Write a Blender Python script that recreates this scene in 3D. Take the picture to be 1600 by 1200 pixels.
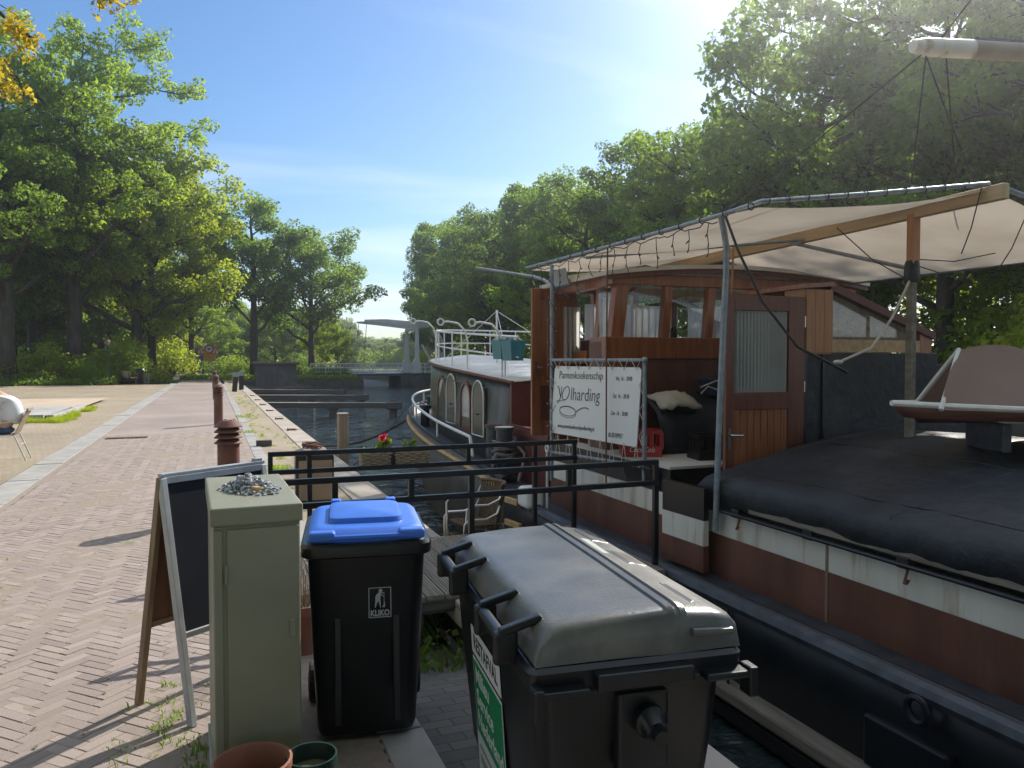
import bpy, bmesh, math, random
import numpy as np
from mathutils import Vector, Matrix, noise
for o in list(bpy.data.objects):
    bpy.data.objects.remove(o)
sc = bpy.context.scene
COL = sc.collection
rad = math.radians

# ------------------------------------------------------------------ camera
cam = bpy.data.objects.new('camera', bpy.data.cameras.new('camera'))
COL.objects.link(cam)
cam.location = (0.0, 0.0, 1.75)
cam.rotation_euler = (rad(90 - 1.8), 0.0, rad(-21.24))
cam.data.sensor_width = 36.0
cam.data.lens = 27.2
cam.data.clip_start = 0.05
cam.data.clip_end = 3000.0
sc.camera = cam

# ------------------------------------------------------------------ sky and sun
SUN_AZ, SUN_EL = 53.0, 34.0            # azimuth clockwise from +Y
world = bpy.data.worlds.new('World')
sc.world = world
world.use_nodes = True
wn, wl = world.node_tree.nodes, world.node_tree.links
wn.clear()
w_out = wn.new('ShaderNodeOutputWorld')
w_bg = wn.new('ShaderNodeBackground')
w_sky = wn.new('ShaderNodeTexSky')
w_sky.sky_type = 'NISHITA'
w_sky.sun_disc = False
w_sky.sun_elevation = rad(SUN_EL)
w_sky.sun_rotation = rad(SUN_AZ)
w_sky.air_density = 1.0
w_sky.dust_density = 0.5
w_sky.ozone_density = 4.0
w_bg.inputs['Strength'].default_value = 0.108
w_tc = wn.new('ShaderNodeTexCoord')
w_sep = wn.new('ShaderNodeSeparateXYZ')
wl.new(w_tc.outputs['Generated'], w_sep.inputs[0])
w_den = wn.new('ShaderNodeMath'); w_den.operation = 'MAXIMUM'; w_den.inputs[1].default_value = 0.0
wl.new(w_sep.outputs['Z'], w_den.inputs[0])
w_add = wn.new('ShaderNodeMath'); w_add.operation = 'ADD'; w_add.inputs[1].default_value = 0.12
wl.new(w_den.outputs[0], w_add.inputs[0])
w_dx = wn.new('ShaderNodeMath'); w_dx.operation = 'DIVIDE'
w_dy = wn.new('ShaderNodeMath'); w_dy.operation = 'DIVIDE'
wl.new(w_sep.outputs['X'], w_dx.inputs[0]); wl.new(w_add.outputs[0], w_dx.inputs[1])
wl.new(w_sep.outputs['Y'], w_dy.inputs[0]); wl.new(w_add.outputs[0], w_dy.inputs[1])
w_cmb = wn.new('ShaderNodeCombineXYZ')
wl.new(w_dx.outputs[0], w_cmb.inputs['X']); wl.new(w_dy.outputs[0], w_cmb.inputs['Y'])
w_map = wn.new('ShaderNodeMapping')
w_map.inputs['Rotation'].default_value = (0, 0, rad(50))
w_map.inputs['Scale'].default_value = (0.3, 0.9, 1.0)
w_map.inputs['Location'].default_value = (7.7, 3.1, 0.0)
wl.new(w_cmb.outputs[0], w_map.inputs['Vector'])
w_n1 = wn.new('ShaderNodeTexNoise')
w_n1.inputs['Scale'].default_value = 0.9; w_n1.inputs['Detail'].default_value = 6.0
w_n1.inputs['Roughness'].default_value = 0.5; w_n1.inputs['Distortion'].default_value = 0.5
wl.new(w_map.outputs[0], w_n1.inputs['Vector'])
w_rmp = wn.new('ShaderNodeValToRGB')
w_rmp.color_ramp.elements[0].position = 0.40; w_rmp.color_ramp.elements[0].color = (0, 0, 0, 1)
w_rmp.color_ramp.elements[1].position = 0.74; w_rmp.color_ramp.elements[1].color = (0.85, 0.85, 0.85, 1)
wl.new(w_n1.outputs['Fac'], w_rmp.inputs[0])
w_mix = wn.new('ShaderNodeMix'); w_mix.data_type = 'RGBA'
wl.new(w_rmp.outputs['Color'], w_mix.inputs[0])
w_hs = wn.new('ShaderNodeHueSaturation'); w_hs.inputs['Saturation'].default_value = 1.15
wl.new(w_sky.outputs[0], w_hs.inputs['Color']); wl.new(w_hs.outputs[0], w_mix.inputs[6])
w_mix.inputs[7].default_value = (8.6, 8.9, 9.3, 1)
wl.new(w_mix.outputs[2], w_bg.inputs['Color'])
wl.new(w_bg.outputs[0], w_out.inputs['Surface'])

sun = bpy.data.objects.new('sun', bpy.data.lights.new('sun', 'SUN'))
COL.objects.link(sun)
sun.data.energy = 5.0
sun.data.angle = rad(0.53)
sun.data.color = (1.0, 0.945, 0.86)
_sd = Vector((math.sin(rad(SUN_AZ)) * math.cos(rad(SUN_EL)), math.cos(rad(SUN_AZ)) * math.cos(rad(SUN_EL)), math.sin(rad(SUN_EL))))
sun.rotation_euler = _sd.to_track_quat('Z', 'Y').to_euler()
sun.location = (60, 40, 60)

vs = sc.view_settings
vs.view_transform = 'Standard'; vs.look = 'None'; vs.exposure = 0.55; vs.gamma = 1.0
vs.use_curve_mapping = False
sc.render.engine = 'CYCLES'
sc.cycles.use_denoising = True; sc.cycles.use_adaptive_sampling = True; sc.cycles.adaptive_threshold = 0.02
sc.cycles.max_bounces = 6; sc.cycles.diffuse_bounces = 3; sc.cycles.volume_bounces = 0; sc.cycles.glossy_bounces = 3
sc.cycles.transparent_max_bounces = 8
sc.cycles.transmission_bounces = 6

# ------------------------------------------------------------------ helpers
class MB:
    """collects shapes; build() links them as one mesh object"""
    def __init__(s):
        s.v = []; s.f = []
    def add(s, vs, fs):
        n = len(s.v)
        s.v.extend([tuple(p) for p in vs]); s.f.extend([tuple(i + n for i in f) for f in fs])
        return s
    def box(s, c, d, rz=0.0, rx=0.0, ry=0.0, tx=1.0, ty=1.0):
        """centre c, size d; tx, ty scale the bottom face"""
        hx, hy, hz = d[0] / 2, d[1] / 2, d[2] / 2
        vs = [(-hx*tx, -hy*ty, -hz), (hx*tx, -hy*ty, -hz), (hx*tx, hy*ty, -hz), (-hx*tx, hy*ty, -hz),
              (-hx, -hy, hz), (hx, -hy, hz), (hx, hy, hz), (-hx, hy, hz)]
        if rx or ry or rz:
            m = Matrix.Rotation(rz, 3, 'Z') @ Matrix.Rotation(ry, 3, 'Y') @ Matrix.Rotation(rx, 3, 'X')
            vs = [m @ Vector(p) for p in vs]
        vs = [(p[0] + c[0], p[1] + c[1], p[2] + c[2]) for p in vs]
        return s.add(vs, [(0, 3, 2, 1), (4, 5, 6, 7), (0, 1, 5, 4), (1, 2, 6, 5), (2, 3, 7, 6), (3, 0, 4, 7)])
    def box2(s, a, b):
        return s.box(((a[0]+b[0])/2, (a[1]+b[1])/2, (a[2]+b[2])/2), (abs(b[0]-a[0]), abs(b[1]-a[1]), abs(b[2]-a[2])))
    def bar(s, a, b, w, h):
        """square bar from a to b, w wide, h tall"""
        a = Vector(a); b = Vector(b); d = (b - a); L = d.length; d.normalize()
        up = Vector((0, 0, 1)) if abs(d.z) < 0.95 else Vector((0, 1, 0))
        x = d.cross(up).normalized(); y = x.cross(d).normalized()
        vs = []
        for p in (a, b):
            for i, j in ((-1, -1), (1, -1), (1, 1), (-1, 1)):
                vs.append(p + x * (i * w / 2) + y * (j * h / 2))
        return s.add(vs, [(0, 1, 2, 3), (7, 6, 5, 4), (0, 4, 5, 1), (1, 5, 6, 2), (2, 6, 7, 3), (3, 7, 4, 0)])
    def tube(s, pts, r, n=8, cap=True, closed=False):
        P = [Vector(p) for p in pts]; m = len(P)
        R = r if isinstance(r, (list, tuple)) else [r] * m
        vs = []; prev = None
        for i, p in enumerate(P):
            if closed: t = P[(i+1) % m] - P[i-1]
            else: t = P[min(i+1, m-1)] - P[max(i-1, 0)]
            if t.length < 1e-9: t = Vector((0, 0, 1))
            t.normalize()
            if prev is None:
                ref = Vector((0, 0, 1)) if abs(t.z) < 0.9 else Vector((1, 0, 0))
                x = t.cross(ref).normalized()
            else:
                x = (prev - t * prev.dot(t))
                x = x.normalized() if x.length > 1e-6 else t.orthogonal().normalized()
            prev = x; y = t.cross(x)
            for k in range(n):
                a = 2 * math.pi * k / n
                vs.append(p + (x * math.cos(a) + y * math.sin(a)) * R[i])
        fs = []
        for i in range(m if closed else m - 1):
            j = (i + 1) % m
            for k in range(n):
                l = (k + 1) % n
                fs.append((i*n+k, i*n+l, j*n+l, j*n+k))
        if cap and not closed:
            fs.append(tuple(range(n-1, -1, -1))); fs.append(tuple(range((m-1)*n, m*n)))
        return s.add(vs, fs)
    def lathe(s, prof, c=(0, 0, 0), n=24, cap=True):
        vs = []
        for r, z in prof:
            for k in range(n):
                a = 2 * math.pi * k / n
                vs.append((c[0] + r * math.cos(a), c[1] + r * math.sin(a), c[2] + z))
        fs = []
        for i in range(len(prof) - 1):
            for k in range(n):
                l = (k + 1) % n
                fs.append((i*n+k, i*n+l, (i+1)*n+l, (i+1)*n+k))
        if cap:
            fs.append(tuple(range(n-1, -1, -1))); m = len(prof) - 1
            fs.append(tuple(range(m*n, m*n+n)))
        return s.add(vs, fs)
    def prism(s, poly, axis, a, b):
        """polygon in the two other axes, extruded along axis from a to b"""
        def p3(q, t):
            return {'x': (t, q[0], q[1]), 'y': (q[0], t, q[1]), 'z': (q[0], q[1], t)}[axis]
        n = len(poly)
        vs = [p3(q, a) for q in poly] + [p3(q, b) for q in poly]
        fs = [tuple(range(n-1, -1, -1)), tuple(range(n, 2*n))] + [(i, (i+1) % n, n+(i+1) % n, n+i) for i in range(n)]
        return s.add(vs, fs)
    def torus(s, c, R, r, axis='z', n=16, m=6):
        pts = []
        for k in range(n):
            a = 2*math.pi*k/n; u, w = R*math.cos(a), R*math.sin(a)
            pts.append({'z': (c[0]+u, c[1]+w, c[2]), 'x': (c[0], c[1]+u, c[2]+w), 'y': (c[0]+u, c[1], c[2]+w)}[axis])
        return s.tube(pts, r, m, closed=True)
    def ball(s, c, r, n=10, m=7):
        r = r if isinstance(r, (tuple, list)) else (r, r, r)
        vs = []; fs = []
        for i in range(m + 1):
            t = math.pi * i / m
            for k in range(n):
                a = 2*math.pi*k/n
                vs.append((c[0]+r[0]*math.sin(t)*math.cos(a), c[1]+r[1]*math.sin(t)*math.sin(a), c[2]-r[2]*math.cos(t)))
        for i in range(m):
            for k in range(n):
                l = (k+1) % n
                fs.append((i*n+k, i*n+l, (i+1)*n+l, (i+1)*n+k))
        return s.add(vs, fs)
    def sheet(s, grid):
        """grid of points -> quads"""
        n, m = len(grid), len(grid[0])
        vs = [p for row in grid for p in row]
        fs = [(i*m+j, i*m+j+1, (i+1)*m+j+1, (i+1)*m+j) for i in range(n-1) for j in range(m-1)]
        return s.add(vs, fs)
    def mesh(s, name, off=None):
        me = bpy.data.meshes.new(name)
        v = s.v if off is None else [(p[0]-off[0], p[1]-off[1], p[2]-off[2]) for p in s.v]
        me.from_pydata(v, [], s.f)
        me.update()
        return me
    def build(s, name, mat, parent=None, world=False, smooth=False, bevel=0.0, seg=2, fix=True, solid=0.0, **kw):
        off = root_of(parent).location if (world and parent) else None
        me = s.mesh(name, off)
        if fix:
            bm = bmesh.new(); bm.from_mesh(me)
            bmesh.ops.remove_doubles(bm, verts=bm.verts, dist=1e-6)
            bmesh.ops.recalc_face_normals(bm, faces=bm.faces)
            bm.to_mesh(me); bm.free()
        if mat: me.materials.append(mat)
        if smooth:
            me.shade_smooth()
            me.set_sharp_from_angle(angle=rad(38))
        o = link(name, me, parent)
        if solid:
            md = o.modifiers.new('solid', 'SOLIDIFY'); md.thickness = solid; md.offset = 0
        if bevel:
            md = o.modifiers.new('bevel', 'BEVEL'); md.width = bevel; md.segments = seg
            md.limit_method = 'ANGLE'; md.angle_limit = rad(35); md.harden_normals = False
        tag(o, **kw)
        return o

def root_of(o):
    while o.parent: o = o.parent
    return o
def link(name, data, parent=None):
    o = bpy.data.objects.new(name, data); COL.objects.link(o)
    if parent: o.parent = parent
    return o
def tag(o, label=None, cat=None, group=None, kind=None):
    if label: o['label'] = label
    if cat: o['category'] = cat
    if group: o['group'] = group
    if kind: o['kind'] = kind
    return o
def thing(name, label, cat, loc=(0, 0, 0), rz=0.0, group=None):
    o = link(name, None); o.location = loc; o.rotation_euler = (0, 0, rz); o.empty_display_size = 0.1
    return tag(o, label, cat, group)
def copy_tree(o, parent=None, label=None):
    c = o.copy(); COL.objects.link(c); c.parent = parent
    if label: c['label'] = label
    for ch in list(o.children): copy_tree(ch, c)
    return c
def text(body, size, mat, parent, M, name='lettering', align='LEFT', extr=0.0015, shear=0.0, sx=1.0, bold=0.0, space=1.0):
    cu = bpy.data.curves.new('lettering', 'FONT'); cu.body = body; cu.size = size; cu.align_x = align
    cu.extrude = extr; cu.shear = shear; cu.offset = bold; cu.resolution_u = 3; cu.space_character = space
    o = bpy.data.objects.new('lettering_source', cu); COL.objects.link(o)
    bpy.context.view_layer.update()
    dg = bpy.context.evaluated_depsgraph_get()
    me = bpy.data.meshes.new_from_object(o.evaluated_get(dg))
    bpy.data.objects.remove(o); bpy.data.curves.remove(cu)
    me.transform(M @ Matrix.Diagonal((sx, 1, 1, 1)))
    me.materials.clear(); me.materials.append(mat)
    return link(name, me, parent)

# ------------------------------------------------------------------ materials
def pm(name, c1, c2=None, rough=0.6, metal=0.0, scale=6.0, detail=4.0, bump=0.0, bscale=40.0, spec=0.5, contrast=(0.35, 0.65),
       c3=None, s3=1.5, t3=(0.55, 0.7), coat=0.0, stretch=None, rvar=0.0, bdist=0.01, sub=0.0, trans=0.0):
    """principled colour varied by noise in object space; c3 = patches of a third colour"""
    m = bpy.data.materials.new(name); m.use_nodes = True
    nt = m.node_tree; N, L = nt.nodes, nt.links
    b = N['Principled BSDF']
    b.inputs['Roughness'].default_value = rough; b.inputs['Metallic'].default_value = metal
    b.inputs['Specular IOR Level'].default_value = spec
    if coat: b.inputs['Coat Weight'].default_value = coat; b.inputs['Coat Roughness'].default_value = 0.15
    if trans: b.inputs['Transmission Weight'].default_value = trans
    tc = N.new('ShaderNodeTexCoord'); vec = tc.outputs['Object']
    if stretch:
        mp = N.new('ShaderNodeMapping'); mp.inputs['Scale'].default_value = stretch
        L.new(vec, mp.inputs['Vector']); vec = mp.outputs[0]
    col = None
    if c2 is not None:
        n = N.new('ShaderNodeTexNoise'); n.inputs['Scale'].default_value = scale; n.inputs['Detail'].default_value = detail
        L.new(vec, n.inputs['Vector'])
        r = N.new('ShaderNodeValToRGB')
        r.color_ramp.elements[0].position = contrast[0]; r.color_ramp.elements[0].color = (*c1, 1)
        r.color_ramp.elements[1].position = contrast[1]; r.color_ramp.elements[1].color = (*c2, 1)
        L.new(n.outputs['Fac'], r.inputs[0]); col = r.outputs['Color']
        if rvar:
            mr = N.new('ShaderNodeMapRange'); mr.inputs[3].default_value = max(0.02, rough - rvar); mr.inputs[4].default_value = min(1, rough + rvar)
            L.new(n.outputs['Fac'], mr.inputs[0]); L.new(mr.outputs[0], b.inputs['Roughness'])
    if c3 is not None:
        n3 = N.new('ShaderNodeTexNoise'); n3.inputs['Scale'].default_value = s3; n3.inputs['Detail'].default_value = 6.0; n3.inputs['Roughness'].default_value = 0.65
        L.new(vec, n3.inputs['Vector'])
        r3 = N.new('ShaderNodeValToRGB')
        r3.color_ramp.elements[0].position = t3[0]; r3.color_ramp.elements[0].color = (0, 0, 0, 1)
        r3.color_ramp.elements[1].position = t3[1]; r3.color_ramp.elements[1].color = (1, 1, 1, 1)
        L.new(n3.outputs['Fac'], r3.inputs[0])
        mx = N.new('ShaderNodeMix'); mx.data_type = 'RGBA'
        L.new(r3.outputs['Color'], mx.inputs[0])
        if col: L.new(col, mx.inputs[6])
        else: mx.inputs[6].default_value = (*c1, 1)
        mx.inputs[7].default_value = (*c3, 1); col = mx.outputs[2]
    if col: L.new(col, b.inputs['Base Color'])
    else: b.inputs['Base Color'].default_value = (*c1, 1)
    if bump:
        nb = N.new('ShaderNodeTexNoise'); nb.inputs['Scale'].default_value = bscale; nb.inputs['Detail'].default_value = 5.0
        L.new(vec, nb.inputs['Vector'])
        bp = N.new('ShaderNodeBump'); bp.inputs['Strength'].default_value = bump; bp.inputs['Distance'].default_value = bdist
        L.new(nb.outputs['Fac'], bp.inputs['Height']); L.new(bp.outputs[0], b.inputs['Normal'])
    return m

def leaf_mat(name, ca, cb, ct, trans=0.45):
    """leaf: diffuse reflection plus light let through, varied leaf by leaf"""
    m = bpy.data.materials.new(name); m.use_nodes = True
    nt = m.node_tree; N, L = nt.nodes, nt.links; N.clear()
    out = N.new('ShaderNodeOutputMaterial'); g = N.new('ShaderNodeNewGeometry')
    mx = N.new('ShaderNodeMix'); mx.data_type = 'RGBA'
    L.new(g.outputs['Random Per Island'], mx.inputs[0]); mx.inputs[6].default_value = (*ca, 1); mx.inputs[7].default_value = (*cb, 1)
    d = N.new('ShaderNodeBsdfPrincipled'); d.inputs['Roughness'].default_value = 0.55; d.inputs['Specular IOR Level'].default_value = 0.35
    L.new(mx.outputs[2], d.inputs['Base Color'])
    t = N.new('ShaderNodeBsdfTranslucent')
    m2 = N.new('ShaderNodeMix'); m2.data_type = 'RGBA'; m2.inputs[0].default_value = 0.65
    L.new(mx.outputs[2], m2.inputs[6]); m2.inputs[7].default_value = (*ct, 1)
    L.new(m2.outputs[2], t.inputs['Color'])
    s = N.new('ShaderNodeMixShader'); s.inputs[0].default_value = trans
    L.new(d.outputs[0], s.inputs[1]); L.new(t.outputs[0], s.inputs[2]); L.new(s.outputs[0], out.inputs['Surface'])
    return m
# ================================================================== SETTING
QX = 2.09            # quay edge
WZ = -0.90           # water level

def paving_mat(name, c1, c2, joint, weed, weedamt, ang=45, bw=0.2, bh=0.067, scale=1.0):
    m = bpy.data.materials.new(name); m.use_nodes = True
    nt = m.node_tree; N, L = nt.nodes, nt.links; b = N['Principled BSDF']; b.inputs['Roughness'].default_value = 0.85
    tc = N.new('ShaderNodeTexCoord'); mp = N.new('ShaderNodeMapping'); mp.inputs['Rotation'].default_value = (0, 0, rad(ang))
    L.new(tc.outputs['Object'], mp.inputs['Vector'])
    br = N.new('ShaderNodeTexBrick'); br.inputs['Scale'].default_value = 1.0
    br.inputs['Brick Width'].default_value = bw; br.inputs['Row Height'].default_value = bh; br.inputs['Mortar Size'].default_value = 0.006
    br.inputs['Color1'].default_value = (*c1, 1); br.inputs['Color2'].default_value = (*c2, 1); br.inputs['Mortar'].default_value = (*joint, 1)
    br.inputs['Bias'].default_value = 0.0
    L.new(mp.outputs[0], br.inputs['Vector'])
    n = N.new('ShaderNodeTexNoise'); n.inputs['Scale'].default_value = 1.3; n.inputs['Detail'].default_value = 8.0; n.inputs['Roughness'].default_value = 0.65
    L.new(tc.outputs['Object'], n.inputs['Vector'])
    r = N.new('ShaderNodeValToRGB'); r.color_ramp.elements[0].position = 0.62 - weedamt; r.color_ramp.elements[1].position = 0.80 - weedamt * 0.6
    r.color_ramp.elements[1].color = (0.8, 0.8, 0.8, 1)
    L.new(n.outputs['Fac'], r.inputs[0])
    mx = N.new('ShaderNodeMix'); mx.data_type = 'RGBA'
    L.new(r.outputs['Color'], mx.inputs[0]); L.new(br.outputs['Color'], mx.inputs[6]); mx.inputs[7].default_value = (*weed, 1)
    n2 = N.new('ShaderNodeTexNoise'); n2.inputs['Scale'].default_value = 0.35; n2.inputs['Detail'].default_value = 3.0
    L.new(tc.outputs['Object'], n2.inputs['Vector'])
    hs = N.new('ShaderNodeHueSaturation'); L.new(mx.outputs[2], hs.inputs['Color'])
    mr = N.new('ShaderNodeMapRange'); mr.inputs[1].default_value = 0.3; mr.inputs[2].default_value = 0.7; mr.inputs[3].default_value = 0.82; mr.inputs[4].default_value = 1.15
    L.new(n2.outputs['Fac'], mr.inputs[0]); L.new(mr.outputs[0], hs.inputs['Value'])
    L.new(hs.outputs[0], b.inputs['Base Color'])
    bp = N.new('ShaderNodeBump'); bp.inputs['Strength'].default_value = 0.5; bp.inputs['Distance'].default_value = 0.006
    inv = N.new('ShaderNodeMath'); inv.operation = 'SUBTRACT'; inv.inputs[0].default_value = 1.0; L.new(br.outputs['Fac'], inv.inputs[1])
    ad = N.new('ShaderNodeMath'); ad.operation = 'MULTIPLY_ADD'; ad.inputs[1].default_value = 0.6
    n3 = N.new('ShaderNodeTexNoise'); n3.inputs['Scale'].default_value = 30.0; n3.inputs['Detail'].default_value = 4.0
    L.new(tc.outputs['Object'], n3.inputs['Vector']); L.new(n3.outputs['Fac'], ad.inputs[0]); L.new(inv.outputs[0], ad.inputs[2])
    L.new(ad.outputs[0], bp.inputs['Height']); L.new(bp.outputs[0], b.inputs['Normal'])
    return m

M = {}
M['path'] = paving_mat('path_brick', (0.265, 0.21, 0.19), (0.32, 0.258, 0.232), (0.23, 0.188, 0.152), (0.32, 0.268, 0.207), 0.10)
M['weedy'] = paving_mat('weedy_brick', (0.30, 0.235, 0.175), (0.37, 0.295, 0.225), (0.16, 0.14, 0.08), (0.25, 0.23, 0.11), 0.16)
M['cobble'] = paving_mat('dark_cobble', (0.085, 0.078, 0.07), (0.13, 0.117, 0.105), (0.06, 0.06, 0.04), (0.07, 0.09, 0.04), 0.12, ang=0, bw=0.2, bh=0.1)
M['soil'] = pm('forest_soil', (0.055, 0.045, 0.028), (0.08, 0.085, 0.035), rough=0.95, scale=0.8, bump=0.6, bscale=6, bdist=0.08, c3=(0.07, 0.11, 0.035), s3=0.35, t3=(0.45, 0.6))
M['slab'] = pm('grey_slab', (0.27, 0.258, 0.24), (0.35, 0.335, 0.31), rough=0.85, scale=3, bump=0.25, bscale=60, bdist=0.004, c3=(0.27, 0.245, 0.19), s3=2.0, t3=(0.55, 0.75))
M['capstone'] = pm('quay_capstone', (0.32, 0.275, 0.23), (0.40, 0.35, 0.295), rough=0.85, scale=2, bump=0.3, bscale=50, bdist=0.004, c3=(0.28, 0.26, 0.16), s3=1.4, t3=(0.58, 0.75))
M['concrete'] = pm('weathered_concrete', (0.30, 0.30, 0.285), (0.40, 0.39, 0.365), rough=0.9, scale=1.5, bump=0.25, bscale=40, bdist=0.005, c3=(0.22, 0.23, 0.17), s3=0.7, t3=(0.6, 0.8))
M['tan_concrete'] = pm('tan_concrete', (0.42, 0.33, 0.24), (0.48, 0.385, 0.28), rough=0.9, scale=1.0, bump=0.2, bscale=30, bdist=0.005)
M['asphalt'] = pm('asphalt', (0.075, 0.075, 0.078), (0.11, 0.11, 0.11), rough=0.9, scale=2, bump=0.3, bscale=120, bdist=0.004)
M['quaywall'] = pm('quay_wall', (0.05, 0.048, 0.042), (0.10, 0.09, 0.075), rough=0.85, scale=3, bump=0.5, bscale=20, bdist=0.02, c3=(0.04, 0.06, 0.03), s3=1.2)

def water_mat():
    m = bpy.data.materials.new('canal_water'); m.use_nodes = True
    nt = m.node_tree; N, L = nt.nodes, nt.links; b = N['Principled BSDF']
    b.inputs['Base Color'].default_value = (0.028, 0.044, 0.046, 1); b.inputs['Roughness'].default_value = 0.04
    b.inputs['IOR'].default_value = 1.33
    tc = N.new('ShaderNodeTexCoord'); mp = N.new('ShaderNodeMapping'); mp.inputs['Scale'].default_value = (1.0, 1.9, 1.0); mp.inputs['Rotation'].default_value = (0, 0, rad(-15))
    L.new(tc.outputs['Object'], mp.inputs['Vector'])
    n = N.new('ShaderNodeTexNoise'); n.inputs['Scale'].default_value = 1.7; n.inputs['Detail'].default_value = 3.0; n.inputs['Roughness'].default_value = 0.45; n.inputs['Distortion'].default_value = 0.4
    L.new(mp.outputs[0], n.inputs['Vector'])
    n2 = N.new('ShaderNodeTexNoise'); n2.inputs['Scale'].default_value = 0.35; n2.inputs['Detail'].default_value = 2.0
    L.new(mp.outputs[0], n2.inputs['Vector'])
    ad = N.new('ShaderNodeMath'); ad.operation = 'MULTIPLY_ADD'; ad.inputs[1].default_value = 1.2
    L.new(n2.outputs['Fac'], ad.inputs[0]); L.new(n.outputs['Fac'], ad.inputs[2])
    bp = N.new('ShaderNodeBump'); bp.inputs['Strength'].default_value = 1.0; bp.inputs['Distance'].default_value = 0.55
    L.new(ad.outputs[0], bp.inputs['Height']); L.new(bp.outputs[0], b.inputs['Normal'])
    return m
M['water'] = water_mat()

# ground: one sheet with the canal cut out of it
g = MB()
def rect(mb, x0, x1, y0, y1, z):
    mb.add([(x0, y0, z), (x1, y0, z), (x1, y1, z), (x0, y1, z)], [(0, 1, 2, 3)])
rect(g, -700, 0.80, -100, 71, -0.10); rect(g, -700, 13.0, 71, 150, -0.10); rect(g, -700, 700, 150, 1200, -0.10)
rect(g, 20.5, 700, -100, 150, 0.05)
g.build('ground', M['soil'], fix=False, kind='structure')
w = MB(); rect(w, 0.5, 60, -100, 1200, WZ); w.build('water', M['water'], fix=False, kind='structure')
# canal edges
q = MB(); q.box2((QX-0.42, -60, -2.2), (QX-0.03, 72.5, -0.16)); q.build('quay_wall', M['quaywall'], kind='structure')
q = MB(); q.box2((1.68, 70.9, -2.2), (13.0, 71.4, -0.05)); q.box2((20.4, -80, -2.2), (20.9, 74, 0.02)); q.box2((12.6, 71.4, -2.2), (13.0, 150, -0.12)); q.box2((20.4, 74, -2.2), (20.9, 150, 0.02)); q.box2((12, 149.8, -2.2), (21, 150.2, -0.12))
q.build('canal_bank', M['quaywall'], kind='structure')

# quay surfaces, near to far
s = MB(); rect(s, -2.35, 0.70, 20.0, 90, -0.004); s.build('brick_path', M['path'], fix=False, kind='structure')
s = MB(); rect(s, -60, -2.78, -8, 60, -0.004); s.build('weedy_paving', M['weedy'], fix=False, kind='structure')
s = MB(); rect(s, 0.92, 1.62, 7.4, 71, -0.006); s.build('quay_verge', M['weedy'], fix=False, kind='structure')
s = MB(); s.sheet([[(0.92, y, z), (1.62, y, z)] for y, z in ((-8, -0.012), (3.3, -0.012), (4.2, -0.12), (5.1, -0.36), (7.38, -0.36), (7.40, -0.012))]); s.build('quay_strip', M['cobble'], kind='structure')
s = MB(); rect(s, -60, 12.9, 92, 118, -0.03); s.build('road', M['asphalt'], fix=False, kind='structure')

rnd = random.Random(7)
# grey slab strip on the left of the path and slabs on the right: each slab its own piece
def slab_row(name, x0, x1, y0, y1, lens, mat, z=0.0, h=0.12, alt=None, label=None):
    base = MB(); rect(base, x0, x1, y0, y1, z-0.03); b = base.build(name, M['quaywall'], fix=False, kind='structure')
    y = y0; k = 0
    while y < y1 - 0.2:
        L_ = min(rnd.choice(lens), y1 - y)
        mb = MB(); mb.box(((x0+x1)/2 + rnd.uniform(-.006, .006), y + L_/2, z - h/2 + rnd.uniform(-.005, .005)), (x1-x0-0.008, L_-0.014, h), rx=rnd.uniform(-.003, .003), ry=rnd.uniform(-.004, .004))
        mb.build('slab', mat, b, bevel=0.006, seg=1)
        y += L_; k += 1
    return b
slab_row('slab_strip', -2.78, -2.35, 3.0, 62, (1.9, 2.0, 2.05), M['slab'])
slab_row('slab_edging', 0.70, 0.92, 0.5, 60, (1.0, 1.02), M['slab'], z=0.004)
slab_row('quay_coping', 1.62, QX, -4.0, 71, (1.5, 1.6, 1.45), M['capstone'], z=0.01, h=0.17)

# herringbone bricks of the path: the nearest ones are pieces of their own
BL, BW = 0.2, 0.0667
def herring(x0, x1, y0, y1):
    out = []
    c = math.cos(rad(45)); s_ = math.sin(rad(45)); cx, cy = (x0+x1)/2, (y0+y1)/2
    n = int(max(x1-x0, y1-y0) / BW) + 12
    for j in range(-n, n):
        for i in range(-n, n):
            # 3:1 herringbone: cell (i,j) of width BW on the lattice; a horizontal starts where (i - j) % 6 == 0, a vertical where == 3
            k = (i - j) % 6
            if k == 0: u, v, a = (i + 1.5)*BW, (j + 0.5)*BW, 0
            elif k == 5: u, v, a = (i + 0.5)*BW, (j + 1.5)*BW, 1
            else: continue
            if k == 5:
                pass
            X = cx + u*c - v*s_; Y = cy + u*s_ + v*c
            if x0 <= X <= x1 and y0 <= Y <= y1: out.append((X, Y, 45 + 90*a))
    return out
def brick_mesh():
    mb = MB(); hx, hy = BL/2-0.0018, BW/2-0.0018; e = 0.0026
    vs = [(-hx, -hy, -0.05), (hx, -hy, -0.05), (hx, hy, -0.05), (-hx, hy, -0.05), (-hx, -hy, -e), (hx, -hy, -e), (hx, hy, -e), (-hx, hy, -e),
          (-hx+e, -hy+e, 0), (hx-e, -hy+e, 0), (hx-e, hy-e, 0), (-hx+e, hy-e, 0)]
    fs = [(0, 1, 5, 4), (1, 2, 6, 5), (2, 3, 7, 6), (3, 0, 4, 7), (4, 5, 9, 8), (5, 6, 10, 9), (6, 7, 11, 10), (7, 4, 8, 11), (8, 9, 10, 11)]
    return vs, fs
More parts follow.
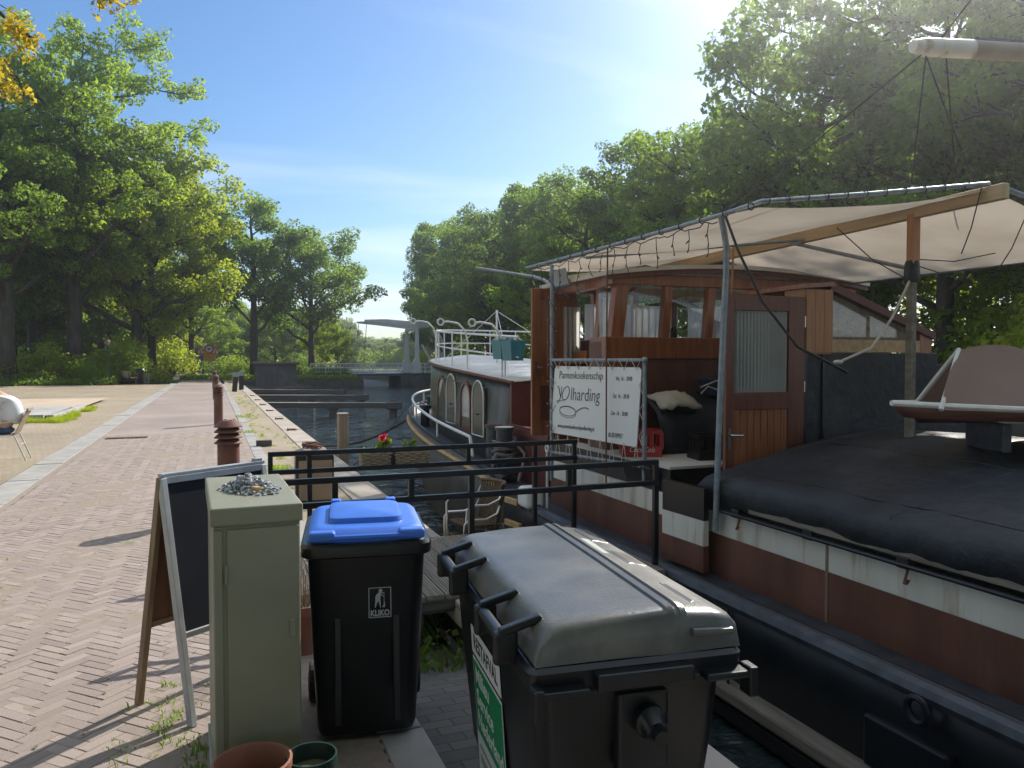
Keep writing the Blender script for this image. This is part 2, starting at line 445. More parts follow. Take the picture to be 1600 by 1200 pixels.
def brick_mat(name, island):
    m = bpy.data.materials.new(name); m.use_nodes = True
    nt = m.node_tree; N, L = nt.nodes, nt.links; b = N['Principled BSDF']; b.inputs['Roughness'].default_value = 0.85
    if island: g_ = N.new('ShaderNodeNewGeometry'); src = g_.outputs['Random Per Island']
    else: g_ = N.new('ShaderNodeObjectInfo'); src = g_.outputs['Random']
    r = N.new('ShaderNodeValToRGB'); r.color_ramp.interpolation = 'LINEAR'
    for p, c in ((0.0, (0.24, 0.192, 0.168)), (0.35, (0.272, 0.219, 0.191)), (0.7, (0.297, 0.241, 0.211)), (1.0, (0.33, 0.27, 0.236))):
        e = r.color_ramp.elements[0] if p == 0 else (r.color_ramp.elements[-1] if p == 1 else r.color_ramp.elements.new(p)); e.color = (*c, 1)
    L.new(src, r.inputs[0])
    ge = N.new('ShaderNodeNewGeometry')
    n = N.new('ShaderNodeTexNoise'); n.inputs['Scale'].default_value = 1.6; n.inputs['Detail'].default_value = 8.0; n.inputs['Roughness'].default_value = 0.7
    L.new(ge.outputs['Position'], n.inputs['Vector'])
    r2 = N.new('ShaderNodeValToRGB'); r2.color_ramp.elements[0].position = 0.5; r2.color_ramp.elements[1].position = 0.72; r2.color_ramp.elements[1].color = (0.65, 0.65, 0.65, 1)
    L.new(n.outputs['Fac'], r2.inputs[0])
    mx = N.new('ShaderNodeMix'); mx.data_type = 'RGBA'; L.new(r2.outputs[0], mx.inputs[0]); L.new(r.outputs[0], mx.inputs[6]); mx.inputs[7].default_value = (0.32, 0.262, 0.208, 1)
    L.new(mx.outputs[2], b.inputs['Base Color'])
    n2 = N.new('ShaderNodeTexNoise'); n2.inputs['Scale'].default_value = 70.0; n2.inputs['Detail'].default_value = 5.0
    L.new(ge.outputs['Position'], n2.inputs['Vector'])
    bp = N.new('ShaderNodeBump'); bp.inputs['Strength'].default_value = 0.45; bp.inputs['Distance'].default_value = 0.005
    L.new(n2.outputs['Fac'], bp.inputs['Height']); L.new(bp.outputs[0], b.inputs['Normal'])
    return m
M['brick_one'] = brick_mat('path_brick_piece', False); M['brick_mass'] = brick_mat('path_brick_mass', True)
M['sand_joint'] = pm('sandy_joint', (0.24, 0.193, 0.155), (0.295, 0.243, 0.19), rough=0.95, scale=20, bump=0.4, bscale=200, c3=(0.13, 0.15, 0.06), s3=3.0, t3=(0.6, 0.72))
bed = MB(); gx_ = [-2.35 + 3.05*i/70 for i in range(71)]; gy_ = [-2.0 + 22.0*j/460 for j in range(461)]
bed.sheet([[(x, y, -0.0014 + 0.0032*noise.noise(Vector((x*5, y*5, 1.3))) + 0.0040*noise.noise(Vector((x*1.1, y*1.1, 4.0)))) for x in gx_] for y in gy_])
bed = bed.build('brick_paving', M['sand_joint'], fix=False, kind='structure')
_bv, _bf = brick_mesh()
bricks = herring(-2.32, 0.68, 0.4, 19.95)
camd = lambda p: math.hypot(p[0] + 0.9, p[1] - 4.3)      # the bricks that show largest lie around here
def in_view(p):
    ax = math.degrees(math.atan2(p[0], p[1])); d = math.hypot(p[0], p[1])
    return -13.5 <= ax < 4 and d > 3.9
vis = sorted([p for p in bricks if in_view(p)], key=lambda p: math.hypot(p[0], p[1]))
near = set(vis[:300])
bme = bpy.data.meshes.new('brick'); bme.from_pydata(_bv, [], _bf); bme.materials.append(M['brick_one'])
mass = MB()
for p in bricks:
    dz = rnd.uniform(-0.0018, 0.0018) + 0.004*noise.noise(Vector((p[0]*0.7, p[1]*0.7, 2.0))); a = rad(p[2]) + rnd.uniform(-0.02, 0.02); tx, ty = rnd.uniform(-.012, .012), rnd.uniform(-.03, .03)
    R_ = Matrix.Rotation(a, 3, 'Z') @ Matrix.Rotation(tx, 3, 'X') @ Matrix.Rotation(ty*0.3, 3, 'Y')
    if p in near:
        o = link('brick', bme, bed); o.location = (p[0], p[1], dz); o.rotation_euler = R_.to_euler()
    else:
        mass.add([(R_ @ Vector(v)) + Vector((p[0], p[1], dz)) for v in _bv], _bf)
mass.build('brick', M['brick_mass'], bed, fix=False, kind='stuff')

# raised concrete pad on the left with kerb stones and a tan strip behind
pad = MB(); rect(pad, -30, -4.45, 25.75, 30.6, 0.135); pad = pad.build('raised_pad', M['concrete'], fix=False, kind='structure')
t2 = MB(); rect(t2, -30, -4.2, 30.6, 37.5, 0.10); t2.build('tan_strip', M['tan_concrete'], fix=False, kind='structure')
for k in range(14):
    mb = MB(); mb.box((-5.0 - k*1.02, 25.6, 0.06), (1.0, 0.16, 0.22)); mb.build('kerbstone', M['concrete'], pad, bevel=0.015)
for k in range(6):
    mb = MB(); mb.box((-4.32 + 0.015*k, 26.05 + k*0.86, 0.055), (0.16, 0.84, 0.20), rz=-0.05); mb.build('kerbstone', M['concrete'], pad, bevel=0.015)
M['whiteline'] = pm('worn_white_line', (0.62, 0.61, 0.58), (0.45, 0.44, 0.42), rough=0.8, scale=4)
mb = MB(); mb.add([(-7.6, 26.6, .140), (-7.45, 26.6, .140), (-5.7, 28.9, .140), (-5.85, 28.9, .140)], [(0, 1, 2, 3)]); mb.build('painted_line', M['whiteline'], pad, fix=False)
mb = MB(); mb.add([(-9.5, 29.4, .140), (-4.8, 29.4, .140), (-4.8, 29.55, .140), (-9.5, 29.55, .140)], [(0, 1, 2, 3)]); mb.build('painted_line', M['whiteline'], pad, fix=False)
# ================================================================== TREES AND PLANTS
M['bark'] = pm('oak_bark', (0.030, 0.026, 0.020), (0.075, 0.062, 0.046), rough=0.9, scale=5, bump=0.9, bscale=9, bdist=0.05, stretch=(1, 1, 0.25), c3=(0.05, 0.06, 0.025), s3=0.8, t3=(0.5, 0.65))
M['leaf_yellow'] = leaf_mat('leaf_spring_yellow', (0.14, 0.19, 0.020), (0.23, 0.28, 0.032), (0.66, 0.78, 0.04), 0.56)
M['leaf_bright'] = leaf_mat('leaf_bright_green', (0.10, 0.175, 0.020), (0.18, 0.25, 0.032), (0.54, 0.74, 0.045), 0.55)
M['leaf_mid'] = leaf_mat('leaf_mid_green', (0.070, 0.130, 0.024), (0.13, 0.20, 0.036), (0.42, 0.62, 0.05), 0.53)
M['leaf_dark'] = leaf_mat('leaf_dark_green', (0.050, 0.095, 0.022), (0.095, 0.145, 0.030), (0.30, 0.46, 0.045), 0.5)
M['leaf_pale'] = leaf_mat('leaf_pale_willow', (0.14, 0.18, 0.075), (0.20, 0.24, 0.105), (0.44, 0.54, 0.15), 0.5)
M['leaf_gold'] = leaf_mat('leaf_golden', (0.30, 0.23, 0.025), (0.42, 0.32, 0.035), (0.75, 0.58, 0.04), 0.55)

def leaf_mesh(name, pos, nrm, size, rs, mat, aspect=0.62):
    """one folded rhombus for each leaf"""
    n = len(pos)
    a = rs.normal(size=(n, 3)); t = a - (a * nrm).sum(1, keepdims=True) * nrm
    t /= np.linalg.norm(t, axis=1, keepdims=True) + 1e-9
    b = np.cross(nrm, t); s = (size * rs.uniform(0.5, 1.5, n))[:, None]
    v = np.empty((n, 4, 3))
    v[:, 0] = pos - t*s*0.5; v[:, 2] = pos + t*s*0.5
    v[:, 1] = pos + b*s*0.5*aspect + nrm*s*0.12; v[:, 3] = pos - b*s*0.5*aspect + nrm*s*0.12
    me = bpy.data.meshes.new(name)
    me.vertices.add(n*4); me.vertices.foreach_set('co', v.reshape(-1))
    me.loops.add(n*4); me.loops.foreach_set('vertex_index', np.arange(n*4, dtype=np.int32))
    me.polygons.add(n); me.polygons.foreach_set('loop_start', np.arange(0, n*4, 4, dtype=np.int32))
    me.update(calc_edges=True); me.materials.append(mat)
    return me

def clump_leaves(centres, radii, per, rs, flat=0.75, out=None):
    P, Nn = [], []
    for c, r in zip(centres, radii):
        k = max(6, int(per * r * r))
        d = rs.normal(size=(k, 3)); d /= np.linalg.norm(d, axis=1, keepdims=True)
        q = rs.uniform(0.25, 1.0, k) ** 0.45
        p = d * q[:, None] * r; p[:, 2] *= flat
        P.append(p + c)
        nn = d * 0.55 + rs.normal(size=(k, 3)) * 0.5 + np.array([0, 0, 0.35]); nn /= np.linalg.norm(nn, axis=1, keepdims=True) + 1e-9
        Nn.append(nn)
    return np.concatenate(P), np.concatenate(Nn)

def make_tree(seed, H, R, cb, tr, limbs, subs, per, leaf, lean=(0, 0), bulge=0.5, top=0.92, crad=(0.7, 1.25), droop=0.0, fork=None, env_noise=0.22):
    """returns wood MB and leaf arrays; R crown radius, cb crown base height, tr trunk radius"""
    rs = np.random.RandomState(seed); rr = random.Random(seed)
    W = MB(); cen, rads_ = [], []
    tp = []; trd = []; n = 9
    wob = [(rr.uniform(-1, 1) * 0.03 * H * 0.4, rr.uniform(-1, 1) * 0.03 * H * 0.4) for _ in range(n)]
    for i in range(n):
        t = i / (n - 1); z = H * top * t
        tp.append(Vector((lean[0]*t*t*H + wob[i][0]*t, lean[1]*t*t*H + wob[i][1]*t, z)))
        trd.append(tr * ((1 - t) ** 0.8 * 0.92 + 0.06) * (1.0 + 0.25 * max(0, 1 - t*18)))
    tp[0].z = -0.3
    W.tube(tp, trd, 9)
    hc = cb + (H - cb) * bulge; ph = [rr.uniform(0, 6.28) for _ in range(4)]
    def env(h, az):
        k = (h - hc) / ((H - hc) if h > hc else (hc - cb + 1e-6) * 1.15)
        e = max(0.0, 1 - abs(k) ** 2.2) ** 0.5
        return R * e * (1 + env_noise * math.sin(2*az + ph[0]) * 0.6 + env_noise * math.sin(3*az + h*0.5 + ph[1]))
    def trunk_at(z):
        t = min(max(z / (H*top), 0), 1) * (n - 1); i = min(int(t), n - 2); f = t - i
        return tp[i].lerp(tp[i+1], f), trd[i]*(1-f) + trd[i+1]*f
    for k in range(limbs):
        u = (k + 0.5) / limbs
        zs = cb * 0.8 + (H * top * 0.95 - cb * 0.8) * (u ** 0.9)
        az = k * 2.39996 + rr.uniform(-0.35, 0.35)
        st, r0 = trunk_at(zs)
        rise = rr.uniform(0.05, 0.28) * (H - zs) + 0.4
        he = min(zs + rise + (1 - u) * 0.8, H * 0.99)
        L = max(env(he, az), R * 0.18) * rr.uniform(0.8, 1.04)
        en = Vector((st.x + math.cos(az) * L, st.y + math.sin(az) * L, he))
        pts = []; m = 6
        for i in range(m + 1):
            t = i / m
            p = st.lerp(en, t); p.z += math.sin(t * math.pi) * L * rr.uniform(-0.02, 0.10) - droop * t * t * L
            p.x += rr.uniform(-1, 1) * 0.035 * L * (t > 0); p.y += rr.uniform(-1, 1) * 0.035 * L * (t > 0); pts.append(p)
        r1 = min(r0 * 0.62, 0.020 * L + 0.05)
        W.tube(pts, [r1 * (1 - 0.85 * i / m) + 0.012 for i in range(m + 1)], 6)
        cen.append(pts[-1]); rads_.append(rr.uniform(*crad))
        for j in range(subs):
            t = 0.28 + 0.70 * (j + rr.random()) / subs
            i = min(int(t * m), m - 1); bp = pts[i].lerp(pts[i+1], t * m - i)
            a2 = az + rr.choice((-1, 1)) * rr.uniform(0.35, 1.3)
            l2 = R * rr.uniform(0.16, 0.36) * (1.25 - 0.5 * t)
            ep = bp + Vector((math.cos(a2) * l2, math.sin(a2) * l2, l2 * rr.uniform(-0.15, 0.75) - droop * l2))
            mid = bp.lerp(ep, 0.5) + Vector((0, 0, 0.08 * l2))
            W.tube([bp, mid, ep], [r1 * 0.34 * (1 - 0.5 * t) + 0.010, r1 * 0.22 + 0.006, 0.008], 5)
            cen.append(ep); rads_.append(rr.uniform(*crad) * 0.9)
            if rr.random() < 0.7:
                q = mid + Vector((rr.uniform(-.6, .6), rr.uniform(-.6, .6), rr.uniform(-.1, .7)))
                cen.append(q); rads_.append(rr.uniform(*crad) * 0.75)
    cen.append(tp[-1] + Vector((0, 0, 0.3))); rads_.append(crad[1])
    cen = np.array([tuple(c) for c in cen]); rads_ = np.array(rads_)
    P, Nn = clump_leaves(cen, rads_, per, rs)
    return W, P, Nn, rs, leaf

TREES = {}
def tree_proto(key, mat, **kw):
    W, P, Nn, rs, leaf = make_tree(**kw)
    wm = W.mesh(key + '_wood'); wm.materials.append(M['bark']); wm.shade_smooth()
    lm = leaf_mesh(key + '_leaves', P, Nn, leaf, rs, M[mat])
    TREES[key] = [wm, lm, {mat: lm}]
def plant_tree(key, loc, label, scale=1.0, rz=0.0, mat=None, group=None, name='oak_tree', sz=1.0, cat='tree'):
    wm, lm, var = TREES[key]
    if mat:
        if mat not in var:
            l2 = lm.copy(); l2.materials.clear(); l2.materials.append(M[mat]); var[mat] = l2
        lm = var[mat]
    t = thing(name, label, cat, loc, rz, group)
    t.scale = (scale, scale, scale * sz)
    link('trunk', wm, t); link('crown', lm, t)
    return t
tree_proto('tall', 'leaf_bright', seed=3, H=27, R=8.2, cb=6.5, tr=0.62, limbs=32, subs=10, per=125, leaf=0.28, bulge=0.42, crad=(0.55, 1.25))
tree_proto('oak', 'leaf_mid', seed=11, H=17.5, R=6.2, cb=3.2, tr=0.42, limbs=26, subs=9, per=140, leaf=0.25, bulge=0.45, crad=(0.5, 1.15))
tree_proto('oak_b', 'leaf_mid', seed=29, H=18.5, R=5.6, cb=4.0, tr=0.40, limbs=26, subs=9, per=140, leaf=0.25, bulge=0.5, crad=(0.5, 1.15), env_noise=0.3)
tree_proto('slim', 'leaf_mid', seed=41, H=18.0, R=4.3, cb=4.6, tr=0.42, limbs=17, subs=6, per=130, leaf=0.27, bulge=0.5, crad=(0.7, 1.25), lean=(-0.02, 0.0), env_noise=0.35)
tree_proto('round', 'leaf_mid', seed=53, H=15.0, R=5.6, cb=3.2, tr=0.36, limbs=20, subs=7, per=125, leaf=0.27, bulge=0.5, crad=(0.65, 1.4), env_noise=0.15)
tree_proto('young', 'leaf_bright', seed=67, H=9.5, R=3.4, cb=0.9, tr=0.10, limbs=18, subs=6, per=150, leaf=0.26, bulge=0.4, crad=(0.5, 0.9))
tree_proto('willow', 'leaf_pale', seed=71, H=10.5, R=5.0, cb=0.8, tr=0.3, limbs=20, subs=6, per=130, leaf=0.30, bulge=0.45, crad=(0.7, 1.3), droop=0.15)

def shrub_mesh(key, mat, seed, R, H, n, per, leaf):
    rr = random.Random(seed); rs = np.random.RandomState(seed)
    W = MB(); cen = []; rd = []
    for k in range(n):
        az = rr.uniform(0, 6.28); q = rr.random() ** 0.6; e = Vector((math.cos(az)*R*q, math.sin(az)*R*q, H * rr.uniform(0.25, 1.0) * (1 - 0.45*q*q)))
        W.tube([(e.x*0.1, e.y*0.1, -0.05), (e.x*0.5, e.y*0.5, e.z*0.6), tuple(e)], [0.03, 0.02, 0.008], 5)
        cen.append(tuple(e)); rd.append(rr.uniform(0.22, 0.42) * R)
    P, Nn = clump_leaves(np.array(cen), np.array(rd), per, rs)
    P[:, 2] = np.maximum(P[:, 2], 0.03)
    wm = W.mesh(key + '_wood'); wm.materials.append(M['bark'])
    lm = leaf_mesh(key + '_leaves', P, Nn, leaf, rs, M[mat])
    TREES[key] = [wm, lm, {mat: lm}]
shrub_mesh('shrub', 'leaf_bright', 5, 1.7, 2.6, 46, 260, 0.16)
shrub_mesh('shrub_b', 'leaf_mid', 6, 2.2, 2.2, 50, 170, 0.17)

# --- left bank: the tall oaks in front, the wood behind
def px(x, d):                       # ground point seen in column x of the photograph, d metres along the quay direction
    t = math.tan(rad(21.24) + math.atan((x - 800) / 1209.0)); return (t * d, d)
LG = 'trees of the wood left of the path'
X_, Y_ = px(118, 66); plant_tree('tall', (X_, Y_, 0), 'tallest tree left of the path, open crown and straight trunk above the bushes', 1.0, 0.4, group=LG)
X_, Y_ = px(12, 62); plant_tree('tall', (X_, Y_, 0), 'tree with a thick bare trunk at the left edge of the photo', 0.84, 2.1, 'leaf_mid', group=LG)
X_, Y_ = px(215, 70); plant_tree('oak', (X_, Y_, 0), 'bright yellow-green oak with an ivy-dark trunk behind the litter bin', 1.16, 1.2, 'leaf_yellow', group=LG)
X_, Y_ = px(238, 73); plant_tree('oak_b', (X_, Y_, 0), 'yellow-green oak whose thin dark trunk stands just right of the bin', 1.0, 4.4, 'leaf_yellow', group=LG)
X_, Y_ = px(52, 74); plant_tree('oak_b', (X_, Y_, 0), 'dark oak between the edge trunk and the tallest tree', 1.15, 0.3, 'leaf_mid', group=LG)
X_, Y_ = px(300, 96); plant_tree('oak_b', (X_, Y_, 0), 'mid green oak behind the yellow-green ones, above the road signs', 0.98, 3.0, 'leaf_bright', group=LG)
X_, Y_ = px(160, 84); plant_tree('oak', (X_, Y_, 0), 'dark oak behind the lamp post and bench', 1.1, 5.0, 'leaf_dark', group=LG)
for k, (c, d, s_) in enumerate(((-60, 66, 1.2), (-150, 70, 1.3), (20, 92, 1.15), (90, 96, 1.1), (140, 104, 1.0), (200, 108, 1.0), (-20, 108, 1.2), (-120, 100, 1.2), (255, 122, 0.9), (60, 122, 1.1), (170, 130, 1.0))):
    X_, Y_ = px(c, d); plant_tree(('oak', 'oak_b', 'slim')[k % 3], (X_, Y_, 0), 'dark background tree deep in the wood on the left', s_, k * 1.7, 'leaf_dark', group='deep wood trees')
# --- middle
X_, Y_ = px(398, 76); plant_tree('slim', (X_, Y_, 0), 'tall uneven oak with a dark leaning trunk above the concrete block', 0.98, 0.6, 'leaf_mid')
X_, Y_ = px(487, 78); plant_tree('round', (X_, Y_, 0), 'round-crowned oak standing alone left of the drawbridge', 0.98, 2.6, 'leaf_mid')
for k, (c, d, s_, ky, mt, lb) in enumerate((
        (300, 125, 0.9, 'willow', 'leaf_pale', 'pale drooping willow behind the triangular road sign'),
        (345, 112, 0.75, 'young', 'leaf_bright', 'bright green young tree behind the round road sign'),
        (378, 120, 0.85, 'young', 'leaf_mid', 'young tree just left of the leaning oak trunk'),
        (430, 118, 0.80, 'willow', 'leaf_mid', 'bushy tree between the two middle oak trunks, left one'),
        (460, 108, 0.85, 'young', 'leaf_dark', 'dark young tree left of the round-crowned oak trunk'),
        (505, 88, 0.72, 'young', 'leaf_yellow', 'yellow-green young tree right of the round-crowned oak trunk'),
        (527, 84, 0.55, 'young', 'leaf_bright', 'bright young tree left of the drawbridge beam tip'),
        (268, 100, 0.8, 'young', 'leaf_yellow', 'yellow-green sapling at the road left of the signs'))):
    X_, Y_ = px(c, d); plant_tree(ky, (X_, Y_, 0), lb, s_, k * 2.2, mt, name='young_tree', group='trees around the crossroads')
for k, (c, d, s_) in enumerate(((545, 160, 0.8), (560, 170, 0.65), (575, 158, 0.5), (590, 175, 0.55), (605, 160, 0.5), (622, 165, 0.6), (645, 158, 0.7), (668, 155, 0.8), (690, 152, 0.9), (530, 156, 0.95), (582, 210, 0.75), (610, 215, 0.75))):
    X_, Y_ = px(c, d)
    plant_tree('willow', (X_, Y_, 0), 'pale willow on the far bank behind the drawbridge', s_, k * 1.3, ('leaf_pale', 'leaf_mid')[k % 4 == 3], name='willow_tree', group='far willows')
# --- right bank: a row of oaks behind the ship, getting nearer to the right
RG = 'oaks along the right bank'
row = [(28.0, 96, 0.85, 'round'), (25.5, 87, 0.88, 'oak'), (23.0, 77, 0.90, 'oak_b'), (24.5, 69, 0.88, 'oak'), (23.0, 61, 0.84, 'oak'), (23.5, 53, 0.84, 'oak_b'), (23.2, 46, 0.80, 'oak'),
       (24.0, 39.5, 0.80, 'oak_b'), (24.5, 33, 0.84, 'oak'), (25.2, 27, 0.99, 'oak'), (26.0, 21.5, 0.98, 'oak_b'), (25.5, 15.5, 0.88, 'oak'), (26.5, 9.5, 0.85, 'oak_b'), (26.0, 3.0, 0.85, 'oak')]
where = ['leftmost oak on the right bank, behind the drawbridge', 'oak whose crown hangs beside the drawbridge portal', 'oak seen above the stern railing of the ship', 'second oak above the stern railing, slightly taller',
         'oak seen left of the open wheelhouse door', 'oak rising above the open wheelhouse door', 'oak rising above the tip of the awning pipe', 'oak above the wheelhouse roof', 'oak above the bend of the awning pipe',
         'tall oak beside the white glare of the sky', 'tall oak behind the boom tip', 'oak above the right half of the awning', 'oak at the right edge of the photo', 'oak just outside the right edge']
for k, (x, y, s_, ky) in enumerate(row):
    plant_tree(ky, (x, y, 0.05), where[k], s_, k * 2.05 + 0.5, ('leaf_mid', 'leaf_dark')[k % 3 == 1], group=RG)
for k, (x, y, s_) in enumerate(((31, 90, 1.0), (31, 76, 0.92), (32, 62, 0.9), (31, 50, 0.84), (32, 40, 0.86), (33, 31, 0.9), (33, 22, 0.92), (34, 13, 0.9), (40, 44, 1.0), (41, 27, 1.0), (42, 14, 0.95))):
    plant_tree(('oak_b', 'oak')[k % 2], (x, y, 0.05), 'second-row oak behind the right bank oaks', s_, k * 1.1, 'leaf_mid', group='second row of right bank oaks')

for k, (c, d, s_) in enumerate(((-170, 150, 1.5), (-110, 140, 1.5), (-50, 146, 1.5), (0, 150, 1.5), (40, 140, 1.45), (80, 150, 1.5), (115, 140, 1.45), (150, 152, 1.5), (190, 146, 1.4), (230, 150, 1.4), (262, 142, 1.3), (290, 150, 1.3), (318, 146, 1.25), (345, 152, 1.25), (372, 140, 1.2), (400, 150, 1.2), (428, 142, 1.15), (452, 150, 1.2), (478, 132, 1.0), (500, 150, 1.15), (516, 140, 0.95))):
    X_, Y_ = px(c, d)
    if 12.5 < X_ < 21 and Y_ < 150: Y_ = 153
    plant_tree('young', (X_, Y_, 0), 'far leafy tree closing the view behind the crossroads', s_, k * 1.9, ('leaf_bright', 'leaf_mid', 'leaf_pale')[k % 3], name='young_tree', group='far trees behind the crossroads')
# ================================================================== THE SHIP
M['hull'] = pm('hull_black', (0.006, 0.009, 0.013), (0.012, 0.015, 0.020), rough=0.42, scale=3, rvar=0.12, bump=0.25, bscale=3, bdist=0.03, c3=(0.028, 0.030, 0.032), s3=1.6, t3=(0.56, 0.72), stretch=(1, 1, 0.6))
M['hull_stern'] = pm('hull_stern_grey', (0.085, 0.078, 0.065), (0.13, 0.12, 0.10), rough=0.5, scale=3, rvar=0.12, bump=0.2, bscale=4, bdist=0.02, c3=(0.06, 0.05, 0.04), s3=2.2, t3=(0.5, 0.7), stretch=(1, 1, 0.4))
M['rub'] = pm('rub_rail_black', (0.025, 0.032, 0.045), (0.06, 0.07, 0.09), rough=0.4, scale=9, bump=0.15, bscale=30)
M['ochre'] = pm('ochre_stripe', (0.42, 0.27, 0.10), (0.52, 0.36, 0.16), rough=0.6, scale=8)
M['deckpaint'] = pm('dark_deck_paint', (0.022, 0.026, 0.034), (0.045, 0.052, 0.064), rough=0.55, scale=5, bump=0.2, bscale=40, c3=(0.09, 0.095, 0.10), s3=3.0, t3=(0.6, 0.75))
M['red'] = pm('oxide_red_paint', (0.135, 0.052, 0.034), (0.185, 0.075, 0.047), rough=0.5, scale=4, rvar=0.1, bump=0.1, bscale=20, c3=(0.085, 0.040, 0.026), s3=3.5, t3=(0.48, 0.68), stretch=(1, 1, 0.22))
M['darkred'] = pm('dark_red_paint', (0.085, 0.022, 0.018), (0.12, 0.032, 0.024), rough=0.45, scale=3, rvar=0.1, bump=0.08, bscale=15)
M['white_paint'] = pm('ship_white_paint', (0.66, 0.64, 0.58), (0.74, 0.72, 0.67), rough=0.45, scale=4, c3=(0.34, 0.20, 0.09), s3=6.0, t3=(0.54, 0.74), stretch=(1.0, 1.0, 0.10), rvar=0.1)
M['white_deck'] = pm('white_deck_paint', (0.58, 0.56, 0.52), (0.68, 0.66, 0.61), rough=0.7, scale=3, c3=(0.42, 0.37, 0.29), s3=1.3, t3=(0.6, 0.8), bump=0.1, bscale=60)
M['whitepipe'] = pm('white_pipe', (0.66, 0.66, 0.64), (0.74, 0.74, 0.72), rough=0.35, scale=14, c3=(0.40, 0.27, 0.17), s3=9, t3=(0.72, 0.8))
M['steel'] = pm('galvanised_steel', (0.20, 0.24, 0.28), (0.30, 0.34, 0.38), rough=0.45, metal=0.5, scale=14, rvar=0.1)
M['canvas_black'] = pm('black_canvas', (0.009, 0.013, 0.020), (0.018, 0.024, 0.034), rough=0.6, scale=2.2, bump=0.6, bscale=7, bdist=0.035, c3=(0.05, 0.056, 0.064), s3=1.6, t3=(0.52, 0.78))
M['olive'] = pm('olive_cabin_paint', (0.055, 0.056, 0.046), (0.085, 0.085, 0.068), rough=0.32, scale=2.0, rvar=0.12, bump=0.1, bscale=10, c3=(0.12, 0.115, 0.09), s3=2.2, t3=(0.55, 0.75), stretch=(1, 1, 0.6))
M['mahogany'] = pm('varnished_mahogany', (0.22, 0.070, 0.028), (0.34, 0.125, 0.048), rough=0.35, scale=4, stretch=(6, 6, 0.5), rvar=0.08, coat=0.2, bump=0.05, bscale=30)
M['mahogany_d'] = pm('dark_mahogany', (0.12, 0.036, 0.020), (0.18, 0.058, 0.028), rough=0.4, scale=4, stretch=(6, 6, 0.5), rvar=0.08, bump=0.05, bscale=30)
M['orangewood'] = pm('orange_varnished_wood', (0.33, 0.145, 0.045), (0.44, 0.20, 0.07), rough=0.4, scale=4, stretch=(8, 8, 0.6), rvar=0.08, bump=0.05)
M['palewood'] = pm('pale_beam_wood', (0.42, 0.29, 0.155), (0.54, 0.40, 0.23), rough=0.65, scale=3, stretch=(6, 0.6, 6), bump=0.1, bscale=20)
M['greywood'] = pm('grey_weathered_wood', (0.16, 0.14, 0.115), (0.26, 0.235, 0.20), rough=0.85, scale=4, stretch=(6, 0.5, 6), bump=0.3, bscale=12)
M['black_metal'] = pm('black_painted_metal', (0.005, 0.006, 0.009), (0.011, 0.012, 0.016), rough=0.35, scale=9, rvar=0.1)
M['rust'] = pm('rusty_iron', (0.10, 0.045, 0.028), (0.17, 0.075, 0.045), rough=0.85, scale=14, bump=0.3, bscale=60)
M['rope'] = pm('grey_rope', (0.13, 0.125, 0.115), (0.22, 0.21, 0.19), rough=0.9, scale=30, bump=0.8, bscale=60, bdist=0.01)
M['ropedark'] = pm('dark_rope', (0.03, 0.028, 0.028), (0.07, 0.062, 0.058), rough=0.9, scale=30, bump=0.8, bscale=70)
M['cord'] = pm('pale_cord', (0.55, 0.53, 0.48), (0.68, 0.66, 0.60), rough=0.8, scale=30)
M['chrome'] = pm('brass_handle', (0.55, 0.52, 0.46), rough=0.25, metal=1.0)
M['teal'] = pm('teal_plastic', (0.02, 0.17, 0.20), (0.03, 0.22, 0.26), rough=0.4, scale=6)
M['blueplastic'] = pm('navy_plastic', (0.012, 0.04, 0.10), (0.02, 0.06, 0.13), rough=0.35, scale=6)
M['cloth'] = pm('beige_cloth', (0.48, 0.44, 0.37), (0.58, 0.54, 0.46), rough=0.9, scale=9, bump=0.3, bscale=20)

def glass_mat(name, tint=(1, 1, 1), gloss=0.12, rough=0.02):
    m = bpy.data.materials.new(name); m.use_nodes = True; N, L = m.node_tree.nodes, m.node_tree.links; N.clear()
    o = N.new('ShaderNodeOutputMaterial'); t = N.new('ShaderNodeBsdfTransparent'); t.inputs[0].default_value = (*tint, 1)
    g_ = N.new('ShaderNodeBsdfGlossy'); g_.inputs['Roughness'].default_value = rough
    f = N.new('ShaderNodeLayerWeight'); f.inputs[0].default_value = 0.12
    ad = N.new('ShaderNodeMath'); ad.operation = 'MULTIPLY_ADD'; ad.inputs[1].default_value = 0.5; ad.inputs[2].default_value = gloss * 0.3; ad.use_clamp = True; L.new(f.outputs['Facing'], ad.inputs[0])
    x = N.new('ShaderNodeMixShader'); L.new(ad.outputs[0], x.inputs[0]); L.new(t.outputs[0], x.inputs[1]); L.new(g_.outputs[0], x.inputs[2]); L.new(x.outputs[0], o.inputs['Surface'])
    return m
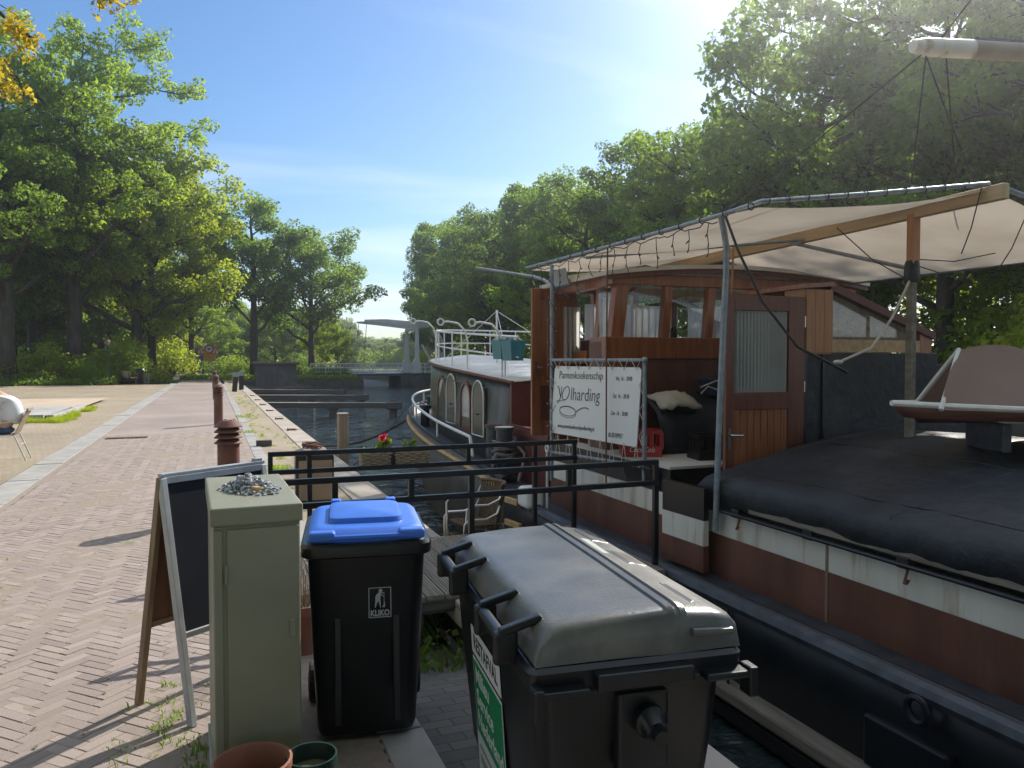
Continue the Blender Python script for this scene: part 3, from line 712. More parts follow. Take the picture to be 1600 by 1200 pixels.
def sheer_mat(name, col, tr=0.5, alpha=0.0, bump=0.0):
    """cloth that lets light through"""
    m = bpy.data.materials.new(name); m.use_nodes = True; N, L = m.node_tree.nodes, m.node_tree.links; N.clear()
    o = N.new('ShaderNodeOutputMaterial'); d = N.new('ShaderNodeBsdfDiffuse'); t = N.new('ShaderNodeBsdfTranslucent')
    tc = N.new('ShaderNodeTexCoord'); n = N.new('ShaderNodeTexNoise'); n.inputs['Scale'].default_value = 1.4; n.inputs['Detail'].default_value = 6.0
    L.new(tc.outputs['Object'], n.inputs['Vector']); r = N.new('ShaderNodeValToRGB')
    r.color_ramp.elements[0].position = 0.35; r.color_ramp.elements[0].color = (col[0]*0.82, col[1]*0.80, col[2]*0.76, 1); r.color_ramp.elements[1].position = 0.65; r.color_ramp.elements[1].color = (*col, 1)
    L.new(n.outputs['Fac'], r.inputs[0]); L.new(r.outputs[0], d.inputs[0]); L.new(r.outputs[0], t.inputs[0])
    x = N.new('ShaderNodeMixShader'); x.inputs[0].default_value = tr; L.new(d.outputs[0], x.inputs[1]); L.new(t.outputs[0], x.inputs[2]); last = x
    if alpha:
        p = N.new('ShaderNodeBsdfTransparent'); y = N.new('ShaderNodeMixShader'); y.inputs[0].default_value = alpha
        L.new(x.outputs[0], y.inputs[1]); L.new(p.outputs[0], y.inputs[2]); last = y
    L.new(last.outputs[0], o.inputs['Surface']); return m
M['glass'] = glass_mat('window_glass', (0.97, 0.98, 0.98), 0.08)
M['ribglass'] = pm('ribbed_glass', (0.30, 0.32, 0.34), (0.38, 0.40, 0.42), rough=0.18, scale=2.0)
M['curtain'] = sheer_mat('white_net_curtain', (0.88, 0.88, 0.86), 0.6, 0.05)
M['awning'] = sheer_mat('beige_awning_canvas', (0.60, 0.53, 0.44), 0.30)
M['browncanvas'] = sheer_mat('brown_canvas', (0.36, 0.27, 0.24), 0.3)

M['postwood0'] = pm('weathered_spar', (0.28, 0.24, 0.20), (0.40, 0.34, 0.28), rough=0.6, scale=4)
M['coam_seam'] = pm('painted_seam', (0.20, 0.12, 0.09), (0.30, 0.22, 0.17), rough=0.6, scale=6)
SC = 5.8                                        # centre line of the ship
ship = thing('barge', 'old Dutch barge with red wheelhouse and black canvas hatch moored along the quay', 'barge', (SC, 5.0, WZ))
def SB(mb, name, mat, parent=None, **kw): return mb.build(name, M[mat], parent or ship, world=True, **kw)
def breadth(y, w=2.3, y0=11.0, L=7.2, p=2.6):
    if y > y0: return w * max(0.0, 1 - ((y - y0) / L) ** p) ** (1 / p)
    if y < -6: return w * max(0.0, 1 - ((-6 - y) / 4.5) ** 2.2) ** (1 / 2.2)
    return w
def sheer(y):
    pts = [(-20, 0.30), (-6, 0.02), (7.5, 0.0), (9, 0.04), (11, 0.19), (12.8, 0.28), (16, 0.50), (18.3, 0.64)]
    for (a, za), (b, zb) in zip(pts, pts[1:]):
        if y <= b: return za + (zb - za) * max(0, y - a) / (b - a)
    return pts[-1][1]
def outline(y_from, y_to_stern=True, inset=0.0, n=40):
    """port side from y_from to the stern and back along starboard"""
    L = 7.2 - inset * 0.9; w = 2.3 - inset
    port = []
    y = y_from
    while y < 11.0: port.append((SC - w, y)); y += 0.9
    for k in range(n + 1):
        a = math.pi / 2 * k / n; t = math.sin(a) ** 0.85
        yy = 11.0 + L * t; port.append((SC - w * max(0.0, 1 - t ** 2.6) ** (1 / 2.6), yy))
    star = [(2 * SC - x, y) for x, y in reversed(port[:-1])]
    return port + star
ol = outline(-6.0)
bowp = [(SC - breadth(-6 - 4.5 * math.sin(math.pi/2*k/12)), -6 - 4.5 * math.sin(math.pi/2*k/12)) for k in range(12, 0, -1)]
full = bowp + ol + [(2*SC - x, y) for x, y in reversed(bowp[1:])]
def hull_rows(pts):
    rows = []
    for x, y in pts:
        s_ = sheer(y); tuck = max(0, (y - 12) / 6.2); tb = max(0, (-6 - y) / 4.5)
        dx = (x - SC)
        col = [(x, y, s_ + 0.06 + 0.08 * min(1, max(0, (y - 9) / 3)))]
        for z, k in ((s_ - 0.30, 0.995), (-0.35, 0.985 - 0.10 * tuck * tuck), (-0.8, 0.97 - 0.32 * tuck * tuck), (-1.6, 0.9 - 0.6 * tuck * tuck)):
            yy = y - (0.9 * tuck * tuck) * max(0, (s_ - z) / 2.0) * 1.6
            col.append((SC + dx * k, yy, min(z, s_ - 0.05)))
        rows.append(col)
    return rows
fwd = [p for p in full if p[1] <= 9.1]; mb = MB()
i0 = next(i for i, p in enumerate(full) if p[1] > 9.1); i1 = len(full) - next(i for i, p in enumerate(reversed(full)) if p[1] > 9.1)
mb.sheet(hull_rows(full[:i0 + 1])); mb.sheet(hull_rows(full[i1 - 1:]))
SB(mb, 'hull', 'hull', smooth=True, solid=0.03)
mb = MB(); mb.sheet(hull_rows(full[i0:i1])); SB(mb, 'stern_plating', 'hull_stern', smooth=True, solid=0.03)
# deck
mb = MB()
for i in range(len(full)//2 - 1):
    a, b = full[i], full[i+1]
    if b[1] - a[1] < 1e-4: continue
    mb.add([(a[0], a[1], sheer(a[1]) - 0.05), (2*SC - a[0], a[1], sheer(a[1]) - 0.05), (2*SC - b[0], b[1], sheer(b[1]) - 0.05), (b[0], b[1], sheer(b[1]) - 0.05)], [(0, 1, 2, 3)])
SB(mb, 'deck', 'deckpaint')
side = [p for p in outline(-6.0)]
mb = MB(); mb.tube([(x - 0.03*(1 if x < SC else -1), y, sheer(y) + 0.0) for x, y in side if y < 9.2 and x < SC], 0.055, 8); SB(mb, 'rub_rail', 'rub', smooth=True)
mb = MB(); mb.box2((3.40, -6, -0.70), (3.56, 8.6, -0.60)); SB(mb, 'lower_rub_rail', 'greywood', bevel=0.02)
mb = MB(); mb.box2((3.44, -6, -0.86), (3.56, 8.6, -0.74)); SB(mb, 'lower_rub_rail', 'hull', bevel=0.02)
st = [(x, y) for x, y in full[i0:i1]]
mb = MB(); mb.tube([(SC + (x - SC) * 1.012, y + 0.02 * max(0, (y-12)/6), sheer(y) + 0.015) for x, y in st], 0.038, 6); SB(mb, 'ochre_stripe', 'ochre', smooth=True)
mb = MB(); mb.tube([(SC + (x - SC) * 0.998, y, sheer(y) + 0.15) for x, y in st], 0.035, 6); SB(mb, 'bulwark_cap', 'hull', smooth=True)
for (y0_, z0_) in ((8.85, 0.0), (8.85, -0.28)):
    mb = MB(); mb.box((3.455, y0_, z0_), (0.05, 0.50, 0.075), rx=-0.06); SB(mb, 'ochre_bar', 'ochre', bevel=0.01)
# hold coaming, its rod and hooks, batten
def coam(y0_, y1_, x=3.9):
    mb = MB(); mb.box2((x, y0_, -0.06), (x + 0.05, y1_, 0.305)); SB(mb, 'coaming_lower_band', 'red', bevel=0.004)
    mb = MB(); mb.box2((x - 0.002, y0_, 0.305), (x + 0.05, y1_, 0.505)); SB(mb, 'coaming_upper_band', 'white_paint', bevel=0.004)
coam(-5, 5.45); coam(6.12, 8.7)
mb = MB(); mb.box((3.775, 5.62, 0.10), (0.05, 0.58, 0.22), rz=0.05); SB(mb, 'coaming_plate_lower', 'red')
mb = MB(); mb.box((3.775, 5.62, 0.315), (0.054, 0.58, 0.21), rz=0.05); SB(mb, 'coaming_plate_middle', 'white_paint')
mb = MB(); mb.box((3.775, 5.62, 0.555), (0.05, 0.58, 0.27), rz=0.05); SB(mb, 'coaming_plate_upper', 'black_metal')
mb = MB(); mb.tube([(3.865, -5, 0.515), (3.865, 5.42, 0.515)], 0.017, 8); SB(mb, 'hatch_rod', 'black_metal', smooth=True)
for k in range(12):
    y = 5.05 - k * 0.8
    mb = MB(); mb.box((3.88, y, 0.53), (0.05, 0.09, 0.07)); SB(mb, 'rod_bracket', 'black_metal', bevel=0.006)
for y in (5.0, 3.42, 2.2, 1.0):
    mb = MB(); mb.tube([(3.87, y, 0.50), (3.85, y, 0.44), (3.83, y - 0.01, 0.42), (3.82, y - 0.035, 0.425), (3.82, y - 0.05, 0.45)], 0.009, 6); SB(mb, 'hook', 'rust', smooth=True)
mb = MB(); mb.box2((3.87, -5, 0.555), (3.92, 4.9, 0.615)); SB(mb, 'hatch_batten', 'greywood', bevel=0.006)
mb = MB(); mb.torus((3.42, 2.95, -0.08), 0.065, 0.02, 'x', 16, 8); SB(mb, 'hull_ring', 'hull', smooth=True)
mb = MB(); mb.box((3.47, 3.05, -0.40), (0.08, 0.55, 0.30)); SB(mb, 'hull_plate', 'hull', bevel=0.02)
for y in (4.1, 1.9, -0.3):                       # plate seams
    mb = MB(); mb.box2((3.894, y - 0.012, -0.05), (3.902, y + 0.012, 0.50)); SB(mb, 'weld_seam', 'coam_seam')
for y in (4.6, 2.3, 0.2, 6.9):
    mb = MB(); mb.box2((3.466, y - 0.010, -0.60), (3.474, y + 0.010, -0.05)); SB(mb, 'weld_seam', 'hull')
# canvas hatch cover: rounded edge, low ridge on the centre line
def hatch_z(t):                                   # t 0 edge .. 1 ridge
    return 0.735 + 0.40 * (1 - (1 - t) ** 1.25)
grid = []
ny = 180
for j in range(ny + 1):
    y = -5.2 + (5.62 + 5.2) * j / ny
    endf = min(1.0, max(0.0, (5.62 - y) / 0.22)); ef = math.sin(endf * math.pi / 2) ** 0.5
    row = []
    prof = [(-0.005, 0.548), (-0.035, 0.60), (-0.055, 0.67), (-0.045, 0.735), (-0.005, 0.782), (0.055, 0.802)] + [(0.06 + 1.84 * k / 14, hatch_z(k / 14) + 0.055 * (1 - k / 14)) for k in range(1, 15)]
    for q, (dx, z) in enumerate(prof):
        wz = 0.014 * noise.noise(Vector((y * 1.3, dx * 2.2, 3.1))) + 0.014 * noise.noise(Vector((y * 4.0, dx * 1.5, 7.0)))
        wx = 0.016 * noise.noise(Vector((y * 3.1, z * 2.0, 1.0))) + 0.020 * (abs(noise.noise(Vector((y * 5.5 + z * 1.5, 2.0, 8.0)))) - 0.25) if q < 5 else 0
        row.append((3.9 + dx + wx, y, 0.52 + (z - 0.52) * (0.25 + 0.75 * ef) + wz * 1.4))
    row += [(2 * SC - p[0], p[1], p[2]) for p in reversed(row[:-1])]
    grid.append(row)
mb = MB(); mb.sheet(grid); SB(mb, 'hatch_cover', 'canvas_black', smooth=True)
for ii in (6, 13):                               # sewn seams and eyelets of the cover
    mb = MB(); mb.tube([(g__[ii][0], g__[ii][1], g__[ii][2] + 0.001) for g__ in grid[::3]], 0.006, 5); SB(mb, 'cover_seam', 'canvas_black', smooth=True)
for yy in (5.3, 3.6, 1.9, 0.2):
    r_ = min(grid, key=lambda g__: abs(g__[0][1] - yy)); mb = MB(); mb.tube([(p[0], p[1], p[2] + 0.001) for p in r_[4:19]], 0.006, 5); SB(mb, 'cover_seam', 'canvas_black', smooth=True)
# raised deck behind the hold
mb = MB(); mb.box2((3.95, 6.12, 0.50), (7.65, 8.7, 0.735)); SB(mb, 'raised_deck_side', 'black_metal', bevel=0.01)
mb = MB(); mb.box2((3.93, 6.10, 0.735), (7.67, 8.72, 0.76)); SB(mb, 'raised_deck', 'white_deck')
mb = MB(); mb.box2((4.3, 5.62, -0.06), (7.5, 6.12, 0.50)); SB(mb, 'hold_bulkhead', 'black_metal')

# ---------------- wheelhouse
y0w, y1w, xw0, xw1 = 7.5, 9.05, 4.02, 7.58
wh = MB()
wh.box2((xw0, y0w, 0.76), (xw1, y0w + 0.06, 1.76)); wh.box2((xw0, y1w - 0.06, 0.0), (xw1, y1w, 2.0))
wh.box2((xw1 - 0.06, y0w, 0.4), (xw1, y1w, 2.0)); wh.box2((xw0, y0w + 0.06, 0.0), (xw0 + 0.06, y0w + 0.42, 1.95))
wheelhouse = SB(wh, 'wheelhouse', 'red', bevel=0.005)
def WH(mb, name, mat, **kw): return SB(mb, name, mat, wheelhouse, **kw)
mb = MB(); mb.box2((xw0 - 0.02, y0w - 0.03, 1.76), (xw1 + 0.02, y0w + 0.08, 2.0)); WH(mb, 'sill', 'mahogany', bevel=0.01)
tin = 0.13
def post(xb, w, y, name='mullion', d=0.09, lean=0.0, z0=2.0, z1=2.60, mat='mahogany'):
    m_ = MB(); m_.add([(xb, y, z0), (xb + w, y, z0), (xb + w, y + d, z0), (xb, y + d, z0), (xb + lean, y, z1), (xb + w + lean, y, z1), (xb + w + lean, y + d, z1), (xb + lean, y + d, z1)],
                    [(0, 3, 2, 1), (4, 5, 6, 7), (0, 1, 5, 4), (1, 2, 6, 5), (2, 3, 7, 6), (3, 0, 4, 7)]); return WH(m_, name, mat, bevel=0.006)
post(xw0, 0.16, y0w - 0.01, 'corner_post', 0.12, 0.13, 1.60, 2.66)
for xb in (4.72, 5.30, 5.95, 6.60, 7.2): post(xb, 0.10, y0w, lean=0.05)
post(xw1 - 0.16, 0.14, y0w, 'corner_post', 0.12, -0.10, 1.6, 2.66)
mb = MB(); mb.box2((xw0 + 0.06, y0w - 0.02, 2.575), (xw1 - 0.06, y0w + 0.09, 2.70)); WH(mb, 'head_rail', 'mahogany', bevel=0.01)
for a, b in ((4.26, 4.75), (4.86, 5.34), (5.44, 5.98), (6.09, 6.63), (6.74, 7.24)):
    mb = MB(); mb.box2((a, y0w + 0.045, 2.0), (b, y0w + 0.053, 2.58)); WH(mb, 'pane', 'glass')
# side facing the quay: narrow pane, doorway
mb = MB(); mb.box2((xw0 + 0.02, y0w + 0.14, 1.93), (xw0 + 0.10, y0w + 0.44, 2.0)); WH(mb, 'sill', 'mahogany', bevel=0.006)
post(xw0 + 0.05, 0.08, y0w + 0.42, 'door_post', 0.09, 0.09, 0.76, 2.62)
post(xw0 + 0.05, 0.08, y1w - 0.10, 'door_post', 0.09, 0.09, 0.76, 2.62)
mb = MB(); mb.box2((xw0 + 0.12, y0w + 0.12, 2.0), (xw0 + 0.127, y0w + 0.42, 2.56)); WH(mb, 'pane', 'glass')
mb = MB(); mb.box2((xw0 + 0.05, y0w + 0.1, 2.56), (xw0 + 0.16, y1w, 2.68)); WH(mb, 'head_rail', 'mahogany', bevel=0.01)
# back and far side: posts, panes
for xb in (4.06, 4.62, 5.2, 5.8, 6.4, 7.0, 7.48): post(xb, 0.08, y1w - 0.08, z0=2.0)
for a, b in ((4.14, 4.62), (4.70, 5.2), (5.28, 5.8), (5.88, 6.4), (6.48, 7.0), (7.08, 7.48)):
    mb = MB(); mb.box2((a, y1w - 0.045, 1.72), (b, y1w - 0.037, 2.60)); WH(mb, 'pane', 'glass')
for yy in (7.95, 8.45): post(xw1 - 0.09, 0.08, yy, z0=2.0)
mb = MB(); mb.box2((xw1 - 0.05, y0w + 0.1, 2.0), (xw1 - 0.043, y1w - 0.1, 2.6)); WH(mb, 'pane', 'glass')
mb = MB(); mb.box2((xw0 + 0.1, y1w - 0.08, 2.60), (xw1, y1w, 2.70)); mb.box2((xw1 - 0.08, y0w, 2.60), (xw1, y1w, 2.70)); WH(mb, 'head_rail', 'mahogany', bevel=0.01)
def curtain(p0, p1, z0, z1, parent, amp=0.022, nf=16):
    p0 = Vector(p0); p1 = Vector(p1); d = (p1 - p0); n_ = Vector((-d.y, d.x)).normalized(); m = nf * 8; g_ = []
    for r_ in range(5):
        t = r_ / 4; z = z0 + (z1 - z0) * t; row = []
        for k in range(m + 1):
            u = k / m; a = amp * (1 - 0.45 * t) * math.sin(u * nf * 6.283 + 0.6 * math.sin(u * 9)); q = p0 + d * u + n_ * a
            row.append((q.x, q.y, z))
        g_.append(row)
    m_ = MB(); m_.sheet(g_); return WH(m_, 'curtain', 'curtain', smooth=True)
curtain((4.45, y1w - 0.16), (5.72, y1w - 0.16), 2.0, 2.46, wh, nf=12); curtain((6.0, y1w - 0.16), (6.55, y1w - 0.16), 2.0, 2.44, wh, nf=6); curtain((4.16, y1w - 0.14), (4.40, y1w - 0.14), 1.70, 2.42, wh, nf=4)
curtain((xw1 - 0.16, 7.7), (xw1 - 0.16, 8.3), 2.0, 2.46, wh, nf=8)
curtain((xw0 + 0.17, y0w + 0.15), (xw0 + 0.17, y0w + 0.40), 2.0, 2.46, wh, nf=4)
mb = MB(); mb.box2((4.3, 8.55, 1.70), (4.75, 8.9, 1.86)); WH(mb, 'shelf', 'mahogany', bevel=0.01)
mb = MB(); mb.lathe([(0.04, 0), (0.045, 0.05), (0.04, 0.10), (0.015, 0.13)], (4.98, 7.66, 2.0), 12); WH(mb, 'compass', 'black_metal', smooth=True)
mb = MB(); mb.box2((4.1, 7.6, 0.72), (7.5, 8.98, 0.765)); WH(mb, 'floor', 'mahogany_d')
# cambered roof with a pale edge
rp = [(xw0 - 0.06 + (xw1 - xw0 + 0.12) * k / 16, 2.66 + 0.13 * (1 - (2 * k / 16 - 1) ** 2)) for k in range(17)]
mb = MB(); mb.prism(rp + [(x, z + 0.045) for x, z in reversed(rp)], 'y', y0w - 0.12, y1w + 0.15); WH(mb, 'roof', 'white_deck')
mb = MB(); mb.prism([(x, z - 0.05) for x, z in rp] + [(x, z) for x, z in reversed(rp)], 'y', y0w - 0.09, y0w - 0.05); WH(mb, 'fascia', 'mahogany_d')
mb = MB(); mb.box2((5.75, 7.9, 2.82), (6.35, 8.5, 2.93)); mb.box2((5.68, 7.82, 2.93), (6.42, 8.58, 2.96)); WH(mb, 'roof_vent', 'greywood', bevel=0.01)
# open door on the far side of the doorway
dmb = MB(); dmb.box2((3.74, 8.93, 0.80), (3.86, 8.98, 2.64)); dmb.box2((4.24, 8.93, 0.80), (4.36, 8.98, 2.64)); dmb.box2((3.86, 8.93, 2.52), (4.24, 8.98, 2.64)); dmb.box2((3.86, 8.93, 0.80), (4.24, 8.98, 0.98)); dmb.box2((3.86, 8.93, 1.42), (4.24, 8.98, 1.54))
dr = SB(dmb, 'open_door', 'mahogany', bevel=0.006)
for k in range(4):
    mb = MB(); mb.box2((3.86 + 0.095*k + 0.004, 8.945, 1.54), (3.955 + 0.095*k - 0.004, 8.965, 2.52)); SB(mb, 'door_plank', 'mahogany', dr)
mb = MB(); mb.box2((3.862, 8.945, 0.98), (4.238, 8.965, 1.42)); SB(mb, 'door_panel', 'mahogany_d', dr, bevel=0.01)
mb = MB(); mb.box2((3.775, 8.922, 1.52), (3.815, 8.93, 1.72)); mb.tube([(3.795, 8.925, 1.66), (3.795, 8.88, 1.66), (3.88, 8.875, 1.655)], 0.009, 6); SB(mb, 'handle', 'chrome', dr, smooth=True)
mb = MB(); mb.box2((4.02, 8.72, 0.0), (4.08, 10.56, 0.82)); SB(mb, 'bulkhead', 'darkred')
mb = MB(); mb.box2((3.98, 8.98, 0.70), (4.5, 10.55, 0.78)); SB(mb, 'side_step', 'darkred')

# ---------------- aft cabin
def cab_out(inset=0.0, n=24):
    w = 1.66 - inset; port = [(SC - w, 10.56 + inset), (SC - w, 11.2), (SC - w, 12.0), (SC - w, 12.8), (SC - w, 13.4)]
    for k in range(1, n + 1):
        t = math.sin(math.pi / 2 * k / n) ** 0.9; port.append((SC - w * max(0.0, 1 - t ** 2.4) ** (1 / 2.4), 13.4 + (4.2 - inset) * t))
    return port + [(2 * SC - x, y) for x, y in reversed(port[:-1])]
def cab_z(y): return 1.42 + 0.052 * (y - 10.56)
co = cab_out()
mb = MB(); mb.sheet([[(SC + (x - SC) * 1.05, y + 0.0, -0.05 + 0.03 * (y - 10)), (SC + (x - SC) * 1.03, y, 0.6), (x, y, cab_z(y))] for x, y in co])
cabin = SB(mb, 'aft_cabin', 'olive', smooth=True, solid=0.02)
mb = MB(); a, b = co[0], co[-1]; mb.box2((a[0] - 0.05, 10.54, 0.0), (b[0] + 0.05, 10.60, 1.415)); SB(mb, 'end_wall', 'darkred', cabin)
ro = cab_out(-0.05); nh = len(ro) // 2
rows = []
for i in range(nh + 1):
    x, y = ro[i]; z = cab_z(y) + 0.012
    rows.append([(x, y, z), (SC + (x - SC) * 0.5, y, z + 0.05), (SC, y, z + 0.065), (SC - (x - SC) * 0.5, y, z + 0.05), (2 * SC - x, y, z)])
mb = MB(); mb.sheet(rows); SB(mb, 'cabin_roof', 'white_deck', cabin, smooth=True, solid=0.02)
mb = MB(); mb.tube([(x, y, cab_z(y) + 0.0) for x, y in ro], 0.028, 6); SB(mb, 'roof_trim', 'mahogany_d', cabin, smooth=True)
def arch(w, h, n=10, e=0.0):
    """outline of a round-topped leaf, local (s, z)"""
    r = w / 2 - e; zt = h - w / 2
    return [(-r, e), (r, e)] + [(r * math.cos(math.pi * k / n), zt + r * math.sin(math.pi * k / n)) for k in range(n + 1)]
for yc, ys, zb in ((12.72, 11.95, 0.50), (14.35, 13.62, 0.58)):
    xw = SC - 1.66 * 1.02 - 0.012 if yc < 13.4 else SC - 1.66 * 1.0
    poly = arch(0.60, 0.88); mb = MB()
    inner = arch(0.60, 0.88, e=0.055)
    def put(pl, x, yc_): return [(x, yc_ + s_, zb + z) for s_, z in pl]
    n_ = len(poly); mb.add(put(poly, xw - 0.03, yc) + put(inner, xw - 0.03, yc) + put(poly, xw + 0.02, yc) + put(inner, xw + 0.02, yc),
           [(i, (i+1) % n_, n_+(i+1) % n_, n_+i) for i in range(n_)] + [(2*n_+i, 2*n_+(i+1) % n_, (i+1) % n_, i) for i in range(n_)] + [(n_+i, n_+(i+1) % n_, 3*n_+(i+1) % n_, 3*n_+i) for i in range(n_)])
    wf = SB(mb, 'window', 'mahogany_d', cabin)
    mb = MB(); mb.add(put(inner, xw - 0.006, yc), [tuple(range(n_))]); SB(mb, 'pane', 'ribglass', wf)
    # shutter leaf folded open against the wall on the near side
    mb = MB(); pl = arch(0.60, 0.92); A = put(pl, xw - 0.045, ys); B = put(pl, xw - 0.015, ys); mb.add(A + B, [tuple(range(n_)), tuple(range(2*n_-1, n_-1, -1))] + [(i, (i+1) % n_, n_+(i+1) % n_, n_+i) for i in range(n_)])
    sh = SB(mb, 'shutter', 'olive', cabin)
    mb = MB(); mb.tube(put(arch(0.60, 0.92, e=0.012), xw - 0.05, ys), 0.014, 6, closed=True); SB(mb, 'shutter_rim', 'whitepipe', sh, smooth=True)
    mb = MB(); mb.box((xw - 0.06, ys + 0.02, zb + 0.36), (0.03, 0.10, 0.02)); SB(mb, 'latch', 'black_metal', sh)
mb = MB(); mb.tube([(SC - 1.72, 11.6, 1.30), (SC - 1.72, 14.4, 1.42)], 0.012, 6); SB(mb, 'drip_rail', 'olive', cabin)
# railing on the cabin roof
rl = cab_out(0.10); rail = MB(); rail.tube([(x, y, cab_z(y) + 0.66) for x, y in rl], 0.018, 8); SB(rail, 'roof_rail', 'whitepipe', smooth=True)
mb = MB(); mb.tube([(x, y, cab_z(y) + 0.36) for x, y in rl], 0.013, 8); SB(mb, 'roof_rail', 'whitepipe', smooth=True)
for i in list(range(1, len(rl), 5)):
    x, y = rl[i]; mb = MB(); mb.tube([(x, y, cab_z(y) - 0.02), (x, y, cab_z(y) + 0.66)], 0.014, 8); SB(mb, 'rail_post', 'whitepipe', smooth=True)
for y in (11.25, 13.0, 15.6):
    i = min(range(nh), key=lambda k: abs(rl[k][1] - y)); x = rl[i][0] - 0.03
    z = cab_z(y); mb = MB(); mb.tube([(x, y, z - 0.25), (x, y, z + 0.55), (x - 0.05, y, z + 0.72), (x - 0.18, y, z + 0.84), (x - 0.36, y + 0.02, z + 0.87), (x - 0.42, y + 0.03, z + 0.86)], 0.017, 8)
    mb.torus((x - 0.48, y + 0.03, z + 0.86), 0.055, 0.016, 'y', 14, 6); SB(mb, 'davit', 'whitepipe', smooth=True)
mb = MB(); mb.tube([(5.2, 14.2, 1.6), (5.2, 14.2, 2.72)], 0.02, 8); mb.tube([(5.2, 14.2, 2.70), (4.6, 11.9, 1.55)], 0.006, 5); mb.tube([(5.2, 14.2, 2.70), (6.0, 11.7, 1.55)], 0.006, 5); mb.tube([(5.2, 14.2, 2.70), (4.6, 15.8, 1.75)], 0.006, 5)
SB(mb, 'flag_mast', 'whitepipe', smooth=True)
# stern handrail and its stanchions
hr = [p for p in outline(10.9, inset=0.07)]
mb = MB(); mb.tube([(hr[0][0], hr[0][1] - 0.15, sheer(10.8) + 0.05)] + [(x, y, sheer(y) + 0.42) for x, y in hr] + [(hr[-1][0], hr[-1][1] - 0.15, sheer(10.8) + 0.05)], 0.026, 8); SB(mb, 'stern_rail', 'whitepipe', smooth=True)
for i in range(6, len(hr) - 5, 8):
    x, y = hr[i]; mb = MB(); mb.tube([(x, y, sheer(y)), (x, y, sheer(y) + 0.42)], 0.018, 8); SB(mb, 'rail_post', 'whitepipe', smooth=True)
for x, y in ((4.05, 15.3), (4.6, 16.9)):
    mb = MB(); mb.lathe([(0.10, 0), (0.09, 0.05), (0.09, 0.34), (0.13, 0.36), (0.13, 0.42), (0.05, 0.44)], (x, y, sheer(y) - 0.05), 14); SB(mb, 'stern_bollard', 'hull', smooth=True)
# double bitts with a coil of mooring rope beside the cabin
bt = MB(); bt.box((3.78, 10.25, 0.10), (0.34, 0.75, 0.06)); bt = SB(bt, 'bitts_base', 'hull', bevel=0.01)
for y, mt in ((10.47, 'rust'), (10.05, 'white_paint')):
    mb = MB(); mb.lathe([(0.115, 0), (0.115, 0.66), (0.135, 0.665), (0.135, 0.70)], (3.79, y, 0.11), 20); SB(mb, 'bitt', 'rub', bt, smooth=True)
    mb = MB(); mb.lathe([(0.13, 0), (0.13, 0.006)], (3.79, y, 0.812), 20); SB(mb, 'bitt_cap', mt, bt)
rp_ = []
for k in range(150):
    a = k * 0.26; rp_.append((3.79 + (0.145 + 0.015 * math.sin(k*0.4)) * math.cos(a), 10.05 + (0.145 + 0.012 * math.cos(k * 0.31)) * math.sin(a), 0.30 + 0.34 * k / 150 + 0.02 * math.sin(a * 1.7)))
c_ = MB(); c_.tube(rp_, 0.022, 6)
c_.tube([(3.65, 10.0, 0.45), (3.58, 9.95, 0.30), (3.56, 9.9, 0.1), (3.55, 9.7, 0.0), (3.60, 9.5, 0.05)], 0.022, 6); c_.tube([(3.95, 9.95, 0.55), (4.0, 9.8, 0.45), (3.9, 9.65, 0.30), (3.8, 9.55, 0.12)], 0.022, 6)
c_.build('rope_coil', M['rope'], smooth=True, label='grey mooring rope coiled round the white-capped bitt beside the cabin', cat='rope')
mb = MB(); mb.tube([(3.56, 8.05, -0.02), (3.56, 8.05, 0.70)], 0.016, 8); mb.torus((3.56, 8.05, 0.74), 0.04, 0.013, 'x', 14, 6); SB(mb, 'stanchion', 'whitepipe', smooth=True)

# ---------------- door leaf and hood over the stair into the hold
dm = MB(); yd = 5.70
dm.box2((4.25, yd, 0.55), (4.335, yd + 0.045, 2.33)); dm.box2((4.94, yd, 0.55), (5.12, yd + 0.045, 2.33)); dm.box2((4.335, yd, 2.19), (4.94, yd + 0.045, 2.33)); dm.box2((4.335, yd, 1.30), (4.94, yd + 0.045, 1.455)); dm.box2((4.335, yd, 0.55), (4.94, yd + 0.045, 0.66))
dd = SB(dm, 'stair_door', 'mahogany_d', bevel=0.005)
g_ = []
for r_ in range(2):
    row = []
    for k in range(65):
        row.append((4.335 + 0.605 * k / 64, yd + 0.02 + 0.012 * math.cos(k * math.pi / 2) , 1.455 + 0.735 * r_))
    g_.append(row)
mb = MB(); mb.sheet(g_); SB(mb, 'ribbed_pane', 'ribglass', dd)
for k in range(8):
    mb = MB(); mb.box2((4.337 + 0.0754*k + 0.004, yd + 0.008, 0.66), (4.337 + 0.0754*(k+1) - 0.004, yd + 0.03, 1.30)); SB(mb, 'door_batten', 'mahogany', dd, bevel=0.004)
mb = MB(); mb.box2((4.275, yd - 0.006, 0.95), (4.305, yd, 1.14)); mb.tube([(4.29, yd - 0.004, 1.08), (4.29, yd - 0.05, 1.08), (4.40, yd - 0.05, 1.075)], 0.010, 6); SB(mb, 'handle', 'chrome', dd, smooth=True)
for z in (0.8, 1.5, 2.1):
    mb = MB(); mb.tube([(5.125, yd + 0.0, z - 0.05), (5.125, yd + 0.0, z + 0.05)], 0.009, 6); SB(mb, 'hinge', 'chrome', dd)
hood = MB(); hood.box2((5.14, yd + 0.02, 1.80), (5.46, yd + 0.30, 2.41)); hood = SB(hood, 'stair_hood', 'orangewood', bevel=0.006)
for k in range(3):
    mb = MB(); mb.box2((5.145 + 0.104*k, yd + 0.002, 1.82), (5.145 + 0.104*(k+1) - 0.004, yd + 0.02, 2.40)); SB(mb, 'board', 'orangewood', hood)
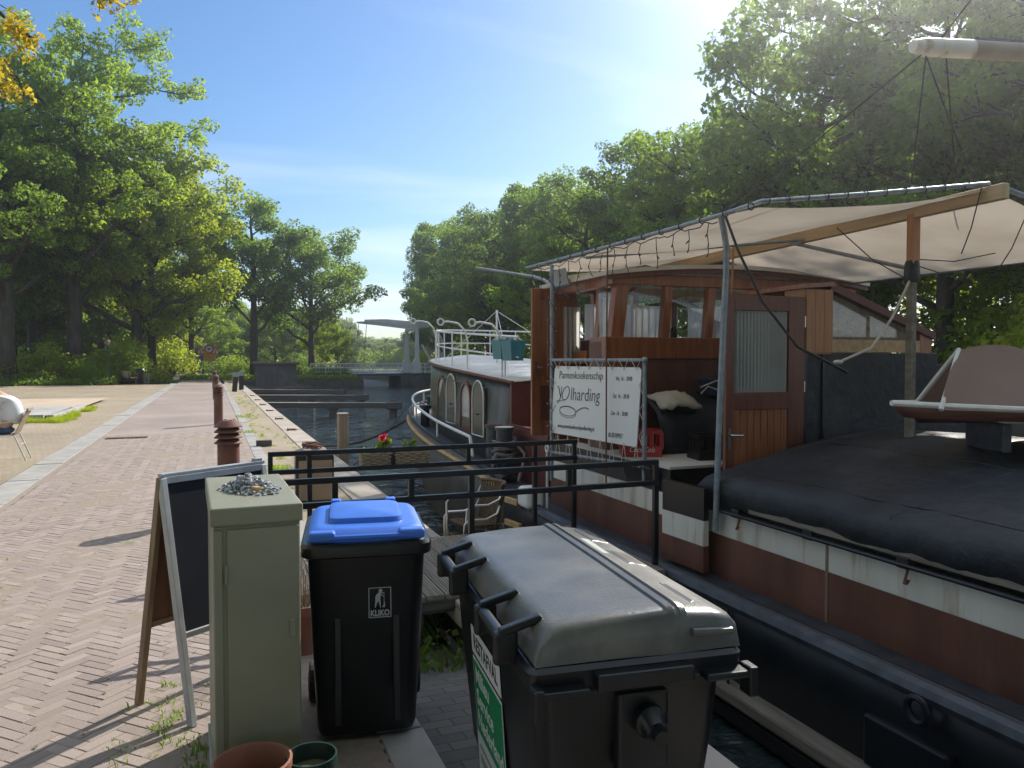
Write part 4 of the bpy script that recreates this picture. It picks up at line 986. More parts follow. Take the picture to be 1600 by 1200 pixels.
mb = MB(); mb.prism([(5.10, 2.41), (5.46, 2.44), (5.46, 2.48), (5.10, 2.45)], 'y', yd - 0.02, yd + 1.0); SB(mb, 'hood_top', 'mahogany', hood)
mb = MB(); mb.prism([(5.46, 1.82), (6.75, 1.82), (6.75, 1.98), (5.46, 2.42)], 'y', yd + 0.10, yd + 0.16); SB(mb, 'gable_panel', 'greywood', hood)
mb = MB(); mb.prism([(5.44, 2.41), (6.80, 1.95), (6.80, 2.02), (5.46, 2.48)], 'y', yd + 0.02, yd + 1.0); SB(mb, 'hood_roof', 'darkred', hood)
mb = MB(); mb.box2((5.46, yd + 0.05, 1.82), (6.62, yd + 0.10, 1.94)); SB(mb, 'trim_board', 'palewood', hood, bevel=0.005)
mb = MB(); mb.box2((6.62, yd + 0.05, 1.72), (6.78, yd + 0.12, 2.02)); SB(mb, 'trim_post', 'mahogany', hood, bevel=0.005)
for k, (a, b) in enumerate(((5.52, 5.95), (6.0, 6.5))):
    mb = MB(); mb.prism([(a, 1.97), (b, 1.97), (b, 2.30 - 0.30*(b-5.46)), (a, 2.34 - 0.30*(a-5.46))], 'y', yd + 0.085, yd + 0.095); SB(mb, 'pane', 'glass', hood)
mb = MB(); mb.box2((5.13, yd + 0.04, 0.62), (6.85, yd + 0.09, 1.815)); SB(mb, 'black_screen', 'canvas_black', bevel=0.01)
mb = MB(); mb.box2((6.0, yd + 0.30, 0.62), (8.05, yd + 0.36, 1.70)); SB(mb, 'black_screen', 'canvas_black', bevel=0.01)
mb = MB(); mb.box2((5.13, yd + 0.02, 0.6), (5.17, yd + 0.04, 1.83)); mb.box2((5.36, yd + 0.02, 0.6), (5.38, yd + 0.04, 1.80)); SB(mb, 'screen_post', 'black_metal')
# lowered boom with a white tip, carried by a mast that stands outside the picture
mb = MB(); mb.tube([(5.27, 4.69, 4.26), (5.38, 4.68, 4.265), (5.85, 4.64, 4.30)], [0.05, 0.072, 0.075], 14); SB(mb, 'boom_tip', 'white_paint', smooth=True)
mb = MB(); mb.tube([(5.85, 4.64, 4.30), (8.6, 4.28, 4.43)], 0.075, 14); bo = SB(mb, 'boom', 'postwood0', smooth=True)
mb = MB(); mb.tube([(8.05, 4.36, -0.05), (8.05, 4.36, 7.5)], [0.11, 0.07], 14); SB(mb, 'mast', 'palewood', smooth=True)
mb = MB(); mb.tube([(5.9, 4.63, 4.37), (6.8, 4.52, 4.41)], 0.035, 8); SB(mb, 'furled_sail', 'rub', bo, smooth=True)
mb = MB()
for a, b in (((5.4, 4.68, 4.2), (4.95, 4.4, 3.1)), ((5.4, 4.68, 4.2), (5.48, 4.3, 3.12)), ((5.5, 4.67, 4.3), (8.05, 4.36, 7.4)), ((5.35, 4.68, 4.2), (4.2, 5.9, 2.97)), ((5.6, 4.66, 4.2), (6.2, 5.0, 3.0))):
    mb.tube([a, ((a[0]+b[0])/2, (a[1]+b[1])/2, (a[2]+b[2])/2 - 0.02), b], 0.006, 5)
SB(mb, 'rigging', 'ropedark', smooth=True)
# ---------------- awning over the deck: a thing of its own
aw = thing('awning', 'beige canvas awning on pipes and wooden beam over the ship deck', 'awning', (5.5, 6.7, 0.76))
def AW(mb, name, mat, **kw): return mb.build(name, M[mat], aw, world=True, **kw)
def front_y(x): return 4.72 - (x - 3.85) * 0.33 if x < 5.5 else 4.17 + (x - 5.5) * 0.02
def aw_z(x, v):
    if x <= 5.5: z = 2.885 + (3.03 - 2.885) * (x - 3.8) / 1.7 - 0.05 * math.sin(math.pi * (x - 3.8) / 1.7)
    else: z = 3.03 + (2.70 - 3.03) * (x - 5.5) / 1.9 - 0.05 * math.sin(math.pi * (x - 5.5) / 1.9)
    return z
g_ = []
for j in range(31):
    v = j / 30; row = []
    for i in range(29):
        x = 3.8 + 3.6 * i / 28; y = front_y(x) + (9.1 - front_y(x)) * v
        z = aw_z(x, v) - 0.03 * math.sin(v * math.pi * 3) ** 2 * math.sin(math.pi * min(1, i / 14) if i <= 14 else math.pi * (i - 14) / 14) + 0.012 * noise.noise(Vector((x * 1.5, y * 3.5, 0)))
        if x < 3.86: z += 0.0
        row.append((x, y, z))
    g_.append(row)
mb = MB(); mb.sheet(g_); AW(mb, 'canopy', 'awning', smooth=True)
mb = MB(); mb.tube([(3.79, 9.25, 2.93), (3.79, 7.2, 2.905), (3.79, 5.17, 2.90), (3.84, 4.74, 2.93), (4.6, 4.47, 2.99), (5.48, 4.17, 3.075)], 0.018, 8); AW(mb, 'eave_pipe', 'steel', smooth=True)
mb = MB(); mb.tube([(5.55, 4.15, 3.06), (6.4, 4.18, 2.92), (7.42, 4.2, 2.71), (7.42, 6.5, 2.70), (7.42, 9.1, 2.70)], 0.02, 8); AW(mb, 'eave_pipe', 'steel', smooth=True)
mb = MB(); mb.bar((5.5, 4.05, 3.0), (5.5, 9.15, 2.92), 0.07, 0.115); AW(mb, 'ridge_beam', 'palewood', bevel=0.006)
mb = MB(); mb.bar((5.2, 8.95, 2.93), (4.55, 9.9, 2.86), 0.06, 0.09); AW(mb, 'ridge_beam', 'palewood', bevel=0.006)
mb = MB(); mb.tube([(3.83, 5.26, 0.35), (3.85, 5.24, 1.4), (3.87, 5.20, 2.50), (3.86, 5.19, 2.66), (3.83, 5.18, 2.78), (3.79, 5.17, 2.90)], 0.026, 10); AW(mb, 'bent_post', 'steel', smooth=True)
mb = MB(); mb.bar((5.5, 4.86, 2.50), (5.5, 4.86, 2.97), 0.075, 0.075); AW(mb, 'ridge_post', 'orangewood', bevel=0.005)
mb = MB(); mb.bar((5.5, 4.87, 1.08), (5.5, 4.87, 2.52), 0.06, 0.06); AW(mb, 'ridge_post', 'greywood', bevel=0.005)
mb = MB(); mb.lathe([(0.055, 0), (0.065, 0.03), (0.06, 0.15), (0.05, 0.18)], (5.5, 4.87, 2.40), 12); AW(mb, 'tape_wrap', 'black_metal', smooth=True)
mb = MB(); mb.tube([(5.47, 6.3, 2.93), (5.5, 4.9, 2.52)], 0.018, 8); mb.tube([(3.82, 7.6, 2.86), (5.46, 6.1, 2.93)], 0.015, 8); AW(mb, 'brace', 'steel', smooth=True)
mb = MB()
for a, b in (((5.5, 4.9, 2.42), (5.1, 5.3, 2.9)), ((5.5, 4.9, 2.60), (6.8, 5.1, 2.74)), ((5.5, 4.86, 2.55), (6.6, 4.9, 2.45)), ((6.1, 4.3, 2.95), (6.0, 4.5, 2.45)), ((5.46, 4.22, 3.05), (5.3, 4.25, 2.55)), ((6.5, 4.5, 2.9), (7.3, 4.6, 2.6))):
    mb.tube([a, ((a[0]+b[0])/2, (a[1]+b[1])/2, (a[2]+b[2])/2 - 0.05), b], 0.005, 5)
AW(mb, 'guy_line', 'ropedark')
mb = MB()
y = 4.8
while y < 9.0:
    mb.torus((3.79, y, 2.90), 0.027, 0.005, 'y', 10, 5); y += 0.31
for k in range(11):
    t = k / 11; mb.torus((3.88 + 1.55*t, 4.72 - 0.52*t, 2.935 + 0.125*t), 0.027, 0.005, 'x', 10, 5)
AW(mb, 'lashing', 'ropedark', kind='stuff')
mb = MB(); mb.tube([(3.80, 5.12, 2.88), (3.83, 5.0, 2.6), (3.95, 4.86, 2.2), (4.2, 4.75, 1.85), (4.6, 4.65, 1.65)], 0.011, 6); AW(mb, 'black_cable', 'black_metal', smooth=True)
mb = MB(); mb.tube([(5.46, 4.85, 2.42), (5.32, 4.9, 2.1), (5.15, 4.95, 1.85), (5.0, 5.0, 1.78), (4.93, 5.05, 1.74)], 0.011, 6); mb.ball((4.90, 5.06, 1.73), (0.05, 0.03, 0.02)); AW(mb, 'pale_rope', 'cord', smooth=True)

# string of icicle lights hanging from the eave pipe and wound down the sign post
lt = MB(); bulbs = MB(); rr = random.Random(5)
pts = []
for k in range(61):
    y = 9.15 - (9.15 - 5.2) * k / 60; pts.append((3.79 + rr.uniform(-.012, .012), y, 2.875 - 0.035 * abs(math.sin(k * 0.55)) + rr.uniform(-.01, .01)))
lt.tube(pts, 0.005, 5)
for k in range(2, 60, 4):
    x, y, z = pts[k]; n_ = rr.choice((2, 3, 4)); q = [(x, y, z)]
    for i in range(n_): q.append((x + rr.uniform(-.02, .02), y + rr.uniform(-.03, .03), z - 0.085 * (i + 1)))
    lt.tube(q, 0.004, 5)
    for p in q[1:]:
        lt.tube([p, (p[0] + rr.uniform(-.02, .02), p[1] + rr.uniform(-.03, .03), p[2] - 0.025)], 0.006, 5)
w_ = []
for k in range(130):
    z = 2.75 - k * 0.0155; a = k * 0.42; w_.append((3.53 + 0.034 * math.cos(a), 7.86 + 0.034 * math.sin(a), z))
    if k % 4 == 0: bulbs.ball((3.53 + 0.05 * math.cos(a), 7.86 + 0.05 * math.sin(a), z), 0.007, 6, 4)
lt.tube(w_, 0.004, 5)
sl = thing('string_lights', 'dark cable of small icicle lights hanging along the awning edge and sign post', 'string lights', (3.79, 7.2, 2.86))
lt.build('cable', M['black_metal'], sl, world=True, smooth=True); bulbs.build('bulb', M['cord'], sl, world=True, smooth=True, kind='stuff')

# ---------------- laced sign in its pipe frame
A = Vector((3.53, 7.86, 0)); B = Vector((3.89, 6.48, 0)); U = (B - A).normalized(); SW = (B - A).length
sg = thing('sign_board', 'white laced sign of the pancake ship with opening hours in a pipe frame', 'sign', (A.x, A.y, 0.0), math.atan2(U.y, U.x))
def SG(mb, name, mat, **kw): return mb.build(name, M[mat], sg, **kw)
M['signwhite'] = pm('sign_white', (0.78, 0.79, 0.80), (0.82, 0.83, 0.84), rough=0.45, scale=1.5)
M['ink'] = pm('sign_ink', (0.012, 0.013, 0.016), rough=0.5)
mb = MB(); mb.tube([(0, 0, 0.40), (0, 0, 2.80)], 0.022, 10); SG(mb, 'frame_post', 'steel', smooth=True)
mb = MB(); mb.tube([(SW, 0, 0.55), (SW, 0, 1.74)], 0.022, 10); SG(mb, 'frame_post', 'steel', smooth=True)
mb = MB(); mb.tube([(0, 0, 1.745), (SW, 0, 1.745)], 0.020, 10); mb.ball((SW, 0, 1.745), 0.034); SG(mb, 'frame_rail', 'steel', smooth=True)
mb = MB(); mb.tube([(0, 0, 0.72), (SW, 0, 0.72)], 0.018, 10); SG(mb, 'frame_rail', 'steel', smooth=True)
pw0, pw1, pz0, pz1 = 0.06, SW - 0.04, 0.905, 1.675
mb = MB()                                         # panel with clipped top corners, hung slightly askew
mb.prism([(pw0 - 0.07, pz0 + 0.035), (pw1 - 0.06, pz0 - 0.01), (pw1, pz1 - 0.03), (pw1 - 0.03, pz1), (pw0 + 0.03, pz1 + 0.005), (pw0, pz1 - 0.03)], 'y', -0.006, 0.006)
SG(mb, 'panel', 'signwhite')
lac = MB()
nl = 8
for k in range(nl):
    a = pw0 + 0.06 + (pw1 - pw0 - 0.12) * k / (nl - 1)
    lac.tube([(a - 0.07, -0.022, 1.76), (a, -0.012, pz1 - 0.025)], 0.0035, 5); lac.tube([(a, -0.012, pz1 - 0.025), (a + 0.07, -0.022, 1.76)], 0.0035, 5)
    lac.tube([(a - 0.03, -0.02, 0.70), (a, -0.012, pz0 + 0.02)], 0.0035, 5); lac.tube([(a, -0.012, pz0 + 0.02), (a + 0.05, -0.02, 0.70)], 0.0035, 5)
for z in (1.0, 1.25, 1.5):
    lac.tube([(0.0, -0.024, z + 0.07), (pw0 + 0.02, -0.012, z), (0.0, -0.024, z - 0.08)], 0.0035, 5); lac.tube([(SW, -0.024, z + 0.07), (pw1 - 0.025, -0.012, z), (SW, -0.024, z - 0.08)], 0.0035, 5)
SG(lac, 'lacing', 'cord', smooth=True, kind='stuff')
def on_sign(x, z): return Matrix.Translation((x, -0.0085, z)) @ Matrix.Rotation(rad(90), 4, 'X')
K = SW / 1.43
text('Pannenkoekenschip', 0.120, M['ink'], sg, on_sign(0.135, 1.545), shear=0.18, sx=0.745, extr=0.0008, bold=-0.0012)
text('lharding', 0.200, M['ink'], sg, on_sign(0.325, 1.315), shear=0.16, sx=0.735, extr=0.0008, bold=-0.0022)
mb = MB()                                         # swash V and O drawn by hand, and the pan
def stroke(pts, r): mb.tube([(x, -0.0075, z) for x, z in pts], r, 6)
stroke([(0.115, 1.462), (0.138, 1.44), (0.150, 1.39), (0.165, 1.335)], 0.0055)
stroke([(0.185, 1.455), (0.175, 1.38), (0.150, 1.315), (0.125, 1.282), (0.098, 1.280), (0.10, 1.300), (0.135, 1.298)], 0.0038)
oo = [(0.252 + 0.055 * math.cos(a) + 0.026 * math.sin(a), 1.385 + 0.075 * math.sin(a)) for a in [6.283 * k / 22 for k in range(23)]]
stroke(oo, 0.0042); stroke([(0.135, 1.298), (0.18, 1.302), (0.235, 1.318)], 0.003)
pn = [(0.282 + 0.135 * math.cos(a), 1.192 + 0.050 * math.sin(a) - 0.02 * math.cos(a) * 0.3) for a in [6.283 * k / 26 for k in range(27)]]
stroke(pn, 0.0035); stroke([(x, z - 0.020) for x, z in pn[13:27]], 0.0025); stroke([(x, z + 0.003) for x, z in pn[2:12]], 0.0055)
stroke([(0.415, 1.185), (0.46, 1.215), (0.52, 1.238), (0.58, 1.244), (0.625, 1.232)], 0.0050)
mb.build('emblem', M['ink'], sg, smooth=True)
text('www.pannenkoekenschipvolharding.nl', 0.068, M['ink'], sg, on_sign(0.11, 1.005), shear=0.15, sx=0.575, extr=0.0008, bold=-0.0006)
for t_, x_, z_ in (('Vrij  16 – 20:00', 1.03, 1.542), ('Zat  16 – 20:30', 0.99, 1.366), ('Zon  16 – 20:00', 0.96, 1.192)):
    text(t_, 0.062, M['ink'], sg, on_sign(x_, z_), shear=0.15, sx=0.60, extr=0.0008, bold=-0.0006)
text('06 83109957', 0.070, M['ink'], sg, on_sign(0.925, 0.965), shear=0.15, sx=0.56, extr=0.0008, bold=-0.0006)
mb = MB(); mb.tube([(3.70, 6.90, 0.45), (3.715, 6.93, 1.8), (3.74, 6.96, 2.88)], 0.008, 6); mb.build('brown_pole', M['rust'], smooth=True, label='thin brown pole standing in front of the pancake sign', cat='pole')

# ---------------- loose things on the ship
M['redplastic'] = pm('red_crate_plastic', (0.42, 0.018, 0.022), (0.50, 0.028, 0.030), rough=0.35, scale=6)
M['blackplastic'] = pm('black_plastic', (0.006, 0.007, 0.010), (0.012, 0.013, 0.016), rough=0.4, scale=8)
def crate(name, label, loc, rz, dims, mat):
    t = thing(name, label, 'crate', loc, rz); w_, d_, h_ = dims; th = 0.012
    for nm, c, s_ in (('side', (0, -d_/2, 0), (w_, th, 0)), ('side', (0, d_/2, 0), (w_, th, 0)), ('side', (-w_/2, 0, 0), (th, d_, 0)), ('side', (w_/2, 0, 0), (th, d_, 0))):
        m_ = MB(); m_.box((c[0], c[1], h_*0.20), (s_[0], s_[1], h_*0.40)); m_.box((c[0], c[1], h_*0.93), (s_[0] + 0.004, s_[1] + 0.004, h_*0.14))
        L_ = max(s_[0], s_[1]); ax = s_[0] > s_[1]
        for k in range(5):
            o_ = -L_/2 + L_ * (k + 0.0) / 4; m_.box((c[0] + (o_ if ax else 0), c[1] + (0 if ax else o_), h_*0.6), (0.04 if ax else th, th if ax else 0.04, h_*0.6))
        m_.build(nm, M[mat], t)
    m_ = MB(); m_.box((0, 0, 0.01), (w_, d_, 0.02)); m_.build('base', M[mat], t)
    return t
cr = crate('bottle_crate', 'red plastic bottle crate with white lettering behind the laced sign', (4.14, 6.98, 0.76), rad(-24), (0.40, 0.30, 0.27), 'redplastic')
text('Coca-Cola', 0.075, M['signwhite'], cr, Matrix.Translation((0.0, -0.158, 0.05)) @ Matrix.Rotation(rad(90), 4, 'X'), align='CENTER', shear=0.3, sx=0.8)
mb = MB(); mb.box((0.02, -0.1575, 0.17), (0.06, 0.004, 0.10)); mb.build('sticker', M['signwhite'], cr)
crate('bottle_crate', 'black plastic bottle crate on the pale deck left of the steel post', (4.66, 6.48, 0.76), rad(-10), (0.38, 0.28, 0.25), 'blackplastic')
cb_ = MB(); g_ = []
for j in range(13):
    x = 4.35 + 2.2 * j / 12; row = []
    for q, (y, z) in enumerate(((6.92, 0.765), (6.93, 0.95), (6.95, 1.08), (7.02, 1.20), (7.15, 1.30), (7.30, 1.36), (7.46, 1.38))):
        row.append((x, y + 0.03 * noise.noise(Vector((x*3, z*4, 2))), z + 0.05 * noise.noise(Vector((x*2.2, y*5, 1))) if q else z))
    g_.append(row)
cb_.sheet(g_); cb_.build('covered_bench', M['canvas_black'], smooth=True, solid=0.02, label='black tarpaulin heaped over a bench against the wheelhouse front', cat='tarpaulin')
bk = thing('basket', 'navy blue plastic basket with a pale hose on the black tarpaulin', 'basket', (5.22, 7.22, 1.36))
mb = MB(); mb.lathe([(0.14, 0), (0.18, 0.16), (0.20, 0.17), (0.20, 0.185), (0.17, 0.18), (0.13, 0.01)], n=20, cap=True); mb.build('bowl', M['blueplastic'], bk, smooth=True)
mb = MB(); mb.tube([(-0.24, -0.1, 0.02), (-0.19, -0.16, 0.10), (-0.05, -0.20, 0.05), (0.1, -0.2, 0.02), (0.22, -0.15, 0.10), (0.1, -0.17, 0.17), (-0.1, -0.18, 0.16), (-0.26, -0.12, 0.09)], 0.009, 6); mb.build('hose', M['cord'], bk, smooth=True)
mb = MB(); g_ = []
for i in range(9):
    row = []
    for j in range(9):
        u, v = i/8 - 0.5, j/8 - 0.5; row.append((4.62 + 0.5*u, 7.10 + 0.34*v, 1.30 + 0.09*max(0, 1 - 3*(u*u+v*v)) + 0.035*noise.noise(Vector((u*6, v*6, 4))) + 0.12*v))
    g_.append(row)
mb.sheet(g_); mb.build('folded_cloth', M['cloth'], smooth=True, solid=0.025, label='crumpled beige cloth lying on the black tarpaulin right of the sign', cat='cloth')
mb = MB(); mb.box((3.99, 6.62, 0.38), (0.04, 0.62, 0.72), rz=-0.06, ry=-0.28); mb.build('leaning_board', M['blackplastic'], bevel=0.01, label='plain black board leaning on the coaming below the sign', cat='board')
wb = thing('white_box', 'small white rounded box with brown strap at the ship edge behind the railing', 'box', (3.47, 8.35, 0.02))
mb = MB(); mb.box((0, 0, 0.12), (0.22, 0.36, 0.24)); mb.build('body', M['signwhite'], wb, bevel=0.05, seg=4)
mb = MB(); mb.box((0, 0.12, 0.12), (0.235, 0.035, 0.255)); mb.build('strap', M['rust'], wb, bevel=0.05)
# teal boxes hung on the roof railing
for k, (x, y) in enumerate(((4.26, 11.35), (4.26, 10.92))):
    t = thing('hanging_box', ('teal plastic box hung on the white roof railing, left one', 'teal plastic box hung on the roof railing beside the open door')[k], 'box', (x, y, cab_z(y) + 0.30), group='teal boxes on the railing')
    mb = MB(); mb.add([(-0.09, -0.18, 0), (0.09, -0.18, 0), (0.09, 0.18, 0), (-0.09, 0.18, 0), (-0.12, -0.21, 0.30), (0.12, -0.21, 0.30), (0.12, 0.21, 0.30), (-0.12, 0.21, 0.30)], [(0, 3, 2, 1), (0, 1, 5, 4), (1, 2, 6, 5), (2, 3, 7, 6), (3, 0, 4, 7)]); mb.build('body', M['teal'], t, solid=0.01)
    mb = MB(); mb.tube([(-0.12, -0.1, 0.30), (-0.0, -0.1, 0.37), (0.1, -0.1, 0.30)], 0.008, 5); mb.tube([(-0.12, 0.1, 0.30), (-0.0, 0.1, 0.37), (0.1, 0.1, 0.30)], 0.008, 5); mb.build('hanger', M['steel'], t)
# floodlight on the sign post and a bare spar by the open door
fl = thing('floodlight', 'grey square floodlight on the post above the open door', 'lamp', (3.85, 8.35, 2.58), rad(-20))
mb = MB(); mb.box((0, 0, 0.12), (0.20, 0.06, 0.24), rx=rad(-20), ry=rad(-12)); mb.build('housing', M['steel'], fl, bevel=0.01)
mb = MB(); mb.box((0.0, -0.035, 0.13), (0.17, 0.01, 0.20), rx=rad(-20), ry=rad(-12)); mb.build('lens', M['ribglass'], fl)
mb = MB(); mb.tube([(0, 0.02, 0.10), (0, 0.05, 0.0), (0.12, 0.12, -0.08)], 0.012, 6); mb.build('bracket', M['steel'], fl)
mb = MB(); mb.tube([(3.30, 9.75, 2.96), (3.95, 9.35, 2.83)], 0.020, 8); mb.tube([(3.95, 9.35, 2.83), (4.02, 9.2, 2.78), (4.10, 9.05, 2.66)], 0.020, 8); mb.build('bare_pipe', M['steel'], smooth=True, label='pale bent pipe sticking out left above the open wheelhouse door', cat='pipe')
# two orange sticks hanging in front of the wheelhouse window
for k, (x, z0) in enumerate(((4.68, 1.72), (4.73, 2.02))):
    mb = MB(); mb.tube([(x, 6.25, 2.84), (x - 0.005, 6.26, z0 + 0.3), (x - 0.01, 6.25, z0)], [0.009, 0.012, 0.008], 6)
    mb.build('hanging_stick', M['orangewood'], smooth=True, label=('long thin orange stick hanging before the wheelhouse window', 'shorter orange stick hanging beside the long one')[k], cat='stick', group='orange sticks under the awning')
# dinghy with brown cover lying on the hatch
dg_ = thing('dinghy', 'small dinghy with white gunwale under a brown canvas cover on the hatch', 'dinghy', (4.60, 4.22, 1.30), rad(-24))
M['dinghyhull'] = pm('dinghy_hull', (0.11, 0.042, 0.030), (0.15, 0.06, 0.04), rough=0.4, scale=4)
def dshape(u): return 0.62 * (1 - (1 - min(1, u * 1.6)) ** 2.2) if u < 0.62 else 0.62
rowg = []; gun = []
for k in range(17):
    u = k / 16; x = 3.0 * u; w_ = dshape(u) + 0.01; zg = 0.075 + 0.05 * (1 - u) ** 2
    rowg.append([(x + 0.0, -w_, zg), (x + 0.08, -w_ * 0.85, zg * 0.30), (x + 0.16, -w_ * 0.4, 0.03), (x + 0.18, 0, 0.0), (x + 0.16, w_ * 0.4, 0.03), (x + 0.08, w_ * 0.85, zg * 0.30), (x, w_, zg)]); gun.append((x, w_, zg))
mb = MB(); mb.sheet(rowg); mb.build('hull', M['dinghyhull'], dg_, smooth=True, solid=0.015)
mb = MB(); mb.tube([(x, -w_, z + 0.01) for x, w_, z in gun], 0.022, 8); mb.tube([(x, w_, z + 0.01) for x, w_, z in gun], 0.022, 8); mb.build('gunwale', M['whitepipe'], dg_, smooth=True)
cg = []
for k in range(15):
    u = 0.10 + 0.9 * k / 14; x = 0.24 + 2.7 * k / 14; w_ = dshape(u); zr = 0.54 - 0.10 * k / 14 + 0.015 * math.sin(k * 1.2)
    xs = x + (0.22 * (1 - k / 14))
    cg.append([(x, -w_ - 0.01, 0.10)] + [(x + (xs - x) * t, -w_ * (1 - t), 0.10 + (zr - 0.10) * (t ** 0.8) + 0.02 * math.sin(k * 1.7 + t * 5)) for t in (0.25, 0.5, 0.75, 1.0)] + [(x + (xs - x) * t, w_ * (1 - t), 0.10 + (zr - 0.10) * (t ** 0.8)) for t in (0.75, 0.5, 0.25, 0.0)])
mb = MB(); mb.sheet(cg); mb.build('canvas_cover', M['browncanvas'], dg_, smooth=True)
mb = MB(); mb.tube([cg[0][0], cg[0][4], cg[0][8]], 0.018, 8); mb.build('hoop', M['whitepipe'], dg_, smooth=True)
for x in (0.7, 2.0):
    mb = MB(); mb.box((x, 0.05, -0.10), (0.06, 0.5, 0.20)); mb.build('chock', M['rub'], dg_, bevel=0.01)
# ================================================================== THINGS ON THE QUAY
M['cabpaint'] = pm('olive_cabinet_paint', (0.20, 0.197, 0.135), (0.23, 0.227, 0.158), rough=0.45, scale=3, rvar=0.08, c3=(0.165, 0.16, 0.105), s3=2.0, t3=(0.55, 0.75), bump=0.03, bscale=60)
M['gravel'] = pm('grey_white_stone', (0.16, 0.175, 0.19), (0.50, 0.52, 0.54), rough=0.9, scale=60, contrast=(0.42, 0.58))
M['tanstone'] = pm('tan_stone', (0.42, 0.27, 0.10), (0.50, 0.34, 0.15), rough=0.8, scale=20)
M['alu'] = pm('aluminium_frame', (0.34, 0.35, 0.37), (0.44, 0.45, 0.46), rough=0.45, metal=0.35, scale=8)
M['chalk'] = pm('chalkboard', (0.006, 0.009, 0.016), (0.012, 0.015, 0.022), rough=0.8, spec=0.2, scale=4)
M['brownwood'] = pm('brown_stained_wood', (0.12, 0.055, 0.025), (0.19, 0.09, 0.045), rough=0.6, scale=4, stretch=(6, 6, 0.5))
M['legwood'] = pm('worn_brown_leg', (0.20, 0.13, 0.075), (0.30, 0.21, 0.13), rough=0.7, scale=5, stretch=(6, 6, 0.5))
M['binblack'] = pm('bin_black_plastic', (0.004, 0.0055, 0.008), (0.008, 0.010, 0.013), rough=0.36, scale=5, rvar=0.1, bump=0.05, bscale=80, c3=(0.018, 0.019, 0.02), s3=3, t3=(0.6, 0.8))
M['binblue'] = pm('bin_blue_lid', (0.03, 0.13, 0.55), (0.04, 0.16, 0.62), rough=0.42, scale=4, rvar=0.06, c3=(0.07, 0.19, 0.55), s3=5, t3=(0.58, 0.8))
M['lidgrey'] = pm('dusty_dark_lid', (0.075, 0.077, 0.076), (0.13, 0.13, 0.12), rough=0.32, scale=2.5, rvar=0.14, c3=(0.22, 0.20, 0.145), s3=1.8, t3=(0.5, 0.8), bump=0.12, bscale=90)
M['rubber'] = pm('black_rubber', (0.012, 0.012, 0.012), (0.02, 0.02, 0.02), rough=0.8, scale=9)
M['labelwhite'] = pm('label_white', (0.62, 0.62, 0.60), (0.68, 0.68, 0.66), rough=0.5, scale=3)
M['labelgreen'] = pm('label_green', (0.0, 0.22, 0.075), rough=0.5)
M['labelgrey'] = pm('label_grey_print', (0.24, 0.28, 0.25), rough=0.5)
M['logo'] = pm('grey_print', (0.42, 0.45, 0.48), rough=0.5)
M['terracotta'] = pm('terracotta', (0.19, 0.075, 0.042), (0.25, 0.10, 0.06), rough=0.8, scale=7, c3=(0.28, 0.18, 0.13), s3=3, t3=(0.6, 0.8))
M['greenpot'] = pm('dark_green_plastic', (0.012, 0.035, 0.03), (0.02, 0.05, 0.042), rough=0.4, scale=6)
M['palepot'] = pm('pale_lilac_pot', (0.50, 0.42, 0.45), (0.58, 0.50, 0.53), rough=0.6, scale=6)
M['decking'] = pm('grey_decking', (0.17, 0.145, 0.115), (0.27, 0.235, 0.19), rough=0.8, scale=4, stretch=(7, 0.5, 7), bump=0.2, bscale=15)
M['wicker'] = pm('brown_wicker', (0.10, 0.065, 0.038), (0.19, 0.13, 0.08), rough=0.7, scale=30)
M['wickergrey'] = pm('grey_wicker', (0.22, 0.17, 0.115), (0.34, 0.27, 0.19), rough=0.8, scale=30)
M['alutube'] = pm('aluminium_tube', (0.62, 0.60, 0.56), (0.70, 0.68, 0.64), rough=0.3, metal=0.7, scale=12)
M['petal'] = leaf_mat('red_petal', (0.45, 0.01, 0.03), (0.60, 0.02, 0.06), (0.7, 0.02, 0.06), 0.35)
M['corten'] = pm('rusted_bollard', (0.105, 0.042, 0.030), (0.17, 0.070, 0.048), rough=0.75, scale=6, bump=0.2, bscale=60, c3=(0.07, 0.035, 0.03), s3=3.0, stretch=(1, 1, 0.5))
M['tanpanel'] = pm('tan_panel', (0.25, 0.18, 0.115), (0.32, 0.24, 0.16), rough=0.7, scale=4)
M['timber'] = pm('dark_wet_timber', (0.045, 0.042, 0.038), (0.09, 0.082, 0.072), rough=0.75, scale=3, stretch=(0.6, 6, 6), bump=0.4, bscale=10)
M['darkconc'] = pm('dark_concrete', (0.055, 0.055, 0.055), (0.10, 0.098, 0.092), rough=0.85, scale=0.8, bump=0.3, bscale=6, c3=(0.035, 0.04, 0.03), s3=0.6)
M['bridgewhite'] = pm('bridge_pale_paint', (0.52, 0.54, 0.55), (0.60, 0.62, 0.63), rough=0.5, scale=1.5)
M['postwood'] = pm('mooring_post_wood', (0.26, 0.19, 0.125), (0.36, 0.28, 0.20), rough=0.85, scale=5, stretch=(6, 6, 0.4), bump=0.3, bscale=14)
M['signred'] = pm('sign_red', (0.50, 0.03, 0.03), rough=0.4); M['signyellow'] = pm('sign_yellow', (0.55, 0.30, 0.02), rough=0.5); M['signblue'] = pm('sign_blue', (0.03, 0.14, 0.42), rough=0.4)
M['shirt'] = pm('white_shirt', (0.66, 0.68, 0.72), (0.76, 0.78, 0.82), rough=0.9, scale=4, bump=0.35, bscale=8, bdist=0.02)
M['jeans'] = pm('blue_jeans', (0.035, 0.075, 0.14), (0.06, 0.11, 0.19), rough=0.9, scale=12, bump=0.2, bscale=30)
M['skin'] = pm('skin', (0.46, 0.28, 0.20), (0.50, 0.32, 0.23), rough=0.55, scale=5)
M['hair'] = pm('brown_hair', (0.06, 0.04, 0.025), (0.10, 0.065, 0.04), rough=0.6, scale=30)

